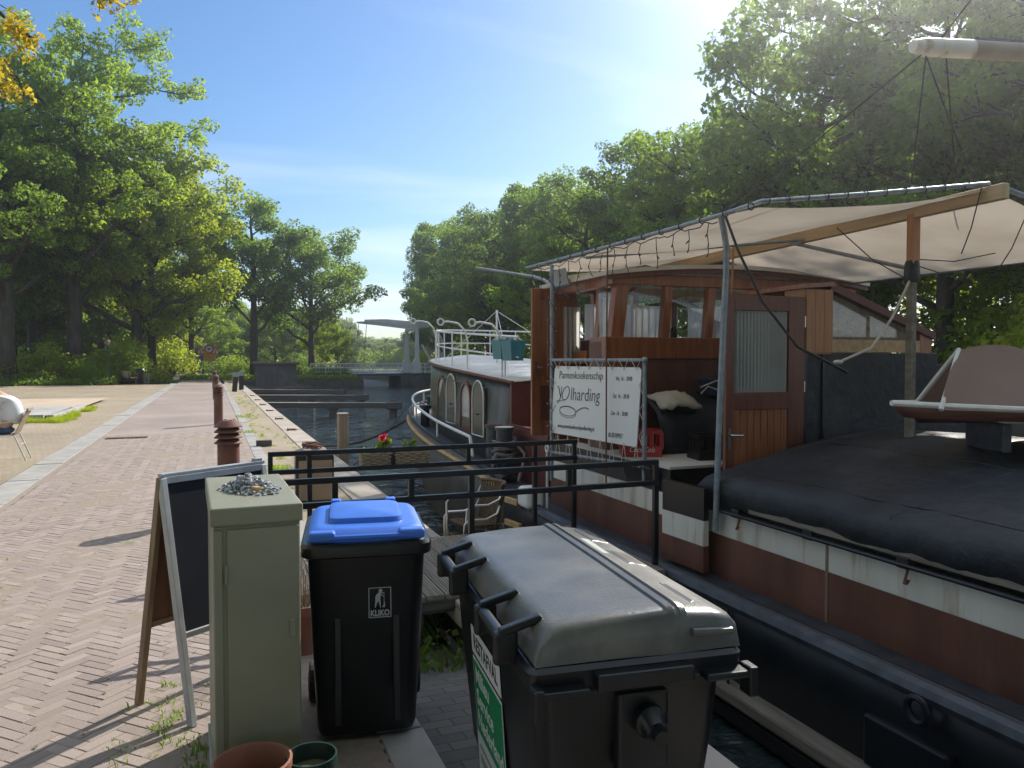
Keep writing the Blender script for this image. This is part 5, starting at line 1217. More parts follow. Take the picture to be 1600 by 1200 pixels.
# ---------------- street cabinet and the stones on it
cb = thing('street_cabinet', 'tall olive metal street cabinet with a heap of gravel on its flat top', 'cabinet', (0.145, 3.46, 0.0), rad(1.5))
mb = MB(); mb.box((0, 0, 0.565), (0.315, 0.80, 1.13)); mb.build('body', M['cabpaint'], cb, bevel=0.006)
mb = MB(); mb.box((0, 0, 1.165), (0.335, 0.83, 0.07)); mb.build('lid', M['cabpaint'], cb, bevel=0.008)
mb = MB(); mb.box((0.022, -0.404, 0.55), (0.262, 0.012, 1.13)); mb.build('door', M['cabpaint'], cb, bevel=0.004)
mb = MB(); mb.box((-0.140, -0.403, 0.55), (0.030, 0.010, 1.13)); mb.build('frame_strip', M['cabpaint'], cb, bevel=0.003)
mb = MB(); mb.box((0.125, -0.413, 0.72), (0.022, 0.010, 0.07)); mb.lathe([(0.008, 0), (0.008, 0.008)], (0.125, -0.41, 0.72), 10); mb.build('lock', M['cabpaint'], cb, bevel=0.003)
for z in (0.18, 0.95):
    mb = MB(); mb.tube([(-0.112, -0.412, z - 0.035), (-0.112, -0.412, z + 0.035)], 0.006, 8); mb.build('hinge', M['cabpaint'], cb, smooth=True)
for k in range(5):
    mb = MB(); mb.box((0.02, -0.412, 0.16 + 0.022*k), (0.12, 0.006, 0.008)); mb.build('vent_slot', M['blackplastic'], cb)
mb = MB(); mb.box((0, 0, 0.02), (0.335, 0.82, 0.05)); mb.build('plinth', M['concrete'], cb, bevel=0.004)
rs_ = random.Random(3)
pile = MB()
for k in range(330):
    a = rs_.uniform(0, 6.28); q = rs_.random() ** 0.7; x = 0.105 * q * math.cos(a) * (1.2 if math.cos(a) > 0 else 0.9); y = 0.19 * q * math.sin(a)
    h = 0.075 * max(0, 1 - q * 1.08) * rs_.uniform(0.2, 1.0); s_ = rs_.uniform(0.005, 0.012)
    c_ = Vector((x, y, 1.204 + h)); Rm = Matrix.Rotation(rs_.uniform(0, 6.28), 3, 'Z') @ Matrix.Rotation(rs_.uniform(-1.2, 1.2), 3, 'X')
    sx_, sy_, sz_ = s_*rs_.uniform(0.8, 1.7), s_*rs_.uniform(0.6, 1.1), s_*rs_.uniform(0.25, 0.7)
    pile.add([c_ + Rm @ Vector(v) for v in ((-sx_, -sy_*.7, -sz_), (sx_*.8, -sy_, -sz_), (sx_, sy_*.6, -sz_), (-sx_*.6, sy_, -sz_), (-sx_*.7, -sy_*.5, sz_), (sx_*.6, -sy_*.7, sz_), (sx_*.5, sy_*.5, sz_*.6), (-sx_*.5, sy_*.6, sz_))],
             [(0, 3, 2, 1), (4, 5, 6, 7), (0, 1, 5, 4), (1, 2, 6, 5), (2, 3, 7, 6), (3, 0, 4, 7)])
gp = thing('gravel_heap', 'small heap of grey-white gravel on top of the olive cabinet', 'gravel', (0.135, 3.44, 0.0), rad(20))
pile.build('stones', M['gravel'], gp, fix=False, kind='stuff')
mb = MB(); mb.box((-0.01, -0.115, 1.215), (0.03, 0.03, 0.03), rz=0.3); mb.build('tan_stone', M['tanstone'], gp, bevel=0.004)

# ---------------- A-frame chalkboard
ab = thing('chalkboard_stand', 'black A-frame chalkboard with aluminium edges standing left of the cabinet', 'signboard', (0.01, 4.30, 0.0), rad(36))
W2 = 0.30
def slant(y, t): return y * (1 - t)
for sy, mats in ((-1, ('alu', 'chalk', 'alu')), (1, ('legwood', 'brownwood', 'legwood'))):
    foot = 0.22 * sy
    def P(x, z, off=0.0): return (x, foot * (1 - z / 1.18) + off, z)
    for x in (-W2, W2):
        mb = MB(); mb.bar(P(x, 0.0), P(x, 1.17), 0.030, 0.040); mb.build('leg', M[mats[0]], ab, bevel=0.003)
    mb = MB(); mb.bar(P(-W2, 1.16), P(W2, 1.16), 0.03, 0.035); mb.build('top_rail', M['alu'], ab, bevel=0.003)
    mb = MB(); mb.bar(P(-W2, 0.42), P(W2, 0.42), 0.03, 0.03); mb.build('bottom_rail', M[mats[0]], ab, bevel=0.003)
    mb = MB(); a, b, c, d = P(-W2 + .015, .43, .004*sy), P(W2 - .015, .43, .004*sy), P(W2 - .015, 1.15, .004*sy), P(-W2 + .015, 1.15, .004*sy)
    a2, b2, c2, d2 = [(p[0], p[1] - 0.010*sy, p[2]) for p in (a, b, c, d)]
    mb.add([a, b, c, d, a2, b2, c2, d2], [(0, 1, 2, 3), (7, 6, 5, 4), (0, 4, 5, 1), (1, 5, 6, 2), (2, 6, 7, 3), (3, 7, 4, 0)]); mb.build('board', M[mats[1]], ab)
    if sy < 0:
        mb = MB(); a, b, c, d = P(-W2 + .015, .43, .010), P(W2 - .015, .43, .010), P(W2 - .015, 1.15, .010), P(-W2 + .015, 1.15, .010); mb.add([a, b, c, d], [(0, 1, 2, 3)]); mb.build('board_back', M['brownwood'], ab)
mb = MB(); mb.box((0, 0, 1.185), (0.62, 0.035, 0.018)); mb.box((0.27, 0, 1.20), (0.05, 0.03, 0.02)); mb.build('hinge_rail', M['alu'], ab, bevel=0.003)

# ---------------- wheelie bin with blue lid
wb_ = thing('wheelie_bin', 'black wheelie bin with a blue lid between cabinet and waste container', 'bin', (0.685, 3.72, 0.0), rad(-9))
def loft(mb, secs, n=8, r=0.05):
    """secs: (z, halfx, y_front, y_back, corner radius) -> rounded box loft"""
    rows = []
    for z, hx, yf, yb, rc in secs:
        row = []
        for cx, cy, a0 in ((hx - rc, yb - rc, 0), (-hx + rc, yb - rc, 90), (-hx + rc, yf + rc, 180), (hx - rc, yf + rc, 270)):
            for k in range(n // 2 + 1):
                a = rad(a0 + 90 * k / (n // 2)); row.append((cx + rc * math.cos(a), cy + rc * math.sin(a), z))
        row.append(row[0]); rows.append(row)
    mb.sheet(rows); m = len(rows[0]) - 1; base = len(mb.v) - len(rows) * (m + 1)
    mb.f.append(tuple(base + i for i in range(m))); top = base + (len(rows) - 1) * (m + 1); mb.f.append(tuple(top + i for i in range(m)))
    return mb
mb = MB(); loft(mb, [(0.03, 0.215, -0.20, 0.20, 0.05), (0.06, 0.225, -0.215, 0.22, 0.06), (0.5, 0.245, -0.27, 0.28, 0.06), (0.88, 0.258, -0.315, 0.33, 0.06)]); mb.build('body', M['binblack'], wb_, smooth=True)
mb = MB(); loft(mb, [(0.875, 0.268, -0.325, 0.335, 0.05), (0.885, 0.285, -0.345, 0.35, 0.06), (0.93, 0.288, -0.35, 0.352, 0.06), (0.945, 0.28, -0.342, 0.345, 0.06)]); mb.build('rim', M['binblack'], wb_, smooth=True)
for x in (-0.13, 0.13):
    mb = MB(); mb.box((x, -0.285, 0.5), (0.035, 0.016, 0.74), rx=rad(-7.0)); mb.build('rib', M['binblack'], wb_, bevel=0.006)
lid = MB(); loft(lid, [(0.946, 0.262, -0.315, 0.355, 0.07), (0.975, 0.258, -0.31, 0.35, 0.075), (0.995, 0.235, -0.285, 0.33, 0.075), (1.0, 0.21, -0.26, 0.31, 0.07)]); lid = lid.build('lid', M['binblue'], wb_, smooth=True)
mb = MB(); loft(mb, [(0.995, 0.175, -0.18, 0.26, 0.05), (1.022, 0.165, -0.17, 0.25, 0.05), (1.028, 0.15, -0.155, 0.235, 0.05)]); mb.build('lid_panel', M['binblue'], lid, smooth=True)
for x in (-0.195, 0.195):
    mb = MB(); mb.box((x, -0.325, 0.978), (0.115, 0.07, 0.045)); mb.build('lid_grip', M['binblue'], lid, bevel=0.014, seg=3)
mb = MB(); mb.tube([(-0.16, -0.348, 0.972), (0.16, -0.348, 0.972)], 0.014, 8); mb.build('lid_bar', M['binblue'], lid, smooth=True)
for x in (-0.14, 0.14):
    mb = MB(); mb.box((x, 0.35, 0.995), (0.05, 0.06, 0.05)); mb.build('lid_hinge', M['binblue'], lid, bevel=0.008)
mb = MB(); mb.tube([(-0.2, 0.40, 0.94), (0.2, 0.40, 0.94)], 0.016, 8); mb.build('handle', M['binblack'], wb_, smooth=True)
for x in (-0.255, 0.255):
    mb = MB(); mb.tube([(x - 0.025, 0.27, 0.10), (x + 0.025, 0.27, 0.10)], 0.10, 20); wl_ = mb.build('wheel', M['rubber'], wb_, bevel=0.01)
    mb = MB(); mb.tube([(x - 0.029, 0.27, 0.10), (x + 0.029, 0.27, 0.10)], 0.05, 16); mb.build('hub', M['binblack'], wl_)
lx, lz, ly = 0.055, 0.665, -0.303
lg_ = thing  # (logo parts below are prints on the body)
Mlogo = Matrix.Translation((lx, ly - 0.002, lz)) @ Matrix.Rotation(rad(90 - 6.6), 4, 'X')
def logo_mesh(polys, name):
    m_ = MB()
    for p in polys:
        n_ = len(p); m_.add([(x, y, 0) for x, y in p], [tuple(range(n_))])
    me = m_.mesh(name); me.transform(Mlogo); me.materials.append(M['logo']); return link(name, me, wb_)
bw_, bh_, t_ = 0.050, 0.066, 0.0035
logo_mesh([[(-bw_, -bh_), (bw_, -bh_), (bw_, -bh_+t_), (-bw_, -bh_+t_)], [(-bw_, bh_-t_), (bw_, bh_-t_), (bw_, bh_), (-bw_, bh_)], [(-bw_, -bh_+t_), (-bw_+t_, -bh_+t_), (-bw_+t_, bh_-t_), (-bw_, bh_-t_)], [(bw_-t_, -bh_+t_), (bw_, -bh_+t_), (bw_, bh_-t_), (bw_-t_, bh_-t_)]], 'emblem_frame')
hd = [(0.003 + 0.0085*math.cos(a), 0.051 + 0.0085*math.sin(a)) for a in [6.283*k/14 for k in range(14)]]
logo_mesh([hd, [(-0.013, 0.036), (-0.004, 0.043), (0.008, 0.041), (0.018, 0.036), (0.019, 0.040), (0.012, 0.044), (0.003, 0.044), (-0.006, 0.044)], [(-0.004, 0.043), (0.006, 0.041), (0.003, 0.030), (0.002, 0.012), (-0.006, 0.004), (-0.020, 0.008), (-0.020, 0.026), (-0.014, 0.037)],
           [(-0.020, 0.010), (-0.009, 0.008), (-0.019, -0.022), (-0.023, -0.022)], [(-0.008, 0.010), (0.002, 0.012), (0.004, -0.024), (0.002, -0.024)], [(0.0175, 0.045), (0.0195, 0.045), (0.0195, 0.006), (0.0175, 0.006)], [(0.0175, 0.006), (0.0195, 0.006), (0.023, -0.012), (0.020, -0.023), (0.010, -0.021), (0.016, -0.012)], [(0.002, 0.034), (0.006, 0.036), (0.018, 0.025), (0.018, 0.022)]], 'emblem_figure')
text('KLIKO', 0.036, M['logo'], wb_, Mlogo @ Matrix.Translation((0, -0.058, 0)), align='CENTER', sx=0.82, bold=0.0012, extr=0.0003)

# ---------------- big waste container
ct = thing('waste_container', 'large black waste container with dusty domed lid and green label, nearest the camera', 'container', (1.215, 2.565, 0.0), rad(-6))
mb = MB(); loft(mb, [(0.12, 0.235, -0.50, 0.50, 0.05), (0.18, 0.25, -0.52, 0.52, 0.05), (0.60, 0.288, -0.575, 0.575, 0.05), (0.84, 0.303, -0.60, 0.60, 0.05)]); mb.build('body', M['binblack'], ct, smooth=True)
mb = MB(); loft(mb, [(0.80, 0.318, -0.622, 0.622, 0.03), (0.825, 0.335, -0.645, 0.645, 0.035), (0.872, 0.337, -0.648, 0.648, 0.035), (0.885, 0.325, -0.635, 0.635, 0.03)]); mb.build('rim', M['binblack'], ct, smooth=True)
prof = [(-0.315, 0.890), (-0.312, 0.915), (-0.300, 0.95), (-0.285, 0.985), (-0.262, 1.015), (-0.232, 1.032), (-0.06, 1.050), (0.095, 1.056), (0.100, 1.066), (0.120, 1.070), (0.124, 1.058), (0.134, 1.058), (0.138, 1.069), (0.158, 1.063), (0.164, 1.045), (0.25, 1.030), (0.305, 1.012), (0.322, 0.985), (0.328, 0.93), (0.330, 0.890)]
rows = []
for y, k, dy in ((-0.634, 0.0, 0), (-0.630, 0.40, 0), (-0.622, 0.82, 0), (-0.612, 0.93, 0), (-0.595, 0.985, 0), (-0.56, 1, 0), (0, 1.0, 0), (0.56, 1, 0), (0.595, 0.985, 0), (0.612, 0.93, 0), (0.622, 0.82, 0), (0.630, 0.40, 0), (0.634, 0.0, 0)):
    rows.append([(x, y, 0.888 + (z - 0.888) * 0.74 * k + 0.004 * noise.noise(Vector((x*4, y*3, 0)))) for x, z in prof])
mb = MB(); mb.sheet(rows); cl = mb.build('lid', M['lidgrey'], ct, smooth=True)
for y in (-0.42, 0.05, 0.42):
    mb = MB(); mb.box((0.262, y, 0.984), (0.075, 0.20, 0.012), ry=rad(14)); mb.build('grip_recess', M['binblack'], cl, bevel=0.005)
    mb = MB(); mb.box((0.222, y, 0.992), (0.012, 0.22, 0.014), ry=rad(14)); mb.build('grip_edge', M['lidgrey'], cl, bevel=0.004)
mb = MB(); mb.box((0.20, 0.22, 0.9985), (0.055, 0.26, 0.004), ry=rad(11)); mb.build('worn_sticker', M['labelgrey'], cl)
mb = MB(); mb.tube([(0.17, -0.634, 0.945), (0.30, -0.634, 0.938)], 0.012, 8); mb.build('lid_handle', M['lidgrey'], cl, smooth=True)
for yc in (-0.36, 0.34):
    mb = MB(); mb.tube([(-0.375, yc - 0.15, 0.925), (-0.375, yc + 0.15, 0.925)], 0.022, 12); hb = mb.build('hinge_bar', M['binblack'], ct, smooth=True)
    for d in (-0.13, 0.13):
        mb = MB(); mb.box((-0.365, yc + d, 0.90), (0.075, 0.035, 0.10)); mb.build('hinge_block', M['binblack'], hb, bevel=0.012, seg=3)
        mb = MB(); mb.bar((-0.385, yc + d, 0.945), (-0.255, yc + d - 0.01, 0.985), 0.034, 0.026); mb.build('hinge_arm', M['binblack'], hb, bevel=0.008)
# front flange, brackets and lifting trunnion
mb = MB(); mb.box((0.0, -0.668, 0.845), (0.30, 0.05, 0.05)); mb.build('front_flange', M['binblack'], ct, bevel=0.008)
for x in (-0.25, 0.27):
    mb = MB(); mb.box((x, -0.665, 0.825), (0.16, 0.055, 0.022)); mb.box((x + (0.07 if x > 0 else -0.07), -0.665, 0.80), (0.03, 0.06, 0.09)); mb.build('corner_bracket', M['binblack'], ct, bevel=0.006)
mb = MB(); mb.box((0.02, -0.60, 0.66), (0.16, 0.05, 0.24)); mb.build('trunnion_plate', M['binblack'], ct, bevel=0.01)
tr = MB(); tr.tube([(0.03, -0.60, 0.70), (0.03, -0.66, 0.70), (0.03, -0.665, 0.70), (0.03, -0.69, 0.69), (0.03, -0.695, 0.69), (0.03, -0.725, 0.685)], [0.05, 0.05, 0.038, 0.031, 0.024, 0.024], 18); tr.build('trunnion', M['binblack'], ct, smooth=True)
for x, y in ((-0.2, -0.42), (0.2, -0.42), (-0.2, 0.42), (0.2, 0.42)):
    mb = MB(); mb.tube([(x - 0.02, y, 0.075), (x + 0.02, y, 0.075)], 0.075, 18); cw = mb.build('castor', M['rubber'], ct, bevel=0.008)
    mb = MB(); mb.box((x, y, 0.12), (0.06, 0.08, 0.03)); mb.build('castor_fork', M['steel'], cw)
# label on the hinge side: letters run from far to near
tl = math.atan2(0.303 - 0.288, 0.24)
Mlab = Matrix.Translation((-0.2850, 0.06, 0.485)) @ Matrix.Rotation(-tl, 4, 'Y') @ Matrix.Rotation(rad(-90), 4, 'Z') @ Matrix.Rotation(rad(90), 4, 'X') @ Matrix.Diagonal((1.75, 1.35, 1, 1))
def panel(x0, x1, y0, y1, mat, name, z=0.0):
    m_ = MB(); m_.box(((x0+x1)/2, (y0+y1)/2, z), (x1-x0, y1-y0, 0.002)); me = m_.mesh(name); me.transform(Mlab); me.materials.append(M[mat]); return link(name, me, ct)
panel(-0.13, 0.13, 0.085, 0.165, 'labelwhite', 'label_top', 0.002); panel(-0.13, 0.13, -0.33, 0.073, 'labelwhite', 'label', 0.001); panel(-0.122, 0.126, -0.145, 0.066, 'labelgreen', 'label_field', 0.003)
text('RESTAFVAL', 0.060, M['ink'], ct, Mlab @ Matrix.Translation((0, 0.105, 0.0035)), align='CENTER', sx=0.72, bold=0.001, extr=0.0003)
for k, t_ in enumerate(('Milieu', 'Service', 'Nederland')):
    text(t_, 0.066, M['labelwhite'], ct, Mlab @ Matrix.Translation((-0.105, 0.008 - 0.064*k, 0.0045)), sx=0.80, bold=0.0012, extr=0.0003)
for k, (y, h, w_) in enumerate(((-0.19, 0.012, 0.16), (-0.235, 0.026, 0.20), (-0.275, 0.010, 0.18))):
    for i in range(int(w_ / 0.022)):
        panel(-0.105 + 0.022*i, -0.105 + 0.022*i + 0.014, y, y + h, 'labelgrey', 'small_print', 0.0028)

# ---------------- pots by the cabinet
def pot(name, label, loc, prof, mat, soil=None, n=28):
    t = thing(name, label, 'pot', loc); m_ = MB(); m_.lathe(prof, n=n, cap=False); m_.f.append(tuple(range(n-1, -1, -1))); m_.build('wall', M[mat], t, smooth=True)
    if soil: m_ = MB(); m_.lathe([(soil[0], soil[1]), (soil[0]*0.5, soil[1] + 0.008), (0.005, soil[1] + 0.01)], n=n); m_.build('soil', M['soil'], t, smooth=True)
    return t
pot('terracotta_bowl', 'broad terracotta pot standing in front of the cabinet', (0.12, 2.84, 0.0), [(0.085, 0.0), (0.12, 0.26), (0.135, 0.265), (0.137, 0.335), (0.128, 0.338), (0.122, 0.33), (0.112, 0.25), (0.105, 0.2)], 'terracotta', (0.11, 0.25))
pot('plastic_pot', 'dark green plastic pot right of the terracotta pot', (0.325, 2.86, 0.0), [(0.06, 0.0), (0.085, 0.27), (0.093, 0.275), (0.093, 0.31), (0.086, 0.31), (0.078, 0.24)], 'greenpot', (0.079, 0.25))
pot('small_pot', 'small pale lilac pot in front of the green plastic pot', (0.265, 2.60, 0.0), [(0.05, 0.0), (0.07, 0.30), (0.078, 0.305), (0.078, 0.345), (0.071, 0.345), (0.066, 0.29)], 'palepot', (0.066, 0.29))
dp = pot('terracotta_pot', 'terracotta pot of dry twigs seen between cabinet and blue-lidded bin', (0.50, 4.75, 0.0), [(0.09, 0.0), (0.13, 0.24), (0.145, 0.245), (0.145, 0.30), (0.135, 0.30), (0.125, 0.25)], 'terracotta', (0.125, 0.26))
tw = MB(); rs_ = random.Random(8)
for k in range(46):
    a = rs_.uniform(0, 6.28); l_ = rs_.uniform(0.12, 0.34); tw.tube([(0.03*math.cos(a), 0.03*math.sin(a), 0.26), (0.08*math.cos(a), 0.08*math.sin(a), 0.26 + l_*0.6), (0.15*math.cos(a+0.4), 0.15*math.sin(a+0.4), 0.26 + l_)], [0.003, 0.002, 0.001], 4)
tw.build('twigs', M['wickergrey'], dp, kind='stuff')

# ---------------- gangway: deck of single planks and two railings
gw = thing('gangway', 'wooden gangway deck with black railings leading from the quay to the ship', 'gangway', (2.0, 6.2, 0.0))
def GW(mb, name, mat, **kw): return mb.build(name, M[mat], gw, world=True, **kw)
pl = MB(); nx = 6
for k in range(nx):
    w0 = -0.066 + 0.022*k; pl.box((w0 + 0.011, 0, 0.003), (0.016, 1.80, 0.006))
pl.box((0, 0, -0.0145), (0.134, 1.80, 0.029)); plm = pl.mesh('plank'); plm.materials.append(M['decking'])
for k in range(19):
    o = link('plank', plm, gw); o.location = (0.78 + 0.142*k - 2.0, 6.24 - 6.2 + rs_.uniform(-.006, .006), 0.046 + rs_.uniform(-.002, .002)); o.rotation_euler = (0, rs_.uniform(-.008, .008), rs_.uniform(-.002, .002))
for y in (5.37, 6.2, 7.1):
    mb = MB(); mb.box2((0.93, y - 0.035, -0.075), (1.62, y + 0.035, 0.015)); mb.box2((2.10, y - 0.035, -0.12), (3.40, y + 0.035, 0.015)); GW(mb, 'joist', 'timber')
mb = MB(); mb.box2((0.93, 5.325, -0.05), (3.44, 5.338, 0.016)); GW(mb, 'front_board', 'timber')
mb = MB(); mb.tube([(1.42, 5.42, -0.06), (1.34, 5.34, -0.36)], 0.016, 6); GW(mb, 'prop', 'timber')
def railing(y, z0, z1, posts, links, x0=0.45, x1=3.43):
    for z in (z0, z1):
        mb = MB(); mb.bar((x0, y, z), (x1, y, z), 0.042, 0.042); GW(mb, 'rail', 'black_metal', bevel=0.004)
    for x in posts:
        mb = MB(); mb.box2((x - 0.021, y - 0.0205, 0.052), (x + 0.021, y + 0.0205, z1 - 0.0215)); mb.box2((x - 0.021, y - 0.0205, z1 + 0.0215), (x + 0.021, y + 0.0205, z0 - 0.0215)); GW(mb, 'rail_post', 'black_metal', bevel=0.003)
    for x in links:
        mb = MB(); mb.box2((x - 0.02, y - 0.02, z1 + 0.0215), (x + 0.02, y + 0.02, z0 - 0.0215)); GW(mb, 'rail_link', 'black_metal', bevel=0.003)
railing(5.50, 0.905, 0.735, (0.80, 1.81, 3.41), (0.47, 1.35, 2.62)); railing(7.02, 0.925, 0.765, (0.80, 2.97, 3.40), (0.47, 1.55, 2.28))
# landing stage beyond the gangway with two stacked chairs
ls = MB(); ls.box2((2.16, 7.25, -0.95), (3.36, 9.6, -0.60)); ls = ls.build('landing_stage', M['timber'], bevel=0.02, label='low dark floating stage between quay and ship behind the gangway', cat='pontoon')
for k in range(8):
    mb = MB(); mb.box2((2.165 + 0.15*k, 7.24, -0.60), (2.165 + 0.15*k + 0.142, 9.61, -0.575)); mb.build('plank', M['decking'], ls)
def bistro_chair(label, loc, rz, dz):
    t = thing('wicker_chair', label, 'chair', loc, rz, 'stacked wicker chairs'); z = dz
    # seat and back of woven strands; the chair faces -y
    for i in range(12):
        mb_ = None
    st_ = MB()
    for i in range(15):
        x = -0.20 + 0.4*i/14; st_.tube([(x, -0.22, z + 0.44), (x, 0.0, z + 0.435), (x, 0.20, z + 0.425)], 0.0125, 5)
    st_.build('seat', M['wicker'], t, smooth=True, kind='stuff')
    bk_ = MB()
    for i in range(17):
        a = rad(-62 + 124*i/16); x = 0.235*math.sin(a); y = 0.02 + 0.22*math.cos(a); bk_.tube([(x, y, z + 0.46), (x*1.05, y + 0.03, z + 0.65), (x*1.06, y + 0.055, z + 0.83)], 0.0125, 5)
    bk_.build('backrest', M['wicker'], t, smooth=True, kind='stuff')
    mb_ = MB(); mb_.tube([(0.25*math.sin(rad(q)), 0.075 + 0.235*math.cos(rad(q)), z + 0.845) for q in range(-66, 67, 12)], 0.02, 8); mb_.build('back_rim', M['wicker'], t, smooth=True)
    for s_ in (-1, 1):
        mb_ = MB(); mb_.tube([(s_*0.22, -0.24, z), (s_*0.235, -0.245, z + 0.42), (s_*0.255, -0.24, z + 0.62), (s_*0.262, -0.20, z + 0.665), (s_*0.265, 0.0, z + 0.655), (s_*0.25, 0.14, z + 0.70), (s_*0.24, 0.18, z + 0.78)], 0.0125, 8); mb_.build('arm', M['alutube'], t, smooth=True)
        mb_ = MB(); mb_.tube([(s_*0.22, 0.27, z), (s_*0.215, 0.20, z + 0.43)], 0.0125, 8); mb_.build('leg', M['alutube'], t, smooth=True)
    return t
bistro_chair('brown wicker armchair, lower of the two stacked behind the railing', (2.62, 7.85, -0.575), rad(-82), 0.0)
bistro_chair('brown wicker armchair, upper of the two stacked behind the railing', (2.645, 7.85, -0.575), rad(-82), 0.15)
# wicker trough with geranium on the far railing
wt = thing('flower_trough', 'long wicker trough with a red geranium hanging on the far railing', 'planter', (1.58, 7.10, 0.74))
for k in range(9):
    mb = MB(); z = 0.010 + 0.0175*k; L_, D_ = 0.30 + 0.002*k, 0.075 + 0.002*k
    ring = []
    for i in range(48):
        u = i/48*4; sd = int(u); f = u - sd; p_ = [(-L_ + 2*L_*f, -D_), (L_, -D_ + 2*D_*f), (L_ - 2*L_*f, D_), (-L_, D_ - 2*D_*f)][sd]
        ring.append((p_[0], p_[1] + 0.006*((-1)**(i + k)), z))
    mb.tube(ring, 0.0105, 5, closed=True); mb.build('weave', M['wickergrey'], wt, smooth=True)
mb = MB(); mb.box((0, 0, 0.06), (0.58, 0.13, 0.10)); mb.build('soil', M['soil'], wt)
rs2 = np.random.RandomState(4)
for cx_, hh, k_ in ((-0.10, 0.12, 90), (0.14, 0.11, 60), (-0.24, 0.05, 30), (0.26, 0.05, 30)):
    c_ = np.array([[cx_ + rs2.uniform(-.06, .06), rs2.uniform(-.03, .03), 0.14 + rs2.uniform(0, hh)] for _ in range(k_)]); nn = rs2.normal(size=(k_, 3)) + np.array([0, 0, 1.0]); nn /= np.linalg.norm(nn, axis=1, keepdims=True)
    link('leaves', leaf_mesh('geranium_leaves', c_, nn, 0.05, rs2, M['leaf_bright'], 0.9), wt)['kind'] = 'stuff'
c_ = np.array([[-0.10 + rs2.uniform(-.035, .035), rs2.uniform(-.03, .03), 0.285 + rs2.uniform(-.03, .03)] for _ in range(60)]); nn = rs2.normal(size=(60, 3)); nn /= np.linalg.norm(nn, axis=1, keepdims=True)
link('blossom', leaf_mesh('geranium_blossom', c_, nn, 0.026, rs2, M['petal'], 0.9), wt)['kind'] = 'stuff'
mb = MB(); mb.tube([(-0.10, 0, 0.12), (-0.10, 0, 0.27)], 0.004, 5); mb.build('stem', M['leaf_mid'], wt)
# tan box behind the railing
bx = thing('supply_box', 'tan supply box with black edges on the quay behind the gangway railing', 'box', (1.18, 9.85, 0.0), rad(-4))
mb = MB(); mb.box((0, 0, 0.29), (0.46, 0.40, 0.58)); mb.build('frame', M['black_metal'], bx, bevel=0.02)
mb = MB(); mb.box((0.01, -0.203, 0.40), (0.40, 0.012, 0.24)); mb.build('panel', M['tanpanel'], bx, bevel=0.005)
mb = MB(); mb.box((0.01, -0.203, 0.14), (0.40, 0.012, 0.22)); mb.build('panel', M['tanpanel'], bx, bevel=0.005)
mb = MB(); mb.box((0.0, 0, 0.59), (0.47, 0.41, 0.02)); mb.build('lid', M['capstone'], bx, bevel=0.005)
# ---------------- rusty louvred bollards along the path
def bollard(label, loc):
    t = thing('light_bollard', label, 'bollard', loc, 0, 'rusty louvred bollards along the path')
    mb = MB(); mb.lathe([(0.118, -0.02), (0.118, 0.86), (0.10, 0.87), (0.09, 1.06)], n=24); mb.build('column', M['corten'], t, smooth=True)
    for z in (0.86, 0.925, 0.99):
        mb = MB(); mb.lathe([(0.095, z + 0.012), (0.150, z - 0.012), (0.152, z - 0.004), (0.10, z + 0.045), (0.09, z + 0.05)], n=24, cap=False); mb.build('louvre', M['corten'], t, smooth=True)
    mb = MB(); mb.lathe([(0.09, 1.050), (0.152, 1.040), (0.155, 1.050), (0.10, 1.105), (0.085, 1.118), (0.02, 1.122)], n=24); mb.build('cap', M['corten'], t, smooth=True); t.scale = (1, 1, 0.96)
    for k in range(4):
        a = 0.4 + 1.57*k; mb = MB(); mb.lathe([(0.012, 0), (0.012, 0.014)], (0.07*math.cos(a), 0.07*math.sin(a), 1.112), 8); mb.build('bolt', M['corten'], t)
    return t
for y, l_ in ((9.2, 'rusty louvred bollard nearest the camera, behind the chalkboard'), (22.4, 'second rusty louvred bollard from the camera'), (36.6, 'third rusty louvred bollard from the camera'), (50.6, 'farthest rusty louvred bollard on the path')):
    bollard(l_, (0.17, y, 0.0))
mb = MB(); mb.box((0.0, 0, 0.05), (0.30, 0.16, 0.14)); mb.build('stone_block', M['darkconc'], bevel=0.01, label='low dark stone block on the edging beside the nearest bollard', cat='block').location = (0.98, 16.4, 0)
# leaning meter posts farther along the quay
for k, (x, y, lean, l_) in enumerate(((1.16, 44.9, 0.10, 'dark leaning power post on the quay edge'), (1.62, 47.6, 0.0, 'second power post standing behind the leaning one'))):
    t = thing('power_post', l_, 'post', (x, y, 0.0), 0, 'power posts on the quay')
    mb = MB(); mb.box((lean*0.45, 0, 0.42), (0.26, 0.16, 0.84), ry=lean); mb.build('body', M['black_metal'], t, bevel=0.01)
    mb = MB(); mb.box((lean*0.95, -0.01, 0.93), (0.32, 0.20, 0.24), ry=lean); mb.build('head', M['steel'], t, bevel=0.02)
    mb = MB(); mb.box((lean*0.95 - 0.17, -0.03, 0.75), (0.03, 0.12, 0.5), ry=lean); mb.build('edge_strip', M['signyellow'], t)
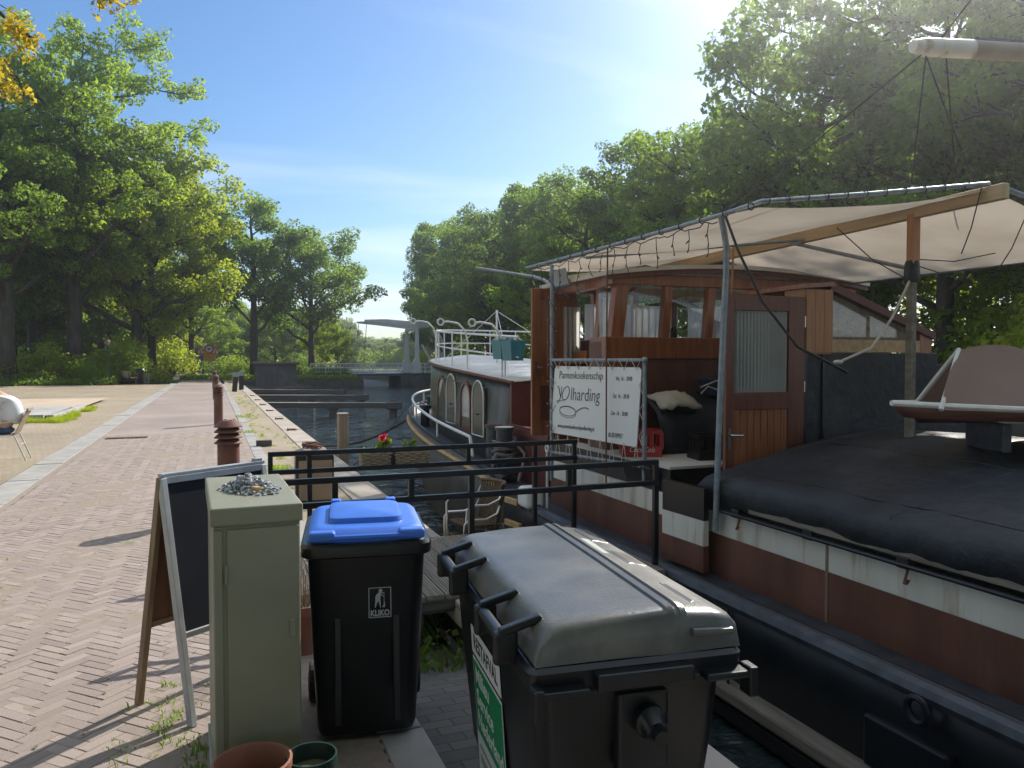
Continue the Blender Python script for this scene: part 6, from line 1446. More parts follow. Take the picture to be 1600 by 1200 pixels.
# mooring rings on the coping
for k, y in enumerate((15.6, 19.7, 23.5, 27.4, 31.2, 34.9, 39.1)):
    t = thing('mooring_ring', ('rusty mooring ring with rope on the coping stone', 'mooring ring on the coping, first beyond the roped one', 'mooring ring on the coping, second beyond the roped one', 'mooring ring on the coping, third beyond the roped one', 'mooring ring on the coping, fourth beyond the roped one', 'mooring ring on the coping, fifth beyond the roped one', 'farthest mooring ring on the coping')[k], 'ring', (1.84, y, 0.012), rad(20), 'mooring rings on the quay')
    mb = MB(); mb.torus((0, 0, 0.018), 0.11, 0.016, 'z', 18, 6); mb.build('ring', M['rust'], t, smooth=True)
    mb = MB(); mb.tube([(-0.13, -0.02, -0.01), (-0.11, 0, 0.05), (-0.09, 0.02, -0.01)], 0.016, 6); mb.build('eye', M['rust'], t, smooth=True)
# wooden mooring post in the water
mp_ = thing('mooring_post', 'square weathered wooden mooring post at the quay wall', 'post', (2.36, 15.1, WZ))
mb = MB(); mb.box((0, 0, 0.45), (0.19, 0.19, 2.28)); mb.build('post', M['postwood'], mp_, bevel=0.015)
mb = MB(); mb.box((0, 0, 1.605), (0.205, 0.205, 0.03)); mb.build('cap', M['capstone'], mp_, bevel=0.006)
# ropes
def sag(a, b, s_, n=18): return [(a[0] + (b[0]-a[0])*k/n, a[1] + (b[1]-a[1])*k/n, a[2] + (b[2]-a[2])*k/n - s_*math.sin(math.pi*k/n)) for k in range(n + 1)]
rp = MB(); rp.tube(sag((1.86, 15.55, 0.06), (3.86, 16.2, 0.45), 0.18), 0.024, 6); rp.build('mooring_rope', M['ropedark'], smooth=True, label='thick dark mooring rope from the quay ring to the stern', cat='rope', group='mooring ropes')
rp = MB(); rp.tube(sag((2.30, 14.5, -0.35), (4.0, 16.6, 0.75), 0.12), 0.010, 6); rp.build('mooring_rope', M['ropedark'], smooth=True, label='thin dark line running up to the stern rail', cat='rope', group='mooring ropes')
kn = MB(); rs_ = random.Random(2)
pts = [(1.80 + 0.16*math.cos(k*0.55) + rs_.uniform(-.04, .04), 15.5 + 0.2*math.sin(k*0.55) + rs_.uniform(-.05, .05), 0.04 + 0.07*abs(math.sin(k*0.37))) for k in range(46)]
kn.tube(pts, 0.022, 6); kn.build('rope_heap', M['rust'], smooth=True, label='brown rope knotted in a heap on the mooring ring', cat='rope')
# jetties
for k, (y0, y1, l_) in enumerate(((37.4, 34.9, 'nearest dark jetty beam reaching out from the quay'), (45.6, 43.0, 'middle dark jetty beam reaching out from the quay'), (54.6, 50.8, 'farthest dark jetty beam reaching out from the quay'))):
    a = math.atan2(y1 - y0, 6.0); L_ = math.hypot(6.0, y1 - y0); t = thing('jetty', l_, 'jetty', (2.09, y0, WZ), a, 'jetties')
    mb = MB(); mb.box((L_/2, 0, 0.55), (L_, 0.45, 0.22)); mb.build('beam', M['timber'], t, bevel=0.02)
    mb = MB(); mb.box((L_/2, 0, 0.672), (L_, 0.50, 0.02)); mb.build('top_plank', M['greywood'], t)
    for x in (L_*0.52, L_ - 0.35):
        mb = MB(); mb.box((x, 0.0, 0.0), (0.30, 0.34, 0.88)); mb.build('pile', M['timber'], t, bevel=0.02)
        mb = MB(); mb.box((x, 0.0, 0.40), (0.50, 0.42, 0.07)); mb.build('pile_head', M['timber'], t, bevel=0.02)
    mb = MB(); mb.box((L_ - 0.3, 0, 0.55), (0.66, 0.54, 0.30)); mb.build('end_block', M['timber'], t, bevel=0.02)
    mb = MB(); mb.tube([(L_ - 0.5, 0, 0.70), (L_ - 0.42, 0, 0.80), (L_ - 0.25, 0, 0.80), (L_ - 0.18, 0, 0.70)], 0.02, 6); mb.build('cleat', M['rust'], t, smooth=True)
# concrete block (old bridge pier)
bl = thing('concrete_pier', 'dark square concrete pier with overhanging slab at the canal end', 'pier', (4.75, 64.5, WZ))
mb = MB(); mb.box((0, 0, 1.40), (3.0, 3.0, 1.75)); mb.build('block', M['darkconc'], bl, bevel=0.04)
mb = MB(); mb.box((0, 0, 2.37), (3.5, 3.4, 0.20)); mb.build('slab', M['darkconc'], bl, bevel=0.04)
mb = MB(); mb.box((0, 0, 0.30), (5.2, 4.4, 0.48)); mb.build('footing', M['darkconc'], bl, bevel=0.05)
for x in (-0.8, 0.1, 0.9):
    mb = MB(); mb.box((x, -1.52, 1.35), (0.10, 0.08, 1.6)); mb.build('fender_timber', M['timber'], bl)
mb = MB(); mb.box((1.9, -1.6, 0.60), (1.0, 0.6, 0.12)); mb.build('step', M['darkconc'], bl, bevel=0.02)
# ---------------- drawbridge
BY = 75.0
br = thing('drawbridge', 'pale painted Dutch drawbridge with raised balance beam across the canal end', 'bridge', (15.0, BY, WZ))
def BR(mb, name, mat, **kw): return mb.build(name, M[mat], br, world=True, **kw)
mb = MB(); mb.box2((8.5, 72.6, -2.0), (13.1, 78.4, 0.22)); BR(mb, 'abutment', 'darkconc', bevel=0.05)
mb = MB(); mb.box2((16.9, 72.6, -2.0), (26.0, 78.4, 0.22)); BR(mb, 'abutment', 'darkconc', bevel=0.05)
mb = MB(); mb.box2((12.6, 72.3, -2.0), (13.2, 72.9, 0.1)); mb.box2((16.8, 72.3, -2.0), (17.5, 72.9, 0.1)); BR(mb, 'fender_pile', 'timber', bevel=0.03)
mb = MB(); mb.box2((8.5, 72.8, 0.22), (26.0, 78.2, 0.44)); BR(mb, 'deck', 'rub', bevel=0.01)
for yb in (72.85, 78.1):
    for z in (0.62, 1.0, 1.38):
        mb = MB(); mb.box2((8.5, yb - 0.03, z - 0.03), (26.0, yb + 0.03, z + 0.03)); BR(mb, 'rail', 'bridgewhite')
    x = 8.5
    while x < 26:
        mb = MB(); mb.box2((x - 0.04, yb - 0.04, 0.44), (x + 0.04, yb + 0.04, 1.40)); BR(mb, 'rail_post', 'bridgewhite'); x += 1.35
    bal = MB(); x = 8.5
    while x < 26:
        bal.box2((x - 0.015, yb - 0.015, 0.65), (x + 0.015, yb + 0.015, 1.35)); x += 0.27
    BR(bal, 'balusters', 'bridgewhite', kind='stuff')
for yb in (73.0, 77.2):
    mb = MB(); mb.prism([(18.05, 0.44), (18.95, 0.44), (18.90, 1.3), (18.72, 1.9), (18.68, 4.85), (18.38, 4.85), (18.35, 1.9), (18.05, 1.4)], 'y', yb - 0.17, yb + 0.17); BR(mb, 'portal_post', 'bridgewhite', bevel=0.02)
    mb = MB(); mb.prism([(13.5, 5.36), (13.5, 5.52), (15.5, 5.60), (18.7, 5.38), (19.6, 5.28), (19.6, 4.86), (18.6, 4.86), (15.6, 5.18)], 'y', yb - 0.12, yb + 0.12); BR(mb, 'balance_beam', 'bridgewhite', bevel=0.02)
    mb = MB(); mb.tube([(13.7, yb, 5.35), (13.3, yb, 0.5)], 0.03, 6); BR(mb, 'hanger_rod', 'steel')
mb = MB(); mb.box2((18.40, 72.9, 4.55), (18.66, 77.3, 4.80)); BR(mb, 'portal_head', 'bridgewhite', bevel=0.02)
mb = MB(); mb.box2((19.3, 72.9, 4.88), (19.75, 77.3, 5.26)); BR(mb, 'counterweight', 'bridgewhite', bevel=0.02)
mb = MB(); mb.bar((19.0, 73.0, 3.2), (20.6, 73.0, 0.5), 0.18, 0.18); BR(mb, 'raking_strut', 'bridgewhite')
# ---------------- road signs, bench, bin, posts, lamp
def tri(mb, c, r, y0, y1):
    p = [(c[0] + r*math.cos(rad(a)), c[2] + r*math.sin(rad(a))) for a in (90, 210, 330)]; mb.prism(p, 'y', y0, y1)
def ppos(x, d):
    q = px(x, d); return (q[0], q[1], 0.0)
for k, (cx_, d, kind, l_) in enumerate(((314, 80, 'tri', 'triangular red-edged road sign with a blue plate, left of the round one'), (327, 79, 'round', 'round road sign above a yellow plate'), (337, 81, 'tri2', 'triangular road sign right of the yellow plate'))):
    t = thing('road_sign', l_, 'sign', ppos(cx_, d), rad(-4), 'road signs at the crossing')
    mb = MB(); mb.tube([(0, 0, 0), (0, 0, 2.9)], 0.035, 8); mb.build('pole', M['steel'], t, smooth=True)
    if kind != 'round':
        mb = MB(); tri(mb, (0, 0, 2.55), 0.50, -0.07, -0.05); pl_ = mb.build('plate', M['signred'], t)
        mb = MB(); tri(mb, (0, 0, 2.55), 0.32, -0.085, -0.0705); mb.build('field', M['labelwhite'], pl_)
        mb = MB(); mb.box((0, -0.09, 2.50), (0.06, 0.006, 0.30)); mb.build('symbol', M['ink'], pl_)
        if kind == 'tri': mb = MB(); mb.lathe([(0.27, -0.01), (0.27, 0.01)], n=20); o = mb.build('blue_plate', M['signblue'], t); o.rotation_euler = (rad(90), 0, 0); o.location = (0.1, -0.06, 1.95)
    else:
        mb = MB(); mb.lathe([(0.42, -0.01), (0.42, 0.01)], n=28); o = mb.build('plate', M['signred'], t); o.rotation_euler = (rad(90), 0, 0); o.location = (0, -0.06, 2.75)
        mb = MB(); mb.lathe([(0.30, -0.01), (0.30, 0.01)], n=28); o2 = mb.build('field', M['labelwhite'], t); o2.rotation_euler = (rad(90), 0, 0); o2.location = (0, -0.075, 2.75)
        mb = MB(); mb.box((0, -0.09, 2.79), (0.26, 0.006, 0.10)); mb.box((0, -0.09, 2.70), (0.12, 0.006, 0.07)); mb.build('symbol', M['ink'], t)
        mb = MB(); mb.box((0.02, -0.06, 1.95), (1.05, 0.02, 0.72)); mb.build('yellow_plate', M['signyellow'], t, bevel=0.004)
X_, Y_, _ = ppos(203, 61.5)
bn = thing('park_bench', 'wooden park bench with dark frame at the edge of the wood', 'bench', (X_, Y_, 0), rad(115))
for k in range(3):
    mb = MB(); mb.box((0, -0.16 + 0.15*k, 0.45), (1.7, 0.12, 0.04)); mb.build('seat_slat', M['postwood'], bn)
for k in range(3):
    mb = MB(); mb.box((0, 0.26 + 0.03*k, 0.60 + 0.13*k), (1.7, 0.035, 0.11), rx=rad(-12)); mb.build('back_slat', M['postwood'], bn)
for x in (-0.7, 0.7):
    mb = MB(); mb.bar((x, -0.22, 0), (x, -0.20, 0.66), 0.06, 0.06); mb.bar((x, 0.25, 0), (x, 0.33, 0.92), 0.06, 0.06); mb.bar((x, -0.24, 0.66), (x, 0.28, 0.66), 0.06, 0.04); mb.bar((x, -0.22, 0.42), (x, 0.25, 0.42), 0.05, 0.04); mb.build('end_frame', M['black_metal'], bn)
X_, Y_, _ = ppos(219, 62.3)
lb = thing('litter_bin', 'dark round-topped litter bin beside the bench', 'bin', (X_, Y_, 0))
mb = MB(); mb.lathe([(0.24, 0.05), (0.27, 0.10), (0.27, 0.92), (0.22, 0.94)], n=18); mb.build('drum', M['black_metal'], lb, smooth=True)
mb = MB(); mb.lathe([(0.30, 0.98), (0.32, 1.02), (0.26, 1.10), (0.05, 1.14)], n=18); mb.build('hood', M['black_metal'], lb, smooth=True)
mb = MB(); mb.tube([(0.2, 0, 0.9), (0.2, 0, 1.02)], 0.02, 6); mb.tube([(-0.2, 0, 0.9), (-0.2, 0, 1.02)], 0.02, 6); mb.build('bracket', M['black_metal'], lb)
for k, (c, l_) in enumerate(((213, 'dark low post just left of the litter bin'), (226, 'dark low post just right of the litter bin'), (231, 'dark low post, rightmost beside the litter bin'))):
    X_, Y_, _ = ppos(c, 61.0); t = thing('low_post', l_, 'post', (X_, Y_, 0), 0, 'low posts beside the bench')
    mb = MB(); mb.box((0, 0, 0.40), (0.13, 0.13, 0.80)); mb.build('shaft', M['timber'], t, bevel=0.01); mb = MB(); mb.box((0, 0, 0.815), (0.15, 0.15, 0.03)); mb.build('top', M['black_metal'], t)
for k, c in enumerate((291, 317)):
    X_, Y_, _ = ppos(c, 90.5); t = thing('low_post', ('short dark post at the road below the signs, left one', 'short dark post at the road below the signs, right one')[k], 'post', (X_, Y_, 0), 0, 'low posts at the road')
    mb = MB(); mb.box((0, 0, 0.35), (0.22, 0.22, 0.7)); mb.build('shaft', M['timber'], t, bevel=0.02); mb = MB(); mb.box((0, 0, 0.72), (0.24, 0.24, 0.04)); mb.build('top', M['black_metal'], t)
X_, Y_, _ = ppos(170, 61.5)
lp = thing('lamp_post', 'slim dark lamp post with small lantern beside the bench', 'lamp', (X_, Y_, 0))
mb = MB(); mb.tube([(0, 0, 0), (0, 0, 0.4), (0, 0, 0.42), (0, 0, 2.75)], [0.10, 0.09, 0.06, 0.05], 10); mb.build('pole', M['greenpot'], lp, smooth=True)
mb = MB(); mb.lathe([(0.06, 0), (0.14, 0.30), (0.16, 0.31), (0.03, 0.42)], (0, 0, 2.75), 8); mb.build('lantern', M['tanpanel'], lp)
mb = MB(); mb.box((0, 0, 0.03), (0.5, 0.5, 0.08)); mb.build('foot', M['darkconc'], lp)
dr_ = MB(); dr_.box((0, 0, -0.006), (0.85, 0.34, 0.012)); dr_ = dr_.build('drain_grate', M['black_metal'], label='iron drain grate in the brick path near the slab strip', cat='grate'); dr_.location = (-1.78, 19.2, 0.008)
for k in range(12):
    mb = MB(); mb.box((-0.38 + 0.069*k, 0, 0.004), (0.03, 0.30, 0.012)); mb.build('bar', M['rust'], dr_)

# ---------------- person on a folding chair at the left edge
ch = thing('terrace_chair', 'slatted wooden terrace chair with pale legs under the seated person', 'chair', (-3.42, 15.75, 0.0), rad(-90))
# faces local -y (world -x)
for k in range(6):
    mb = MB(); mb.box((0, -0.20 + 0.075*k, 0.445), (0.44, 0.06, 0.02)); mb.build('seat_slat', M['postwood'], ch, bevel=0.004)
for k in range(7):
    x = -0.18 + 0.06*k; mb = MB(); mb.bar((x, 0.24, 0.47), (x, 0.42, 0.86), 0.045, 0.012); mb.build('back_slat', M['postwood'], ch)
mb = MB(); mb.bar((-0.23, 0.44, 0.88), (0.23, 0.44, 0.88), 0.03, 0.05); mb.build('back_rail', M['postwood'], ch, bevel=0.005)
for s_ in (-1, 1):
    mb = MB(); mb.tube([(s_*0.22, 0.40, 0.0), (s_*0.22, 0.24, 0.43), (s_*0.22, 0.20, 0.45), (s_*0.22, -0.22, 0.43)], 0.013, 8); mb.build('leg', M['alutube'], ch, smooth=True)
    mb = MB(); mb.tube([(s_*0.22, -0.28, 0.0), (s_*0.22, -0.20, 0.43)], 0.013, 8); mb.build('leg', M['alutube'], ch, smooth=True)
    mb = MB(); mb.tube([(s_*0.23, -0.24, 0.44), (s_*0.25, -0.22, 0.66), (s_*0.25, 0.30, 0.68)], 0.012, 8); mb.build('arm', M['alutube'], ch, smooth=True)
mb = MB(); mb.tube([(-0.22, 0.30, 0.27), (0.22, 0.30, 0.27)], 0.011, 8); mb.build('stretcher', M['alutube'], ch, smooth=True)

pe = thing('person', 'person in white shirt and blue jeans sitting bent forward, cut by the left edge', 'person', (-3.42, 15.75, 0.0), rad(-90))
def skin(name, verts, edges, radii, mat, parent, root=0, sub=2):
    me = bpy.data.meshes.new(name); me.from_pydata(verts, edges, []); o = link(name, me, parent)
    sk = o.modifiers.new('skin', 'SKIN')
    for i, r in enumerate(radii):
        d = me.skin_vertices[0].data[i]; d.radius = r if isinstance(r, tuple) else (r, r); d.use_root = (i == root)
    sk.use_smooth_shade = True
    if sub: m_ = o.modifiers.new('sub', 'SUBSURF'); m_.levels = sub; m_.render_levels = sub
    me.materials.append(mat)
    return o
# joints (x sideways, -y forward): pelvis, spine, chest, neck, head, arms, legs
J = [(0, 0.10, 0.58), (0, 0.16, 0.76), (0, 0.12, 0.96), (0, 0.00, 1.12), (0, -0.10, 1.20), (0, -0.19, 1.29), (0, -0.24, 1.40)]
E_ = [(0, 1), (1, 2), (2, 3), (3, 4), (4, 5), (5, 6)]; R_ = [(0.15, 0.12), (0.14, 0.11), (0.16, 0.12), (0.13, 0.09), 0.055, (0.085, 0.10), (0.075, 0.085)]
for s_ in (-1, 1):
    b = len(J); J += [(s_*0.20, 0.0, 1.08), (s_*0.25, -0.12, 0.83), (s_*0.16, -0.36, 0.76), (s_*0.12, -0.44, 0.745), (s_*0.10, -0.50, 0.735)]; E_ += [(3, b), (b, b+1), (b+1, b+2), (b+2, b+3), (b+3, b+4)]; R_ += [0.062, 0.045, 0.032, 0.028, (0.038, 0.018)]
    for f in range(4):
        c = len(J); fx = s_*(0.07 + 0.022*f); J += [(fx, -0.545, 0.73), (fx, -0.575 - 0.006*(f % 3), 0.715)]; E_ += [(b+4, c), (c, c+1)]; R_ += [0.0095, 0.008]
    c = len(J); J += [(s_*0.055, -0.49, 0.735), (s_*0.045, -0.53, 0.725)]; E_ += [(b+3, c), (c, c+1)]; R_ += [0.011, 0.009]
    b = len(J); J += [(s_*0.10, 0.03, 0.53), (s_*0.14, -0.40, 0.53), (s_*0.14, -0.42, 0.46), (s_*0.14, -0.36, 0.10), (s_*0.14, -0.45, 0.045), (s_*0.14, -0.56, 0.04)]; E_ += [(0, b), (b, b+1), (b+1, b+2), (b+2, b+3), (b+3, b+4), (b+4, b+5)]; R_ += [0.095, 0.066, 0.06, 0.042, 0.045, 0.035]
body = skin('body', J, E_, R_, M['skin'], pe)
JS = [(0, 0.12, 0.64), (0, 0.17, 0.80), (0, 0.14, 0.98), (0, 0.01, 1.13), (0.20, 0.0, 1.08), (0.25, -0.10, 0.87), (-0.20, 0.0, 1.08), (-0.25, -0.10, 0.87)]
skin('shirt', JS, [(0, 1), (1, 2), (2, 3), (3, 4), (4, 5), (3, 6), (6, 7)], [(0.19, 0.19), (0.205, 0.205), (0.21, 0.20), (0.15, 0.14), 0.09, 0.075, 0.09, 0.075], M['shirt'], pe)
JT = [(0, 0.12, 0.60), (0, 0.10, 0.55), (0.11, 0.0, 0.535), (0.14, -0.40, 0.535), (0.14, -0.43, 0.45), (0.14, -0.37, 0.12), (-0.11, 0.0, 0.535), (-0.14, -0.40, 0.535), (-0.14, -0.43, 0.45), (-0.14, -0.37, 0.12)]
skin('jeans', JT, [(0, 1), (1, 2), (2, 3), (3, 4), (4, 5), (1, 6), (6, 7), (7, 8), (8, 9)], [(0.18, 0.18), (0.18, 0.16), 0.125, 0.085, 0.078, 0.062, 0.11, 0.085, 0.078, 0.062], M['jeans'], pe)
mb = MB(); mb.ball((0, -0.195, 1.405), (0.092, 0.112, 0.105), 16, 10); mb.build('hair', M['hair'], pe, smooth=True)
mb = MB(); mb.ball((0, -0.265, 1.345), (0.070, 0.075, 0.095), 14, 10); mb.tube([(0, -0.335, 1.365), (0, -0.362, 1.335), (0, -0.335, 1.33)], [0.008, 0.015, 0.01], 8)
for s_ in (-1, 1): mb.ball((s_*0.085, -0.215, 1.355), (0.012, 0.022, 0.03), 8, 6)
mb.build('face', M['skin'], body, smooth=True)
mb = MB()
for s_ in (-1, 1): mb.ball((s_*0.028, -0.332, 1.368), (0.011, 0.008, 0.007), 8, 6)
mb.build('eyes', M['ink'], body, smooth=True)
mb = MB(); mb.ball((0, -0.332, 1.298), (0.024, 0.008, 0.006), 8, 6); mb.build('mouth', M['terracotta'], body, smooth=True)
for s_ in (-1, 1):
    mb = MB(); mb.box((s_*0.14, -0.47, 0.04), (0.09, 0.26, 0.075)); mb.build('shoe', M['blackplastic'], pe, bevel=0.03, seg=3)

# ---------------- planting: shrubs, ground cover, weeds, grass
for k, (c, d, s_, ky, mt, l_) in enumerate((
        (70, 63.5, 1.1, 'shrub', 'leaf_yellow', 'yellow-green bush left of the tallest tree trunk'), (38, 63, 0.8, 'shrub_b', 'leaf_mid', 'low bush beside the thick trunk at the left edge'),
        (150, 63.5, 0.85, 'shrub_b', 'leaf_bright', 'broad pale green bush left of the lamp post'), (186, 64, 1.15, 'shrub', 'leaf_bright', 'bushy shrub behind the bench and lamp post'),
        (200, 66, 1.3, 'shrub', 'leaf_yellow', 'taller yellow-green shrub behind the litter bin'), (100, 70, 1.5, 'shrub', 'leaf_dark', 'dark shrub behind the tallest tree trunk'),
        (262, 84, 1.4, 'shrub', 'leaf_yellow', 'bright bush left of the triangular sign'), (350, 92, 0.9, 'shrub_b', 'leaf_bright', 'low bush at the path end right of the signs'), (374, 84, 0.8, 'shrub', 'leaf_bright', 'pale bush left of the concrete pier'),
        (505, 74, 0.55, 'shrub_b', 'leaf_mid', 'low bush on the bank right of the concrete pier'), (530, 73.5, 0.5, 'shrub_b', 'leaf_mid', 'low bush on the bank by the left bridge abutment'), (470, 72.5, 0.7, 'shrub', 'leaf_mid', 'bush on the bank behind the concrete pier'))):
    X_, Y_ = px(c, d); plant_tree(ky, (X_, Y_, 0), l_, s_, k*1.9, mt, name='bush', cat='bush', group='bushes')
k = 0
for x, y, s_, mt in ((22, 14, 1.3, 'leaf_yellow'), (26.5, 17, 1.7, 'leaf_yellow'), (28, 22, 1.8, 'leaf_bright'), (22.5, 24, 1.1, 'leaf_bright'), (29, 11, 1.6, 'leaf_yellow'), (26, 29, 1.5, 'leaf_bright'), (30, 34, 1.8, 'leaf_yellow'), (23, 34, 1.2, 'leaf_mid'), (28, 45, 1.8, 'leaf_bright'), (24, 58, 1.4, 'leaf_bright'), (24, 72, 1.4, 'leaf_bright'), (22, 83, 1.0, 'leaf_yellow'), (30, 6, 1.6, 'leaf_bright')):
    k += 1; plant_tree('shrub', (x, y, 0.05), 'sunlit bush between the oak trunks on the right bank', s_, k*1.3, mt, name='bush', cat='bush', group='bushes on the right bank')
for k, (x, y, s_) in enumerate(((36, 10, 1.1), (37, 18, 1.2), (37, 26, 1.2), (36, 36, 1.2), (36, 50, 1.2), (36, 64, 1.2), (34, 80, 1.2), (45, 20, 1.3), (46, 32, 1.3), (34, 100, 1.3), (42, 6, 1.2), (46, 12, 1.3))):
    plant_tree('young', (x, y, 0.05), 'bright young tree filling the gaps behind the right bank oaks', s_, k*0.9, 'leaf_yellow', name='young_tree', group='young trees behind the right bank')
for k, c in enumerate((-150, -95, -40, 10, 45, 85, 125, 165, 205)):
    X_, Y_ = px(c, 88 + 6*(k % 3)); plant_tree('young', (X_, Y_, 0), 'dark undergrowth tree filling the wood on the left', 1.15, k*1.4, 'leaf_mid' if k % 2 else 'leaf_dark', name='young_tree', group='undergrowth of the wood')
def scatter(name, label, cat_, pts, nrm_up, size, mat, seed, aspect=0.6):
    rs = np.random.RandomState(seed); n = len(pts); nn = rs.normal(size=(n, 3)) * 0.6 + np.array([0, 0, nrm_up]); nn /= np.linalg.norm(nn, axis=1, keepdims=True)
    o = link(name, leaf_mesh(name, np.array(pts), nn, size, rs, M[mat], aspect)); tag(o, label, cat_, kind='stuff'); return o
rs3 = np.random.RandomState(12)
n = 26000; gx = -2.9 - 34 * rs3.random(n) ** 1.2; gy = 60.2 + rs3.random(n) * 8; hz = 0.55 * rs3.random(n) * (0.4 + 0.6*np.minimum(1, (gy - 60.2) / 1.2)) + 0.02
mask = (gx < -6.2) | (gy > 66); scatter('ground_cover', 'low leafy ground cover along the edge of the wood', 'ground cover', np.stack([gx, gy, hz], 1)[mask], 0.7, 0.2, 'leaf_mid', 3)
n = 9000; gx = -2.5 + 15 * rs3.random(n); gy = 71.3 + 8 * rs3.random(n) ** 1.5; hz = 0.35 * rs3.random(n); scatter('bank_herbs', 'green herbs on the bank at the canal end', 'ground cover', np.stack([gx, gy, hz], 1), 0.7, 0.2, 'leaf_bright', 5)
n = 12000; gx = 20.6 + 16 * rs3.random(n); gy = 4 + 90 * rs3.random(n); hz = 0.05 + 0.4 * rs3.random(n); scatter('bank_undergrowth', 'low undergrowth below the right bank oaks', 'ground cover', np.stack([gx, gy, hz], 1), 0.7, 0.28, 'leaf_bright', 6)
def grass(name, label, spots, seed, mat, per=40, h=0.09, spread=0.10):
    """blades as thin upright triangles round each spot"""
    rr = random.Random(seed); V = []; F = []
    for sx, sy, k, hs in spots:
        for _ in range(int(per * k)):
            a = rr.uniform(0, 6.28); d = spread * k * rr.random() ** 0.6; x = sx + d*math.cos(a); y = sy + d*math.sin(a); hh = h * hs * rr.uniform(0.4, 1.2); b = rr.uniform(0, 6.28); w_ = 0.004 * (1 + hs*0.4); t = rr.uniform(0.2, 0.7) * hh
            i = len(V); V += [(x - w_*math.cos(b), y - w_*math.sin(b), -0.006), (x + w_*math.cos(b), y + w_*math.sin(b), -0.006), (x + t*0.4*math.cos(b+1.3) + w_*0.7, y + t*0.4*math.sin(b+1.3), hh*0.6), (x + t*math.cos(b+1.3), y + t*math.sin(b+1.3), hh)]; F.append((i, i+1, i+2)); F.append((i, i+2, i+3))
    me = bpy.data.meshes.new(name); me.from_pydata(V, [], F); me.materials.append(M[mat]); return tag(link(name, me), label, 'weeds', kind='stuff')
rr = random.Random(17)
sp = [(rr.uniform(-0.45, 0.05), rr.uniform(3.5, 4.5), rr.uniform(0.2, 0.6), rr.uniform(0.3, 0.8)) for _ in range(30)] + [(-0.20 + rr.uniform(-.05, .05), 4.05 + rr.uniform(-.1, .1), 0.6, 0.8) for _ in range(4)] + [(-0.06 + rr.uniform(-.04, .0), rr.uniform(3.0, 3.9), 0.5, 1.0) for _ in range(10)]
grass('weeds', 'small weeds between the bricks around chalkboard and cabinet', sp, 1, 'leaf_mid', 22, 0.045)
sp = [(rr.uniform(-5.1, -3.9), rr.uniform(24.4, 25.5), rr.uniform(0.8, 1.6), rr.uniform(0.7, 1.5)) for _ in range(26)] + [(rr.uniform(-9, -5), rr.uniform(24.8, 25.45), rr.uniform(0.6, 1.2), rr.uniform(0.5, 1.1)) for _ in range(22)] + [(-4.05 + rr.uniform(-.18, .22), rr.uniform(25.4, 31.5), rr.uniform(0.9, 1.7), rr.uniform(0.7, 1.5)) for _ in range(34)]
grass('grass_patch', 'bright grass growing at the corner of the raised pad', sp, 2, 'leaf_yellow', 60, 0.10, 0.14)
sp = [(rr.uniform(0.95, 1.6), rr.uniform(8, 40) ** 1.0, rr.uniform(0.3, 1.0), rr.uniform(0.3, 1.0)) for _ in range(90)] + [(0.97, 12.6, 2.2, 1.8), (0.99, 12.8, 2.0, 1.5), (0.80, 19.5, 2.0, 1.6), (0.85, 24.8, 2, 1.6), (0.4, 23, 1.5, 1.2)]
grass('verge_weeds', 'scattered weeds in the paving between path and quay edge', sp, 3, 'leaf_bright', 30, 0.06)
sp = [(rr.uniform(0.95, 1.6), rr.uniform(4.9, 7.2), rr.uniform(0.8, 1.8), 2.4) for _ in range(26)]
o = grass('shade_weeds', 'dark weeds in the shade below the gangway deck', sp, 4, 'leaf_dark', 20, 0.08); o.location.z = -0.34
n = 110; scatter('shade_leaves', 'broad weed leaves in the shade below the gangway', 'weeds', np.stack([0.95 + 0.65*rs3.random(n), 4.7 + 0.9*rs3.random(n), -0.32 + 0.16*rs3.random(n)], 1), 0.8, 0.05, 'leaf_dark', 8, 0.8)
# fallen petals and leaf bits on the bricks
n = 160; scatter('leaf_litter', 'tiny fallen leaf bits on the brick path', 'litter', np.stack([-2.3 + 3.0*rs3.random(n), 3.8 + 8*rs3.random(n)**1.3, 0.004 + 0.004*rs3.random(n)], 1), 3.0, 0.028, 'leaf_pale', 9, 0.5)

# ---------------- golden branches hanging in at the top left, from a tree standing left of the picture
gt = thing('golden_tree', 'golden-leaved branches hanging into the top left corner', 'tree', (-5.2, 9.6, 0.0))
W = MB(); W.tube([(0, 0, -0.2), (0.05, 0.0, 2.5), (0.1, 0.1, 5.0), (0.0, 0.2, 8.0), (0.1, 0.2, 10.5)], [0.24, 0.19, 0.16, 0.12, 0.05], 10)
cen = []; rr = random.Random(9); rdl = []
def limb(pts, r):
    W.tube(pts, [r*(1 - 0.8*i/(len(pts)-1)) for i in range(len(pts))], 6)
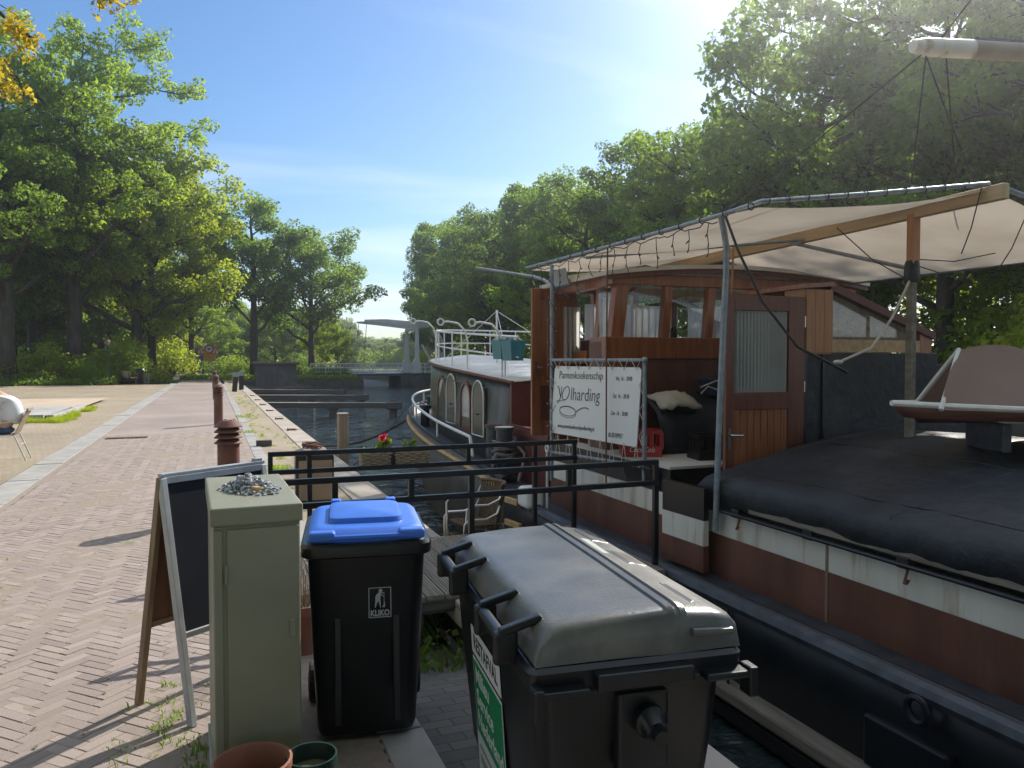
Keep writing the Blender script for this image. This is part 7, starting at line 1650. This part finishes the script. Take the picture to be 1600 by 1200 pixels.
# world targets: left edge clusters and the one at the top
def loc_(p): return Vector((p[0] + 5.2, p[1] - 9.6, p[2]))
for st_, path in (((0.0, 0.1, 6.6), [(-3.4, 10.5, 6.45), (-2.6, 10.7, 6.15), (-2.1, 10.55, 5.62), (-1.85, 10.5, 5.46)]), ((0.05, 0.1, 5.4), [(-3.4, 10.6, 5.25), (-2.6, 10.6, 5.12), (-2.05, 10.5, 5.02)]), ((0.0, 0.15, 7.0), [(-3.0, 10.2, 6.9), (-1.8, 10.2, 6.5), (-1.2, 10.2, 6.05), (-1.02, 10.2, 5.95)]), ((0.0, 0.1, 8.0), [(-4.0, 11.0, 8.2), (-3.2, 11.4, 8.0)]), ((0.0, 0.1, 8.6), [(-5.8, 9.0, 8.8), (-6.8, 8.6, 8.6)]), ((0.0, 0.1, 7.6), [(-6.2, 10.6, 7.8), (-7.0, 11.2, 7.7)])):
    pts = [Vector(st_)] + [loc_(p) for p in path]; limb(pts, 0.05)
    for a, b in zip(pts[1:], pts[2:] + [pts[-1]]):
        for _ in range(5):
            e = a.lerp(b, rr.random()) + Vector((rr.uniform(-.22, .22), rr.uniform(-.3, .3), rr.uniform(-.16, .14))); W.tube([a.lerp(b, 0.3), e], [0.008, 0.003], 4); cen.append(tuple(e)); rdl.append(rr.uniform(0.09, 0.17))
for _ in range(60):
    a = rr.uniform(0, 6.28); q = 1.6 * rr.random(); cen.append((q*math.cos(a) - 0.6, q*math.sin(a), rr.uniform(8.0, 11.0))); rdl.append(0.4)
W.build('trunk', M['bark'], gt, smooth=True)
P, Nn = clump_leaves(np.array(cen), np.array(rdl), 1400, np.random.RandomState(4)); link('crown', leaf_mesh('golden_leaves', P, Nn, 0.075, np.random.RandomState(5), M['leaf_gold'], 0.55), gt)

# ---------------- unseen trees added behind the camera to cut the sky light
for k, (x, y, s_, ky) in enumerate(((-9, -9, 0.9, 'oak'), (-2, -13, 1.0, 'oak_b'), (6, -15, 0.95, 'oak'), (-15, -3, 1.0, 'oak_b'), (-14, -15, 1.0, 'tall'), (13, -19, 0.95, 'oak_b'), (-20, 8, 0.9, 'oak'), (1, -22, 1.0, 'oak'), (-2.5, -6.5, 0.9, 'oak_b'), (-7, -4.5, 0.8, 'oak'), (-12, 3, 0.8, 'oak_b'))):
    plant_tree(ky, (x, y, 0.0 if x < 2 else 0.0), 'unseen tree added behind the camera to block sky light', s_, k * 1.6, 'leaf_mid', group='unseen trees added behind the camera')

for k, c in enumerate((-120, -60, -10, 35, 80, 125, 165, 205, 245, 275, 300, 325, 350, 375, 400, 425, 450, 475, 500, 522, 545, 565, 585, 605, 625, 650, 675)):
    X_, Y_ = px(c, 132 + 5 * (k % 3) if c < 500 else 153 + 3 * (k % 3)); plant_tree('shrub_b', (X_, Y_, -0.1), 'far hedge bush closing the view under the tree crowns', 2.3 if c < 540 else 1.7, k * 1.3, ('leaf_bright', 'leaf_mid', 'leaf_yellow')[k % 3], name='bush', cat='bush', group='far hedge bushes')
# ---------------- haze volume added for a glow towards the sun, like lens glare
hz_ = MB(); hz_.box2((-190, -70, -3.2), (150, 300, 33)); hz_ = hz_.build('haze', None, kind='stuff')
hm = bpy.data.materials.new('sun_glow_haze'); hm.use_nodes = True; hm.node_tree.nodes.clear()
ho = hm.node_tree.nodes.new('ShaderNodeOutputMaterial'); hv = hm.node_tree.nodes.new('ShaderNodeVolumePrincipled')
hv.inputs['Color'].default_value = (0.93, 0.95, 1.0, 1); hv.inputs['Density'].default_value = 0.0014; hv.inputs['Anisotropy'].default_value = 0.86
hm.node_tree.links.new(hv.outputs[0], ho.inputs['Volume']); hz_.data.materials.append(hm)
tag(hz_, 'thin haze volume added over quay and canal for glow towards the sun', 'haze')
# ---------------- things that look alike are told apart by their order from the left
ORD = 'leftmost second third fourth fifth sixth seventh eighth ninth tenth eleventh twelfth thirteenth fourteenth fifteenth sixteenth seventeenth eighteenth nineteenth twentieth twenty-first twenty-second twenty-third twenty-fourth twenty-fifth twenty-sixth twenty-seventh'.split()
byl = {}
for o in bpy.data.objects:
    if o.parent is None and 'label' in o and 'group' in o: byl.setdefault(o['label'], []).append(o)
for l_, os_ in byl.items():
    if len(os_) < 2: continue
    os_.sort(key=lambda o: math.atan2(o.location.x, o.location.y))
    for k, o in enumerate(os_): o['label'] = l_ + (', leftmost of them' if k == 0 else ', rightmost of them' if k == len(os_) - 1 else ', %s from the left' % ORD[min(k, len(ORD) - 1)])
